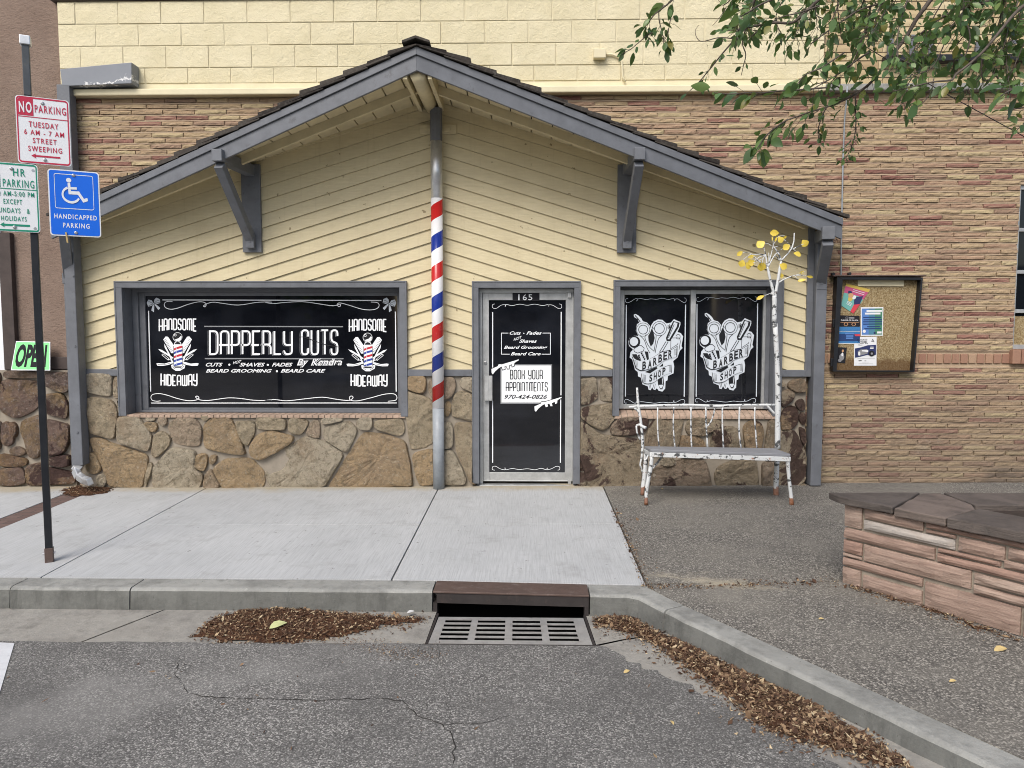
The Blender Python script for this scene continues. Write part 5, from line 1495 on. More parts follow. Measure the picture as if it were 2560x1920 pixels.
A4.poly('ink', Fd(((303, 38), (527, 38), (527, 108), (303, 108))))
for c, x in (('1', 350), ('6', 388), ('5', 434)):
    a = zd(x, 101); A4.line('white_vinyl', c, a[0], a[1], a[0] + (3.4 if c == '1' else 10), a[1], 14.5, .002, .002)
A4.done(door, {'ink': 'number_plate', 'white_vinyl': 'house_number'})

# ================================================================== BARBER POLE POST
pb_ = Vector((-.995, -.134, 0)); pb_.z = ground_z(pb_.x, pb_.y)
pole = thing('barber_pole', 'tall porch post wrapped in red, white and blue barber stripes beside the door', 'barber pole', pb_)
def zpole(y): return W(1096, y, -.19).z
zred = W(1097, 679, -.2).z - pb_.z
# fold the stripe phase so that the surveyed red band sits where it was seen
_mm = M['stripe'].node_tree
for nd in _mm.nodes:
    if nd.type == 'MATH' and nd.operation == 'ADD' and abs(nd.inputs[1].default_value - 10.215) < .01: nd.inputs[1].default_value = 20 + .375 - (zred / .660)
r_ = .0640
z_1, z_2, z_3 = zpole(1021), zpole(494), zpole(350)
def col(z0, z1, r, n=32):
    mb = MB(); mb.tube([(pb_.x, pb_.y, z0), (pb_.x, pb_.y, z1)], r, n); return mb
col(pb_.z, z_1, r_).build('lower_tube', M['blue_steel'], pole, smooth=True).data.polygons.foreach_set
col(z_1, z_2, r_ + .0015).build('striped_sleeve', M['stripe'], pole, smooth=True)
col(z_2, z_3, r_).build('upper_tube', M['galv'], pole, smooth=True)
col(z_3, zpole(272) + .02, r_ + .002, 8).build('top_sleeve', M['trim'], pole)
for o in pole.children:
    if len(o.data.polygons) > 20:
        for p in o.data.polygons:
            if len(p.vertices) > 4: p.use_smooth = False

# ================================================================== SIGN POST AND ITS SIGNS
SA = R(27)
SU, SN = Vector((math.cos(SA), math.sin(SA), 0)), Vector((math.sin(SA), -math.cos(SA), 0))
bp = Vector((-3.824, -2.602, 0)); bp.z = ground_z(bp.x, bp.y)
post = thing('sign_post', 'square dark steel sign post with a rusty sleeve at its foot on the pavement edge', 'sign post', bp)
def at_post(py): return onplane(112, py, bp, SN).z
def ptube(z0, z1, w, name, m, bev=.004):
    mb = MB()
    h = w / 2
    c = [bp + SU * a * h + SN * b * h for a, b in ((-1, 1), (1, 1), (1, -1), (-1, -1))]
    mb.hexa([(p.x, p.y, z0) for p in c], [(p.x, p.y, z1) for p in c])
    return mb.build(name, m, post, bevel=bev)
ptube(bp.z + .10, at_post(245), .050, 'tube', M['black_metal'])
ptube(at_post(245), at_post(112), .0485, 'upper_tube', M['worn_post'])
ptube(at_post(121), at_post(98), .072, 'cap', M['galv'], .006)
ptube(bp.z - .02, bp.z + .115, .060, 'foot_sleeve', M['rust_plate'])
for y0, y1 in ((414, 440), (565, 584)):
    ptube(at_post(y1), at_post(y0), .066, 'clamp', M['black_metal'])
for i, py in enumerate((431, 574)):
    q = onplane(109, py, bp, SN) ; q = bp + SU * (q - bp).dot(SU) * .2 + up * (q.z - bp.z)
    mb = MB(); mb.tube([q + SN * .034, q + SN * .041], .011, 10); mb.build('bolt', M['bolt'], post)
mb = MB()
for s in (-1, 1):
    q = bp + up * .07; mb.tube([q + SU * s * .03, q + SU * s * .045], .008, 8)
mb.build('foot_bolt', M['bolt'], post)
zp = zoomed(0, 220, 4.148)
def sign(name, label, cat, corners, depth, extra):
    """corners read off the enlargement, measured on the sign's own vertical plane"""
    p0 = bp + SN * depth
    q = [onplane(*zp(*c), p0, SN) for c in corners]                    # TL TR BR BL
    uu = [(p - p0).dot(SU) for p in q]; zz = [p.z for p in q]
    u0, u1 = (uu[0] + uu[3]) / 2, (uu[1] + uu[2]) / 2
    zT, zB_ = (zz[0] + zz[1]) / 2, (zz[2] + zz[3]) / 2
    w, h = u1 - u0, zT - zB_
    t = thing(name, label, cat, p0 + SU * (u0 + w / 2) + up * (zB_ - p0.z))
    tilt = .008
    def place(x, y, hh): return p0 + SU * (u0 + w * x) + up * (zT - h * y - p0.z) + SN * (.0012 + hh)
    asp = w / h
    def rr(i, rad):
        out = []
        for cx, cy, a0 in ((1 - i - rad, i * asp + rad * asp, -90), (1 - i - rad, 1 - i * asp - rad * asp, 0), (i + rad, 1 - i * asp - rad * asp, 90), (i + rad, i * asp + rad * asp, 180)):
            for k in range(6):
                a = R(a0 + 18 * k)
                out.append((cx + rad * math.cos(a), cy + rad * asp * math.sin(a)))
        return out
    mb = MB()
    P = [place(x, y, -.0012) for x, y in rr(0, .07)]
    mb.slab(P, -SN * .003)
    mb.build('plate', M[extra['plate']], t, recalc=True)
    A = Art(place, .0002)
    extra['draw'](A, rr, asp, w, h)
    A.done(t, extra.get('names'))
    for x, y in extra['bolts']:
        q = place(x, y, 0); mb = MB(); mb.tube([q, q + SN * .004, q + SN * .009], [.0125, .0125, .006], 12); mb.build('bolt', M['bolt'], t, smooth=False)
    return t, place
def arrow(A, m, x0, x1, y, th):
    A.poly(m, [(x0 + .07, y - th / 2), (x1, y - th / 2), (x1, y + th / 2), (x0 + .07, y + th / 2)])
    A.poly(m, [(x0, y), (x0 + .085, y - .036), (x0 + .075, y), (x0 + .085, y + .036)], .001)
def T(A, m, s, x0, x1, y0, y1, z=.001, bold=.014): A.text(m, s, (x0, y1), (x1 - x0, 0), (0, y0 - y1), z, bold, 0, 1.28)
def d_no(A, rr, asp, w, h):
    a = rr(.030, .055); A.stroke('sign_red', a, .022 if False else .024, 0, True)
    A.poly('sign_red', [(.04, .105), (.04, .07), (.06, .045), (.10, .032), (.325, .032), (.325, .288), (.04, .288)])
    A.poly('sign_red', [(.04, .300), (.96, .300), (.96, .312), (.04, .312)])
    T(A, 'sign_white', 'NO', .065, .300, .085, .250, .002, .03)
    T(A, 'sign_red', 'PARKING', .352, .935, .118, .232, .001, .012)
    T(A, 'sign_red', 'TUESDAY', .23, .78, .371, .456); T(A, 'sign_red', '6 AM - 7 AM', .14, .88, .492, .570)
    T(A, 'sign_red', 'STREET', .29, .735, .612, .692); T(A, 'sign_red', 'SWEEPING', .20, .83, .735, .815)
    arrow(A, 'sign_red', .25, .79, .880, .026)
sign('no_parking_sign', 'white and red NO PARKING street sweeping sign, topmost on the post', 'sign', [(165, 68), (722, 135), (735, 825), (174, 762)], .034, dict(plate='sign_white', draw=d_no, bolts=((.5, .085), (.5, .93))))
def d_blue(A, rr, asp, w, h):
    A.poly('sign_blue', rr(.025, .05))
    A.stroke('sign_white', [(x * .75 + .125, y * .515 + .068) for x, y in rr(0, .06)], .010, .001, True)
    f = lambda x, y: ((x - 503) / 530, (y - 830 - .10 * (x - 500)) / 692)
    F_ = lambda P: [f(*p) for p in P]
    A.ell('sign_white', *f(716, 958), .050, .050 * asp, .001)
    A.stroke('sign_white', F_(((716, 985), (722, 1088), (812, 1096), (862, 1178), (905, 1166))), .050, .001)
    A.stroke('sign_white', F_(((722, 1042), (796, 1047))), .036, .002)
    cx, cy = f(735, 1112)
    A.stroke('sign_white', [(cx + .165 * math.cos(a), cy + .165 * asp * math.sin(a)) for a in (R(248) - R(8.6) * k for k in range(27))], .036, .003)
    T(A, 'sign_white', 'HANDICAPPED', .095, .925, .668, .742, .001, .02); T(A, 'sign_white', 'PARKING', .255, .775, .800, .874, .001, .02)
hs, hplace = sign('handicapped_parking_sign', 'blue HANDICAPPED PARKING sign with a white wheelchair symbol on the post', 'sign', [(498, 825), (1032, 885), (1044, 1555), (512, 1522)], .040, dict(plate='sign_white', draw=d_blue, bolts=((.5, .075), (.5, .945))))
def d_green(A, rr, asp, w, h):
    A.stroke('sign_green', rr(.030, .055), .024, 0, True)
    A.poly('sign_green', [(.04, .10), (.04, .06), (.07, .035), (.268, .035), (.268, .362), (.04, .362)])
    A.poly('sign_green', [(.04, .372), (.96, .372), (.96, .384), (.04, .384)])
    T(A, 'sign_green', 'HR', .520, .755, .078, .188, .001, .01); T(A, 'sign_green', 'PARKING', .315, .920, .238, .352, .001, .01)
    T(A, 'sign_green', '0 AM-5:00 PM', .215, .91, .412, .484); T(A, 'sign_green', 'EXCEPT', .31, .667, .528, .602)
    T(A, 'sign_green', 'SUNDAYS   &', .16, .81, .655, .730); T(A, 'sign_green', 'HOLIDAYS', .25, .74, .775, .845)
    arrow(A, 'sign_green', .22, .80, .905, .030)
sign('parking_limit_sign', 'white and green HR PARKING time limit sign cut by the photo edge', 'sign', [(-145, 752), (397, 800), (411, 1512), (-130, 1466)], .040, dict(plate='sign_white', draw=d_green, bolts=((.49, .085), (.50, .935))))
mb = MB()
q0 = hplace(.305, .945, .004); q1 = hplace(.330, 1.105, .004)
mb.beam(q0, q1, .011, .014, SN); mb.beam(q0 + SN * -.012, q1 + SN * -.012, .011, .008, SN)
tag(mb.build('clothespin', M['wood_pin'], None, bevel=.001), 'wooden clothespin clipped to the bottom edge of the blue sign', 'clothespin')

# OPEN sign leaning on the neighbour's stone ledge
oo = thing('open_sign', 'fluorescent green OPEN sign leaning on the stone ledge behind the sign post', 'sign', (W(60, 925, -.03).x, -.05, zst))
zo = zoomed(0, 640, 2.592)
qo = [W(*zo(*p), y) for p, y in (((104, 551), -.012), ((325, 556), -.012), ((325, 742), -.070), ((70, 740), -.070))]
mb = MB(); mb.slab([qo[0], qo[3], qo[2], qo[1]], (0, .006, 0)); mb.build('board', M['sign_white'], oo)
nrm = (qo[1] - qo[0]).cross(qo[3] - qo[0]).normalized()
if nrm.y > 0: nrm = -nrm
def oplace(x, y, h): return (qo[0] * (1 - x) + qo[1] * x) * (1 - y) + (qo[3] * (1 - x) + qo[2] * x) * y + nrm * (.001 + h)
AO = Art(oplace); AO.poly('open_green', [(.02, .03), (.98, .03), (.98, .97), (.02, .97)])
AO.text('ink', 'OPEN', (.075, .90), (.85, 0), (0, -.80), .001, .045, .18)
AO.done(oo, {'open_green': 'green_face'})

# ================================================================== ASPEN BENCH
Bz = zoomed(1560, 960, 4.608); Tz = zoomed(1820, 560, 6.9125)
YR, YF = -.49, -.90
bench = thing('aspen_bench', 'white painted metal bench with twig back and a yellow leaved aspen tree', 'bench', (1.95, -.7, ground_z(1.95, -.7)))
def Bt(pts, Y, r, name, mat=None, n=8, par=None, zoom=Bz):
    Ys = Y if isinstance(Y, (list, tuple)) else [Y] * len(pts)
    P = [W(*zoom(*p), y) for p, y in zip(pts, Ys)]
    if len(P) > 2: 
        rr_ = r if isinstance(r, (list, tuple)) else [r] * len(P)
        Q = []; RR = []
        for i in range(len(P) - 1):
            for k in range(3):
                Q.append(P[i].lerp(P[i + 1], k / 3)); RR.append(rr_[i] + (rr_[i + 1] - rr_[i]) * k / 3)
        Q.append(P[-1]); RR.append(rr_[-1])
        for i in range(1, len(Q) - 1): Q[i] = Q[i] * .6 + (Q[i - 1] + Q[i + 1]) * .2
        P, r = Q, [x * ra(.93, 1.07) for x in RR]
    mb = MB(); mb.tube(P, r, n)
    return mb.build(name, mat or M['aspen'], par or bench, smooth=True)
s0, s1, s2, s3 = W(*Bz(235, 716), YR), W(*Bz(1735, 739), YR), W(*Bz(1920, 806), YF - .02), W(*Bz(306, 752), YF - .02)
zt_ = (s0.z + s1.z) / 2
mb = MB()
top = [Vector((s3.x, YF - .02, s3.z)), Vector((s2.x, YF - .02, s2.z)), Vector((s1.x, YR - .0, s1.z)), Vector((s0.x, YR - .0, s0.z))]
mb.hexa([p - up * .027 for p in top], top)
mb.build('seat', M['bench_seat'], bench, bevel=.005)
mb = MB()
c = sum(top, Vector()) / 4
fr = [c + (p - c) * .985 - up * .0285 for p in top]
for a, b in zip(fr, fr[1:] + fr[:1]): mb.beam(a - up * .024, b - up * .024, .030, .046)
mb.build('seat_frame', M['aspen'], bench, bevel=.003)
def foot(p): return Vector((p.x, p.y, ground_z(p.x, p.y)))
lg = Bt(((320, 835), (312, 940), (285, 1080), (262, 1200), (255, 1300), (254, 1388)), [YF, YF, YF, YF, YF, YF], [.021, .022, .021, .019, .018, .020], 'leg')
Bt(((250, 800), (250, 900), (240, 1040), (222, 1170), (211, 1276)), YR, [.022, .024, .026, .025, .022], 'leg')
Bt(((1885, 845), (1890, 960), (1905, 1130), (1925, 1290), (1932, 1396)), YF, [.024, .021, .019, .020, .023], 'leg')
Bt(((1762, 880), (1755, 1050), (1750, 1200), (1752, 1292)), YR, [.028, .028, .028, .030], 'leg')
Bt(((440, 835), (385, 905), (332, 965)), [-.70, -.8, YF], .012, 'leg_brace')
Bt(((150, 42), (158, 150), (165, 250), (180, 340), (198, 460), (205, 560), (215, 660), (212, 760), (203, 860)), YR, [.011, .013, .015, .016, .015, .016, .016, .015, .013], 'back_post')
Bt(((142, 480), (148, 560), (185, 640)), YR, .010, 'twig'); Bt(((140, 478), (180, 465), (215, 490), (250, 505)), [YR, YR, YR - .03, YR - .06], [.010, .013, .015, .017], 'twig')
Bt(((205, 850), (183, 930), (215, 1015)), YR, .010, 'twig'); Bt(((275, 820), (262, 860), (235, 880)), YF, .008, 'twig'); Bt(((120, 275), (160, 310), (178, 335)), YR, .012, 'twig')
Bt(((55, 266), (180, 258), (330, 252), (500, 245), (800, 242), (960, 252), (1110, 256), (1240, 244), (1450, 242), (1740, 241)), YR, [.012, .016, .014, .014, .014, .015, .016, .013, .013, .013], 'top_rail')
for pts in (((388, 265), (385, 450), (392, 600), (405, 722)), ((575, 265), (566, 450), (575, 620), (587, 725)), ((772, 262), (770, 450), (772, 620), (780, 728)), ((943, 265), (943, 420), (952, 560), (962, 730)),
            ((1134, 262), (1132, 430), (1138, 600), (1146, 730)), ((1332, 262), (1325, 430), (1328, 600), (1348, 732)), ((1508, 265), (1503, 400), (1517, 550), (1530, 735))):
    Bt(pts, YR, ra(.0068, .0092), 'spindle')
Bt(((1048, 275), (1030, 360), (1000, 440), (958, 488)), YR, .008, 'spindle')
Bt(((1636, 232), (1690, 295), (1738, 345)), YR, .012, 'rail_brace')
tr = Bt(((1768, 745), (1770, 600), (1770, 420), (1773, 250), (1772, 60), (1766, -240), (1740, -700)), YR, [.030, .029, .028, .028, .027, .0265, .0265], 'tree_trunk', n=12)
def Tt(pts, r, name='branch', Y=YR): return Bt(pts, Y, r, name, par=bench, zoom=Tz)
Tt(((800, 1690), (800, 1500), (803, 1330), (800, 1240)), [.0265, .026, .025, .026], 'tree_trunk')
Tt(((798, 1260), (770, 1120), (725, 950), (695, 800), (680, 740)), [.016, .015, .014, .013, .011])
Tt(((815, 1260), (840, 1100), (872, 930), (895, 760), (920, 640)), [.018, .017, .016, .014, .010])
Tt(((680, 750), (660, 600), (640, 480), (620, 410), (600, 385)), [.010, .008, .006, .005, .003])
Tt(((685, 750), (720, 620), (760, 470), (785, 360), (770, 230)), [.008, .006, .005, .004, .003])
Tt(((690, 740), (740, 650), (800, 545), (870, 470), (950, 425)), [.009, .007, .005, .004, .003])
Tt(((710, 680), (708, 580), (705, 495)), [.007, .006, .004])
Tt(((920, 640), (880, 520), (830, 450), (790, 390)), [.011, .010, .008, .005]); Tt(((920, 630), (1000, 550), (1100, 430), (1140, 300), (1145, 155)), [.010, .008, .008, .007, .006])
Tt(((890, 630), (850, 570), (800, 545)), [.007, .006, .004]); Tt(((1120, 435), (1210, 390), (1305, 345)), [.006, .005, .003]); Tt(((1080, 415), (1050, 340), (965, 265)), [.005, .004, .003])
Tt(((650, 530), (540, 520), (430, 535), (380, 500), (260, 495)), [.006, .005, .004, .003, .003]); Tt(((400, 520), (320, 570), (260, 620)), [.004, .003, .003])
Tt(((640, 540), (540, 570), (450, 640)), [.005, .004, .003]); Tt(((440, 560), (500, 610), (570, 670)), [.006, .007, .008]); Tt(((640, 530), (600, 620), (595, 680)), [.005, .004, .003]); Tt(((600, 600), (520, 630), (430, 680)), [.004, .003, .003])
Tt(((880, 1010), (960, 960), (1100, 900), (1230, 870), (1330, 815)), [.010, .006, .005, .004, .002]); Tt(((1170, 890), (1280, 885), (1370, 895)), [.004, .003, .002]); Tt(((1165, 905), (1195, 945), (1230, 960)), [.003, .003, .002])
Tt(((760, 1195), (690, 1215), (630, 1240)), [.006, .004, .003]); Tt(((790, 360), (850, 230), (900, 205), (980, 205)), [.004, .003, .003, .003]); Tt(((755, 385), (700, 340), (635, 330)), [.004, .003, .003]); Tt(((1130, 440), (1175, 470), (1190, 490)), [.003, .003, .002]); Tt(((810, 400), (885, 375)), [.005, .003])
Tt(((735, 1195), (790, 1215), (830, 1275)), [.012, .014, .010], 'bark_curl')
def leaf_mesh(mb, c, ax_, nrm, L, Wd, cup=.15):
    a = ax_.normalized(); n = (nrm - a * nrm.dot(a)).normalized(); s = a.cross(n)
    rows = ((0, 0), (.12, .55), (.35, 1.0), (.62, .86), (.85, .42), (1.0, 0))
    idx = []
    for t, w in rows:
        ctr = c + a * L * (t - .5) - n * cup * L * (t - .5) ** 2
        if w == 0: mb.v.append(ctr); idx.append([len(mb.v) - 1])
        else:
            e = n * cup * Wd * .5 * w
            mb.v += [ctr + s * Wd / 2 * w + e, ctr, ctr - s * Wd / 2 * w + e]; idx.append([len(mb.v) - 3, len(mb.v) - 2, len(mb.v) - 1])
    for p, q in zip(idx, idx[1:]):
        if len(p) == 1: mb.f += [[p[0], q[0], q[1]], [p[0], q[1], q[2]]]; mb.m += [0, 0]
        elif len(q) == 1: mb.f += [[p[0], q[0], p[1]], [p[1], q[0], p[2]]]; mb.m += [0, 0]
        else: mb.f += [[p[0], q[0], q[1], p[1]], [p[1], q[1], q[2], p[2]]]; mb.m += [0, 0]
for x, y, wd_, hg, ang in ((805, 155, 140, 95, 0), (567, 350, 140, 125, 35), (205, 508, 115, 65, 35), (240, 680, 105, 110, 70), (345, 720, 90, 120, 110), (408, 565, 115, 55, 10), (405, 665, 115, 100, 30), (580, 730, 150, 135, 90), (955, 730, 130, 100, 150), (1010, 395, 130, 95, 30), (905, 270, 100, 110, 120), (985, 225, 60, 45, 20), (1325, 330, 120, 110, 130), (1200, 520, 130, 85, 165), (1415, 912, 110, 40, 170), (1275, 970, 130, 50, 10), (1280, 835, 120, 35, 25), (560, 1268, 135, 55, 25), (830, 260, 85, 30, 65), (765, 250, 70, 22, 95), (925, 890, 60, 75, 100)):
    k = .0062 * .18
    p = W(*Tz(x, y), YR + ra(-.05, .05))
    a = Vector((math.cos(R(ang)), ra(-.25, .25), math.sin(R(ang))))
    L = max(wd_, hg) * 1.12 / 6.9125 / 236; b = min(wd_, hg)
    n = Vector((0, -1, 0)) + Vector((ra(-.2, .2), 0, ra(-.3, .5)))
    mb = MB(); leaf_mesh(mb, p, a, n, L, b / 6.9125 / 236 * 1.2, .2)
    o = mb.build('leaf', M['aspen_leaf'], bench, smooth=True)

# ================================================================== NOTICE BOARD AND ITS POSTERS
Nz = zoomed(2060, 670, 6.144)
YN = -.055
nb = thing('notice_board', 'shallow black framed notice board with a bare strand board back on the brick wall', 'notice board', (W(*Nz(820, 1590), 0).x, YB, W(*Nz(820, 1590), 0).z))
TL, TR_, BR, BL = [W(*Nz(*p), YN) for p in ((205, 132), (1522, 145), (1392, 1596), (140, 1592))]
iTL, iTR, iBR, iBL = [W(*Nz(*p), YN) for p in ((290, 180), (1490, 185), (1372, 1578), (195, 1575))]
dv = Vector((0, YB - .02 - YN, 0))
mb = MB()
for a, b, c, d in ((TL, iTL, iTR, TR_), (TR_, iTR, iBR, BR), (BR, iBR, iBL, BL), (BL, iBL, iTL, TL)):
    mb.slab([a, b, c, d], dv)
mb.build('frame', M['black_metal'], nb, bevel=.003, recalc=True)
mb = MB(); bk = Vector((0, dv.y * .8, 0)); mb.slab([iTL + bk, iBL + bk, iBR + bk, iTR + bk], (0, .012, 0)); mb.build('strand_board_back', M['osb'], nb)
for (x, y) in ((150, 850), (115, 1450), (205, 240)):
    p = W(*Nz(x, y), YN + .05); mb = MB(); mb.box(p.x - .018, p.x + .014, YN + .02, YN + .06, p.z - .045, p.z + .045); mb.build('hinge', M['black_metal'], nb, bevel=.003)
for (x, y) in ((125, 95), (375, 90)):
    p = W(*Nz(x, y), YB - .02); mb = MB(); mb.tube([(p.x, YB - .01, p.z), (p.x, YB - .06, p.z)], .017, 10); mb.build('stub_bolt', M['black_metal'], nb)
p = W(*Nz(800, 128), YN); mb = MB(); mb.box(TL.x - .05, TR_.x + .03, YN - .015, YB - .01, TL.z + .002, TL.z + .016); mb.build('top_flashing', M['rust_plate'], nb, bevel=.003)
YPb = YN + bk.y - .004
def poster(label, quad, name, mat, draw):
    q = [W(*Nz(*p), YPb) for p in quad]                # TL TR BR BL
    c = sum(q, Vector()) / 4
    t = thing(name, label, 'poster', (c.x, YPb, min(p.z for p in q)), 'posters pinned on the notice board')
    mb = MB()
    def place(x, y, h): return (q[0] * (1 - x) + q[1] * x) * (1 - y) + (q[3] * (1 - x) + q[2] * x) * y + Vector((0, -.0012 - h - .004 * math.sin(3 * x + 2 * y) ** 2 * 0, 0))
    mb.slab([q[0], q[3], q[2], q[1]], (0, .0012, 0)); mb.build('sheet', M[mat], t)
    A = Art(place, .00015); draw(A); A.done(t)
for nm, c in (('p_magenta', (.50, .09, .20)), ('p_teal', (.16, .42, .38)), ('p_red', (.62, .06, .08)), ('p_gold', (.62, .45, .10)), ('p_navy', (.03, .04, .12)), ('p_skin', (.60, .33, .17)), ('p_blue', (.10, .22, .52)), ('p_green', (.07, .22, .13)), ('p_mid', (.08, .22, .32)), ('p_sky', (.05, .19, .42)), ('p_deep', (.02, .05, .16)), ('p_grey', (.25, .25, .26))):
    M[nm] = flat('print_' + nm[2:], c, .55, .3)
rect = lambda x0, y0, x1, y1: [(x0, y0), (x1, y0), (x1, y1), (x0, y1)]
def dp1(A):
    A.poly('p_gold', rect(.0, .0, 1, .12)); A.poly('p_magenta', rect(0, .12, 1, .42)); A.poly('p_teal', [(0, .42), (.75, .36), (.82, 1), (0, 1)], .0006); A.poly('p_red', [(.72, .72), (1, .6), (1, 1), (.74, 1)], .0012); A.poly('p_navy', [(.55, .45), (.9, .3), (.98, .6), (.75, .75)], .0010)
    A.ell('p_skin', .36, .44, .13, .10, .0016); A.ell('p_navy', .27, .33, .10, .07, .0018); A.ell('paper', .55, .46, .09, .08, .0018); A.ell('p_gold', .40, .56, .12, .12, .0014)
    for y in (.17, .24): A.poly('paper', rect(.35, y, .9, y + .018), .002)
    for y in (.70, .75, .80): A.poly('paper', rect(.3, y, .6, y + .02), .002)
poster('bright pink and teal poster hung crooked in the top left of the notice board', [(340, 235), (712, 330), (450, 700), (262, 575)], 'poster', 'p_teal', dp1)
def dp2(A):
    A.poly('p_blue', rect(.045, .045, .35, .96)); A.poly('p_mid', rect(.35, .045, .62, .96)); A.poly('p_green', rect(.62, .045, .955, .96))
    for y, x0, x1 in ((.10, .25, .93), (.19, .18, .87)): A.poly('paper', rect(x0, y, x1, y + .065), .001)
    for y, x0, x1 in ((.335, .1, .9), (.42, .12, .95), (.49, .1, .95), (.57, .1, .95), (.66, .28, .85), (.73, .15, .9)): A.poly('p_deep', rect(x0, y, x1, y + .038), .001)
    A.ell('paper', .15, .84, .07, .055, .001); A.poly('paper', rect(.73, .85, .93, .92), .001); A.ell('p_navy', .62, .90, .05, .04, .001)
poster('blue to green concert poster with a white border, in the middle of the notice board', [(565, 603), (912, 600), (906, 1040), (566, 1043)], 'poster', 'paper', dp2)
def dp3(A):
    A.text('paper', 'FLAVOR OF FRUITA', (.04, .50), (.88, 0), (0, -.13), .001, .02)
    A.ring('p_grey', .34, .22, .06, .10, .03, .001); A.poly('p_grey', rect(.45, .14, .72, .28), .001)
    A.ring('p_skin', .30, .80, .09, .13, .03, .001); A.ring('p_skin', .68, .80, .09, .13, .03, .001); A.poly('p_skin', rect(.02, .62, .95, .65), .001)
poster('black FLAVOR OF FRUITA poster with white lettering on the left of the notice board', [(252, 726), (545, 735), (556, 898), (240, 898)], 'poster', 'ink', dp3)
def dp4(A):
    A.poly('p_sky', rect(0, 0, 1, .24)); A.poly('p_deep', rect(0, .42, 1, .85)); A.poly('p_sky', rect(0, .85, 1, .97), .0005); A.poly('paper', rect(0, .965, 1, 1), .001); A.poly('paper', rect(0, .255, 1, .275), .001)
    for y, x0, x1 in ((.36, .28, .7), (.50, .34, .68), (.63, .34, .68)): A.poly('p_blue', rect(x0, y, x1, y + .085), .001)
    A.poly('p_red', [(.72, .45), (1, .42), (1, .55), (.78, .55)], .001)
poster('blue sunset event poster partly under the white one on the notice board', [(238, 903), (558, 903), (548, 1165), (222, 1162)], 'poster', 'p_sky', dp4)
def dp5(A):
    A.text('ink', 'BLUEGRASS', (.14, .125), (.44, 0), (0, -.055), .001, .0); A.text('ink', 'GOSPEL', (.15, .235), (.46, 0), (0, -.085), .001, .01); A.text('p_grey', 'Music', (.17, .305), (.2, 0), (0, -.05), .001, 0, .3)
    A.stroke('ink', [(.78, .15), (.82, .08), (.86, .15)], .02, .001); A.poly('ink', rect(.76, .155, .89, .168), .001)
    A.poly('p_navy', [(.03, .40), (.30, .36), (.60, .29), (.97, .28), (.97, .62), (.78, .68), (.60, .62), (.30, .68), (.04, .72)], .001)
    A.poly('p_blue', [(.66, .29), (.97, .28), (.97, .58), (.86, .55), (.66, .48)], .0016); A.poly('p_grey', [(.16, .50), (.28, .44), (.58, .42), (.60, .58), (.22, .66), (.16, .64)], .002); A.poly('paper', [(.34, .46), (.62, .46), (.62, .53), (.34, .50)], .003)
    A.ell('ink', .77, .58, .13, .10, .003); A.ell('p_grey', .78, .58, .05, .04, .004); A.ell('paper', .22, .58, .05, .07, .004)
    for y in (.345, .39): A.poly('paper', rect(.70, y, .86, y + .025), .003)
    A.text('ink', 'SEPT', (.20, .845), (.15, 0), (0, -.04), .001, .02); A.text('ink', '10', (.47, .845), (.07, 0), (0, -.04), .001)
    for y, x0, x1 in ((.745, .15, .92), (.90, .35, .65), (.93, .2, .85)): A.poly('p_grey', rect(x0, y, x1, y + .006), .001)
poster('white BLUEGRASS GOSPEL poster with a dark bus picture, lowest of the large posters', [(465, 1060), (809, 1055), (806, 1500), (460, 1500)], 'poster', 'paper', dp5)
def dp6(A):
    A.ell('p_grey', .5, .62, .30, .22, .001); A.ell('paper', .55, .45, .12, .12, .0014); A.ell('p_skin', .56, .22, .11, .09, .0014); A.ell('p_grey', .3, .85, .22, .10, .0012)
poster('small dark photograph pinned in the bottom left of the notice board', [(215, 1216), (352, 1222), (325, 1465), (200, 1452)], 'photograph', 'ink', dp6)
q = [W(*Nz(*p), YPb - .01) for p in ((523, 185), (1228, 186), (1228, 282), (525, 280))]
mb = MB(); mb.slab([q[0], q[3], q[2], q[1]], (0, .012, 0))
tag(mb.build('blank_header', M['cream'], None, bevel=.002), 'blank off white strip across the top inside the notice board', 'sign')

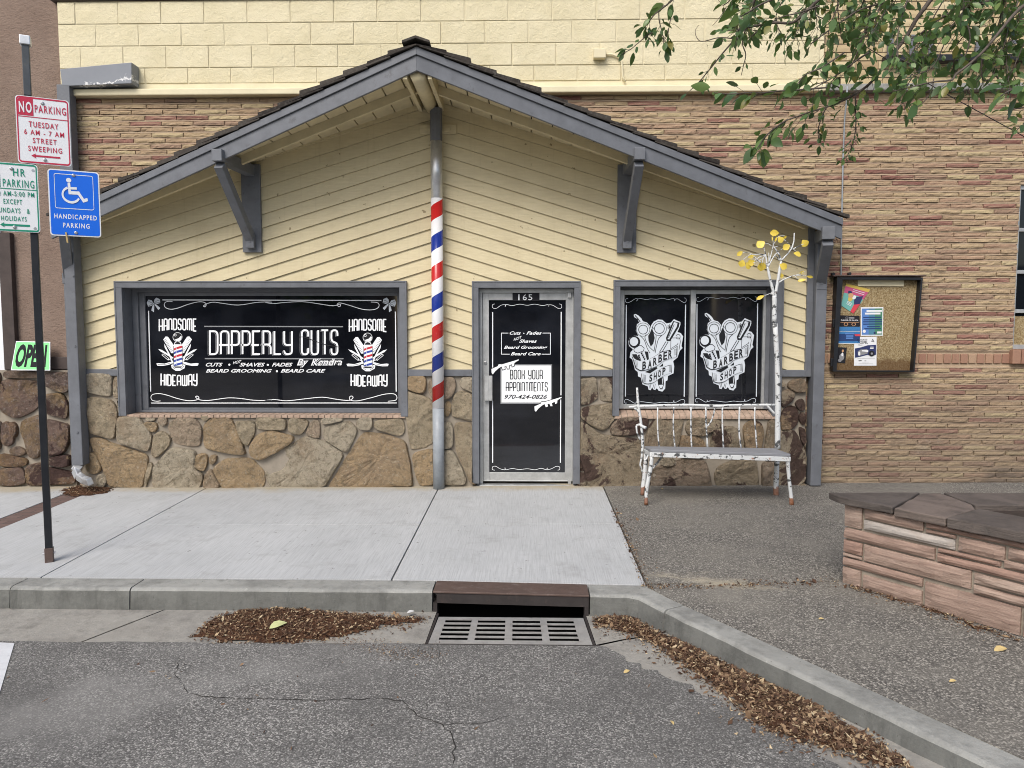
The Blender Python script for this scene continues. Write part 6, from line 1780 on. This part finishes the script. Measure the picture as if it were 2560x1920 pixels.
# ================================================================== SANDSTONE PLANTER
PV = Vector((2.272, -3.075)); PD = Vector((.597, -.802)); PN = Vector((-PD.y, PD.x))
if PN.x < 0: PN = -PN                           # into the bed
pl_ = thing('stone_planter', 'low red sandstone planter with dark cap slabs at the right of the pavement', 'planter', (PV.x, PV.y, ground_z(*PV)))
def pf(u, v, d=0.0):
    p = PV + PD * u - PN * d
    return Vector((p.x, p.y, ground_z(p.x, p.y) * .55 + (-.0715) * .45 + v * 1.168))
TOPV = .555
mb = MB()
core = [PV + PN * .012 + PD * .015, PV + PD * 3.4 + PN * .012, PV + PD * 3.4 + PN * 2.2, Vector((5.2, -2.99)), Vector((PV.x + .06, -2.99))]
mb.hexa([(p.x, p.y, -.2) for p in core], [(p.x, p.y, .492) for p in core]); mb.build('wall_core', M['mortar'], pl_)
st_ = [(0, .13, 0, .10), (.15, .55, 0, .085), (.57, 1.12, 0, .145), (1.14, 1.75, 0, .07), (1.14, 1.6, .082, .140), (1.62, 2.3, .082, .15), (1.77, 2.5, 0, .07), (0, .55, .112, .160), (0, .135, .170, .186), (0, .135, .196, .270), (.155, .84, .172, .270), (.86, 1.5, .155, .200), (.86, 1.3, .212, .265), (1.32, 1.9, .212, .28), (1.52, 2.4, .160, .200), (0, .62, .282, .345), (.64, 1.45, .278, .322), (.64, 1.00, .332, .354), (1.02, 1.6, .332, .37), (1.47, 2.1, .292, .322),
       (0, .125, .357, .485), (.145, .74, .364, .416), (.145, .54, .428, .485), (.56, 1.70, .452, .486), (.56, .74, .426, .442), (.76, 1.02, .366, .440), (1.04, 1.42, .382, .440), (1.44, 2.2, .382, .44), (1.72, 2.6, .452, .486)]
for idx, (u0, u1, v0, v1) in enumerate(st_):
    pale = idx == 21
    mb = stones_mb if False else MB()
    nu, nv = max(3, int((u1 - u0) / .05)), 3
    n0 = 0
    for iv in range(nv + 1):
        for iu in range(nu + 1):
            u = u0 + (u1 - u0) * iu / nu; v = v0 + (v1 - v0) * iv / nv
            e = .006 if (iu in (0, nu) or iv in (0, nv)) else .018
            nn = noise.noise(Vector((u * 9, v * 20, idx * 3.1)))
            mb.v.append(pf(u, v + (.004 * nn if iv in (0, nv) else 0), e + .012 * nn))
    for iv in range(nv):
        for iu in range(nu):
            q = iv * (nu + 1) + iu; mb.f.append([q, q + 1, q + nu + 2, q + nu + 1]); mb.m.append(0)
    per = [i for i in range(nu + 1)] + [i * (nu + 1) + nu for i in range(1, nv + 1)] + [nv * (nu + 1) + i for i in range(nu - 1, -1, -1)] + [i * (nu + 1) for i in range(nv - 1, 0, -1)]
    m0 = len(mb.v)
    for i in per: mb.v.append(mb.v[i] + Vector((PN.x, PN.y, 0)) * .06)
    for i in range(len(per)):
        j = (i + 1) % len(per); mb.f.append([per[j], per[i], m0 + i, m0 + j]); mb.m.append(0)
    if idx == 0: allst = MB()
    if pale: mb.build('stone_course', M['sandstone_pale'], pl_)['label'] = 'single pale stone in the red planter wall'
    else:
        k = len(allst.v); allst.v += mb.v; allst.f += [[a + k for a in f] for f in mb.f]; allst.m += mb.m
allst.build('stone_courses', M['sandstone'], pl_)
def capslab(poly, t=.050, z=None):
    z = TOPV if z is None else z
    P = []
    for a, b in zip(poly, poly[1:] + poly[:1]):
        a, b = Vector(a), Vector(b); n = max(1, int((b - a).length / .07))
        for k in range(n):
            q = a.lerp(b, k / n); P.append(q + Vector((ra(-.007, .007), ra(-.007, .007))))
    lift = ra(-.003, .003)
    mb = MB(); mb.hexa([(p.x + ra(-.006, .006), p.y + ra(-.006, .006), z - t) for p in P], [(p.x, p.y, z + lift) for p in P])
    return mb.build('cap_slab', M['capstone'], pl_, bevel=.008, recalc=True)
Ff = lambda u, d=.055: tuple(PV + PD * u - PN * d)
capslab([tuple(PV + Vector((-.07, .115))), Ff(-.02), Ff(.365), (2.86, -2.945)])
capslab([Ff(.375), Ff(.70), tuple(PV + PD * .70 + PN * .36), (3.02, -3.30), (3.02, -2.945), (2.875, -2.945)], .060)
capslab([Ff(.71), Ff(1.75), tuple(PV + PD * 1.75 + PN * .34), tuple(PV + PD * .72 + PN * .36)], .064)
capslab([Ff(1.76), Ff(3.0), tuple(PV + PD * 3.0 + PN * .26), tuple(PV + PD * 1.76 + PN * .26)])
capslab([(3.035, -2.945), (3.035, -3.32), (4.1, -3.32), (4.1, -2.945)]); capslab([(4.11, -2.945), (4.11, -3.32), (5.2, -3.32), (5.2, -2.945)])
mb = MB(); bed = [tuple(PV + PD * .72 + PN * .2), tuple(PV + PD * 3.3 + PN * .2), tuple(PV + PD * 3.3 + PN * 2.0), (5.1, -3.1), (2.95, -3.1)]
mb.quad(*[(x, y, .515) for x, y in bed]); mb.build('soil', M['soil'], pl_)
fl = thing('flowering_plant', 'small plant with yellow flowers at the right edge behind the planter cap', 'plant', (3.55, -3.3, .48))
mb = MB(); ms = MB()
for i in range(26):
    b0 = Vector((3.58 + ra(-.05, .2), -3.3 + ra(-.08, .08), .48)); tip = b0 + Vector((ra(-.15, .12), ra(-.1, .1), ra(.06, .16)))
    ms.tube([b0, b0.lerp(tip, .5) + up * .02, tip], [.003, .0025, .0015], 4)
    for k in range(3): leaf_mesh(ms, b0.lerp(tip, ra(.3, .9)) + Vector((ra(-.03, .03), ra(-.03, .03), 0)), Vector((ra(-1, 1), ra(-1, 1), ra(-.2, .6))), up, .05, .018)
    if i % 2 == 0:
        for k in range(5): leaf_mesh(mb, tip + Vector((ra(-.012, .012), ra(-.012, .012), ra(-.01, .01))), Vector((ra(-1, 1), ra(-1, 1), ra(-.3, .8))), up + Vector((0, -.6, 0)), .032, .018)
mb.build('petals', M['petal'], fl); ms.build('stems', M['green_stem'], fl)

# ================================================================== OVERHANGING STREET TREE
tree = thing('street_tree', 'street tree with thin drooping leafy boughs hanging in from the right', 'tree', (4.15, -3.9, .48))
zL, zR = zoomed(1520, 0, 4.254), zoomed(2040, 0, 4.254)
twigs = MB(); leaves = MB()
def bough(pts, zoom, Y0, Y1, r0, r1, lf, spread=.05, size=.065, start=0.0):
    P2 = smooth_path([zoom(*p) for p in pts], 5)
    n = len(P2); P = [W(p.x, p.y, Y0 + (Y1 - Y0) * i / (n - 1)) for i, p in enumerate(P2)]
    twigs.tube(P, [r0 + (r1 - r0) * i / (n - 1) for i in range(n)], 6)
    L = sum((b - a).length for a, b in zip(P, P[1:]))
    for k in range(int(lf * L)):
        t = start + (1 - start) * (rnd.random() ** .8); i = min(n - 2, int(t * (n - 1))); base = P[i].lerp(P[i + 1], ra(0, 1))
        d = (P[i + 1] - P[i]).normalized()
        out = (d * ra(.1, 1.0) + Vector((ra(-1, 1), ra(-1, 1), ra(-1.1, .6)))).normalized()
        c = base + out * spread * ra(.35, 1.15)
        s = size * ra(.45, 1.2)
        leaf_mesh(leaves, c + out * s * .3, out + Vector((0, 0, -.3)), Vector((ra(-.9, .9), ra(-.9, .9), ra(.1, 1))), s, s * ra(.42, .62), ra(-.05, .35))
        if k % 2 == 0: twigs.tube([base, c], .0012, 3, caps=False)
    return P
bough([(740, -60), (640, 40), (500, 150), (430, 240), (375, 310)], zL, -4.6, -4.5, .005, .002, 95, .06, .066)
bough([(540, 120), (545, 220), (570, 320), (590, 420), (590, 500)], zL, -4.5, -4.45, .003, .0015, 100, .055, .055)
bough([(690, 100), (660, 230), (640, 330), (600, 430)], zL, -4.5, -4.45, .003, .0012, 85, .055, .055)
bough([(480, 350), (430, 365), (330, 450), (240, 525), (170, 560)], zL, -4.5, -4.5, .0028, .0015, 75, .05, .066)
bough([(2300, -60), (2100, 130), (1960, 240), (1780, 240), (1640, 260), (1460, 310), (1330, 440), (1200, 590), (1080, 740), (960, 880), (870, 965)], zL, -4.6, -4.3, .008, .0018, 24, .05, .05)
bough([(1640, 265), (1560, 360), (1470, 410), (1330, 410), (1180, 400), (1000, 440), (940, 390), (930, 320), (970, 265)], zL, -4.5, -4.4, .004, .001, 9, .03, .035)
bough([(1460, 320), (1430, 460), (1465, 580), (1440, 700), (1418, 800)], zL, -4.5, -4.4, .0035, .0015, 16, .04, .045)
bough([(1260, 70), (1200, 170), (1110, 275)], zL, -4.4, -4.4, .0025, .001, 0)
bough([(1330, -40), (1280, 20), (1220, 60)], zL, -4.5, -4.4, .004, .002, 70, .06, .06)
bough([(1800, -30), (1600, 60), (1480, 140), (1400, 180)], zL, -4.9, -5.0, .005, .002, 45, .07, .075)
bough([(2250, 60), (2050, 130), (1850, 180), (1750, 230)], zL, -4.6, -4.6, .004, .002, 55, .07, .07)
bough([(2050, 180), (2010, 300), (1990, 420)], zL, -4.5, -4.5, .003, .001, 80, .05, .05)
bough([(2330, 930), (2100, 950), (1960, 960), (1800, 970), (1650, 985), (1480, 985), (1300, 1000), (1130, 985)], zL, -4.8, -4.9, .004, .0018, 38, .07, .09)
# thick limbs
bough([(1320, -160), (1210, 10), (1070, 200), (960, 390), (800, 600), (680, 760), (560, 900), (400, 1010), (180, 1115), (-60, 1190), (-340, 1290)], zR, -4.7, -4.5, .011, .003, 66, .11, .062, .3)
bough([(-300, 1270), (-450, 1370), (-560, 1480), (-650, 1620)], zR, -4.5, -4.6, .005, .0018, 80, .08, .08)
bough([(2080, -120), (1840, 10), (1500, 110), (1300, 210), (1150, 330), (1000, 420)], zR, -4.4, -4.3, .010, .003, 45, .10, .060, .1)
bough([(2420, -60), (2212, 60), (2090, 170), (1950, 340), (1780, 545), (1620, 690), (1490, 790), (1440, 850), (1250, 870), (1060, 915), (830, 970)], zR, -4.9, -4.9, .009, .002, 30, .07, .07, .3)
bough([(420, 960), (420, 1130), (425, 1300), (405, 1480), (360, 1600), (320, 1680)], zR, -4.5, -4.45, .004, .0012, 150, .04, .034)
bough([(120, 1120), (60, 1250), (20, 1400), (50, 1520)], zR, -4.5, -4.45, .004, .0012, 130, .055, .045)
bough([(1640, 420), (1600, 560), (1500, 740), (1440, 860)], zR, -4.6, -4.6, .004, .0015, 20, .05, .06)
bough([(1600, 250), (1630, 330), (1640, 420)], zR, -4.6, -4.6, .004, .003, 30, .07, .07)
bough([(1770, 560), (1760, 700), (1780, 850), (1900, 830)], zR, -4.7, -4.6, .004, .0015, 60, .06, .06)
bough([(1850, 730), (1940, 840), (2010, 930), (2110, 880)], zR, -4.6, -4.5, .004, .001, 40, .05, .045)
bough([(2330, 880), (2200, 920), (2050, 970), (1960, 1020)], zR, -5.2, -5.4, .004, .002, 40, .06, .085)
bough([(2300, 1120), (2120, 1160), (2060, 1180), (2030, 1230)], zR, -4.6, -4.5, .003, .001, 70, .05, .05)
bough([(2350, 1270), (2200, 1330), (2140, 1380), (2090, 1400)], zR, -4.8, -4.7, .003, .001, 60, .05, .055)
bough([(1250, 840), (1230, 960), (1150, 1080), (1050, 1150)], zR, -4.8, -4.9, .003, .0015, 28, .06, .085)
bough([(-60, 470), (100, 350), (300, 210), (480, 100), (750, 20)], zR, -4.5, -4.5, .003, .005, 50, .08, .06)
bough([(580, 60), (540, 280), (480, 430), (430, 580), (380, 700)], zR, -4.5, -4.4, .006, .002, 70, .09, .06)
bough([(700, 30), (640, 180), (620, 330), (640, 460)], zR, -4.4, -4.4, .004, .002, 50, .07, .05)
bough([(300, 560), (180, 640), (60, 720), (-120, 800), (-200, 900)], zR, -4.7, -4.8, .004, .002, 60, .08, .075)
bough([(560, 560), (420, 650), (250, 780), (100, 870), (-60, 960)], zR, -4.6, -4.7, .005, .002, 75, .09, .07)
bough([(300, 980), (200, 900), (80, 880), (-40, 900)], zR, -4.5, -4.5, .004, .002, 60, .08, .06)
# the shaded crown along the top right
for k in range(40):
    x = ra(1900, 2640); y = -ra(0, 170) + (x - 1900) * .06
    ln = ra(90, 230)
    pts = [(x + ra(-10, 10), y), (x - ln * .15 + ra(-20, 20), y + ln * .5), (x - ln * .25 + ra(-40, 40), min(y + ln, 60 + (x - 1850) * .30))]
    bough(pts, lambda a, b: (a, b), ra(-4.9, -3.9), ra(-4.9, -3.9), .004, .0012, 90, .10, .056)
for k in range(9):
    x = ra(2250, 2640); y = ra(30, 230)
    bough([(x, y), (x - ra(10, 50), y + ra(30, 60)), (x - ra(20, 90), y + ra(60, 120))], lambda a, b: (a, b), ra(-4.7, -4.0), ra(-4.7, -4.0), .003, .001, 55, .07, .06)
tk = [Vector((4.15, -3.9, .40)), Vector((4.12, -3.92, 1.3)), Vector((4.05, -4.0, 2.3)), Vector((3.9, -4.1, 3.2)), Vector((3.6, -4.3, 4.0)), Vector((3.2, -4.5, 4.6))]
twigs_main = MB(); twigs_main.tube(tk, [.13, .11, .10, .085, .06, .035], 12)
for e in (W(2362, -60, -4.7), W(2530, -40, -4.4), W(2620, -20, -4.9), W(2060, -80, -4.6), W(1700, -60, -4.6)):
    a = tk[4] if e.x > 2.0 else tk[5]
    mid = a.lerp(e, .5) + up * .25
    twigs_main.tube([a, mid, e], [.045, .030, .016 if e.x > 1.5 else .006], 8)
twigs_main.build('trunk', M['bark'], tree, smooth=True)
twigs.build('branches', M['bark'], tree, smooth=True)
o = leaves.build('crown', M['leaf'], tree, smooth=True)

# ================================================================== LEAF LITTER
def inside(p, poly):
    c = False
    for a, b in zip(poly, poly[1:] + poly[:1]):
        if (a[1] > p[1]) != (b[1] > p[1]) and p[0] < (b[0] - a[0]) * (p[1] - a[1]) / (b[1] - a[1]) + a[0]: c = not c
    return c
def edge_d(p, poly):
    best = 9
    for a, b in zip(poly, poly[1:] + poly[:1]):
        ax__, ay = a; bx, by = b; L = (bx - ax__) ** 2 + (by - ay) ** 2 + 1e-9
        t = max(0, min(1, ((p[0] - ax__) * (bx - ax__) + (p[1] - ay) * (by - ay)) / L))
        best = min(best, math.hypot(p[0] - ax__ - t * (bx - ax__), p[1] - ay - t * (by - ay)))
    return best
def litter(name, label, px, zf, count, hmax, big=.3, smin=.010, smax=.032, base=True, fromG=None, off=.0):
    poly = [tuple((fromG or RD)(*p).xy) for p in px]
    x0, x1 = min(p[0] for p in poly), max(p[0] for p in poly); y0, y1 = min(p[1] for p in poly), max(p[1] for p in poly)
    def hh(x, y):
        d = edge_d((x, y), poly)
        return hmax * (1 - math.exp(-d / (hmax * 1.8))) * (.8 + .4 * noise.noise(Vector((x * 9, y * 9, 3))))
    mb = MB(); n = 0; tries = 0
    while n < count and tries < count * 12:
        tries += 1
        x, y = ra(x0, x1), ra(y0, y1)
        jx, jy = .045 * noise.noise(Vector((x * 11, y * 11, 1))), .045 * noise.noise(Vector((x * 11, y * 11, 9)))
        ins = inside((x + jx, y + jy), poly)
        if not ins:
            d = edge_d((x, y), poly)
            if d > .20 or rnd.random() > math.exp(-d / (.012 if rnd.random() < .6 else .05)): continue
        n += 1
        h = (hh(x, y) if ins else 0) + .004
        s = ra(smin, smax) * (2.0 if rnd.random() < big * .35 else 1)
        c = Vector((x, y, zf(x, y) + h + ra(-.002, .006) + off))
        a = Vector((ra(-1, 1), ra(-1, 1), ra(-.35, .45))).normalized(); nn = Vector((ra(-.7, .7), ra(-.7, .7), 1))
        if rnd.random() < .35: w = s * ra(.08, .18)
        else: w = s * ra(.3, .65)
        s_ = a.cross(nn).normalized() * w; bend = up * s * ra(-.15, .3)
        i = len(mb.v)
        mb.v += [c - a * s / 2, c + s_ * .5 + bend * .5, c - s_ * .5 + bend * .5, c + a * s / 2 + bend]
        mb.f += [[i, i + 2, i + 3], [i, i + 3, i + 1]]; mb.m += [0, 0]
    mats = [M['litter'], M['litter_base']]
    if base:
        st__ = .022; nx_ = int((x1 - x0) / st__) + 2; ny_ = int((y1 - y0) / st__) + 2; idx = {}
        for i in range(nx_):
            for j in range(ny_):
                x, y = x0 + i * st__, y0 + j * st__
                if inside((x + .045 * noise.noise(Vector((x * 11, y * 11, 1))), y + .045 * noise.noise(Vector((x * 11, y * 11, 9)))), poly): 
                    idx[i, j] = len(mb.v); mb.v.append(Vector((x, y, zf(x, y) + off + hh(x, y) - .001)))
        for (i, j) in list(idx):
            q = [(i, j), (i + 1, j), (i + 1, j + 1), (i, j + 1)]
            if all(k in idx for k in q): mb.f.append([idx[k] for k in q]); mb.m.append(1)
    o = mb.build(name, mats)
    return tag(o, label, 'leaf litter', None, 'stuff')
litter('leaf_litter', 'brown heap of dry leaves and bark against the kerb left of the drain', [(485, 1592), (520, 1550), (600, 1528), (700, 1516), (760, 1521), (860, 1533), (960, 1541), (1075, 1547), (1055, 1556), (960, 1568), (900, 1584), (800, 1602), (700, 1611), (560, 1608)], road_z, 7000, .030, .45, .005, .023)
litter('leaf_litter', 'long brown drift of dry leaves along the slanting kerb at the right', [(1480, 1550), (1550, 1541), (1590, 1548), (1640, 1582), (1700, 1606), (1800, 1655), (1920, 1712), (2000, 1745), (2090, 1802), (2170, 1852), (2262, 1902), (2290, 1940), (2160, 1905), (2060, 1866), (1960, 1848), (1880, 1800), (1820, 1742), (1750, 1690), (1670, 1635), (1610, 1596), (1540, 1572), (1495, 1566)], road_z, 13500, .032, .6, .005, .027)
litter('leaf_litter', 'thin scatter of fine brown debris on the asphalt before the drain', [(800, 1605), (900, 1596), (960, 1604), (1000, 1625), (1120, 1640), (1060, 1655), (960, 1650), (900, 1625)], road_z, 900, .006, .1, .005, .014, False)
litter('leaf_litter', 'dark wet debris washed out beneath the downspout elbow', [(150, 1226), (200, 1214), (250, 1212), (285, 1220), (270, 1232), (220, 1240), (170, 1242)], ground_z, 1100, .012, .2, .008, .026, True, G)
litter('leaf_litter', 'line of dark debris along the foot of the stone planter', [(2112, 1462), (2160, 1474), (2330, 1520), (2440, 1562), (2550, 1600), (2550, 1606), (2420, 1566), (2300, 1518), (2140, 1476)], ground_z, 1300, .010, .3, .006, .022, True, G)
litter('leaf_litter', 'specks of leaf caught in the joint beside the aggregate pavement', [(1522, 1270), (1560, 1322), (1590, 1390), (1612, 1462), (1720, 1468), (1900, 1461), (2100, 1453), (2100, 1457), (1900, 1466), (1700, 1475), (1610, 1472), (1584, 1392), (1555, 1324)], ground_z, 1300, .004, .2, .008, .026, False, G)
litter('leaf_litter', 'few small leaves strewn over the asphalt and pavement', [(20, 1640), (900, 1660), (1500, 1660), (2000, 1900), (60, 1900)], road_z, 60, .004, .6, .010, .030, False)
M['grey_paper'] = flat('dirty_paper', (.50, .50, .49), .85, .2)
def fallen(px, py, zf, label, mat, L, ang, cat='leaf', W_=.5, f=None):
    p = (f or G)(px, py); mb = MB()
    leaf_mesh(mb, Vector((p.x, p.y, zf(p.x, p.y) + .012)), Vector((math.cos(R(ang)), math.sin(R(ang)), .12)), Vector((.2, -.3, 1)), L, L * W_, .35)
    return tag(mb.build('fallen_leaf', M[mat], None, smooth=True), label, cat)
fallen(2502, 1627, ground_z, 'large pale yellow leaf lying alone on the right pavement', 'tan_leaf', .085, 10)
fallen(2382, 1707, ground_z, 'small tan leaf on the right pavement near the kerb', 'tan_leaf', .040, 5)
fallen(2053, 1551, ground_z, 'small tan leaf on the pavement left of the planter', 'tan_leaf', .035, 0)
fallen(1545, 1285, ground_z, 'red brown leaf at the corner of the pale pavement by the bench', 'litter', .045, 20)
fallen(1656, 1224, ground_z, 'pale crumpled leaf on the pavement under the bench', 'tan_leaf', .040, 60)
fallen(696, 1578, lambda x, y: road_z(x, y) + .034, 'pale green leaf lying on the leaf heap left of the drain', 'pale_leaf', .12, 35, f=RD)
fallen(1027, 1540, lambda x, y: road_z(x, y) + .02, 'scrap of white paper on the leaf heap beside the drain', 'grey_paper', .055, 20, 'paper scrap', .45, RD)
fallen(1567, 1683, road_z, 'orange brown leaf lying on the open asphalt right of the drain', 'tan_leaf', .045, 30, f=RD)
fallen(1680, 1811, road_z, 'small tan leaf near the bottom of the asphalt', 'tan_leaf', .035, 110, f=RD)

# ================================================================== ACROSS THE STREET (mirrored in the shop glass)
for i, (x, w, h, d) in enumerate(((-16, 15, 5.2, -31), (1.5, 17, 6.0, -32), (20, 16, 4.8, -31))):
    t = thing('shop_building', ('low brick shop across the street, left of the camera', 'brick shop across the street behind the camera', 'low brick shop across the street, right of the camera')[i], 'building', (x, d, -.3))
    mb = MB(); mb.box(x - w / 2, x + w / 2, d - 8, d, -.5, h); mb.build('wall', M['far_wall'], t)
    mb = MB(); mb.box(x - w / 2 - .1, x + w / 2 + .1, d - 8.1, d + .15, h, h + .25); mb.build('parapet', M['brown_trim'], t)
    for k in range(4):
        wx = x - w / 2 + w * (k + .5) / 4
        mb = MB(); mb.box(wx - 1.3, wx + 1.3, d + .003, d + .06, .3, 2.9); wf_ = mb.build('window', M['trim'], t)
        mb = MB(); mb.box(wx - 1.2, wx + 1.2, d + .061, d + .07, .4, 2.8); mb.build('pane', M['glass_dark'], wf_)
for i, (x, y) in enumerate(((-9, -24), (-2.5, -25), (4.5, -24), (11, -25))):
    t = thing('shade_tree', ('round leafy tree across the street, far left', 'round leafy tree across the street behind the sign post', 'round leafy tree across the street behind the door', 'round leafy tree across the street, far right')[i], 'tree', (x, y, -.3))
    mb = MB(); mb.tube([(x, y, -.4), (x + .1, y, 1.6), (x, y + .1, 3.4)], [.2, .16, .1], 8); mb.build('trunk', M['bark'], t, smooth=True)
    mb = MB()
    for k in range(900):
        a, b, rr2 = ra(0, 6.283), math.acos(ra(-1, 1)), ra(.55, 1) * (1 + .35 * noise.noise(Vector((k * .37, i, 0))))
        c = Vector((x + 2.2 * rr2 * math.cos(a) * math.sin(b), y + 2.0 * rr2 * math.sin(a) * math.sin(b), 4.4 + 1.9 * rr2 * math.cos(b)))
        leaf_mesh(mb, c, Vector((ra(-1, 1), ra(-1, 1), ra(-1, .4))), Vector((ra(-1, 1), ra(-1, 1), ra(0, 1))), .42, .26)
    mb.build('crown', M['leaf'], t)
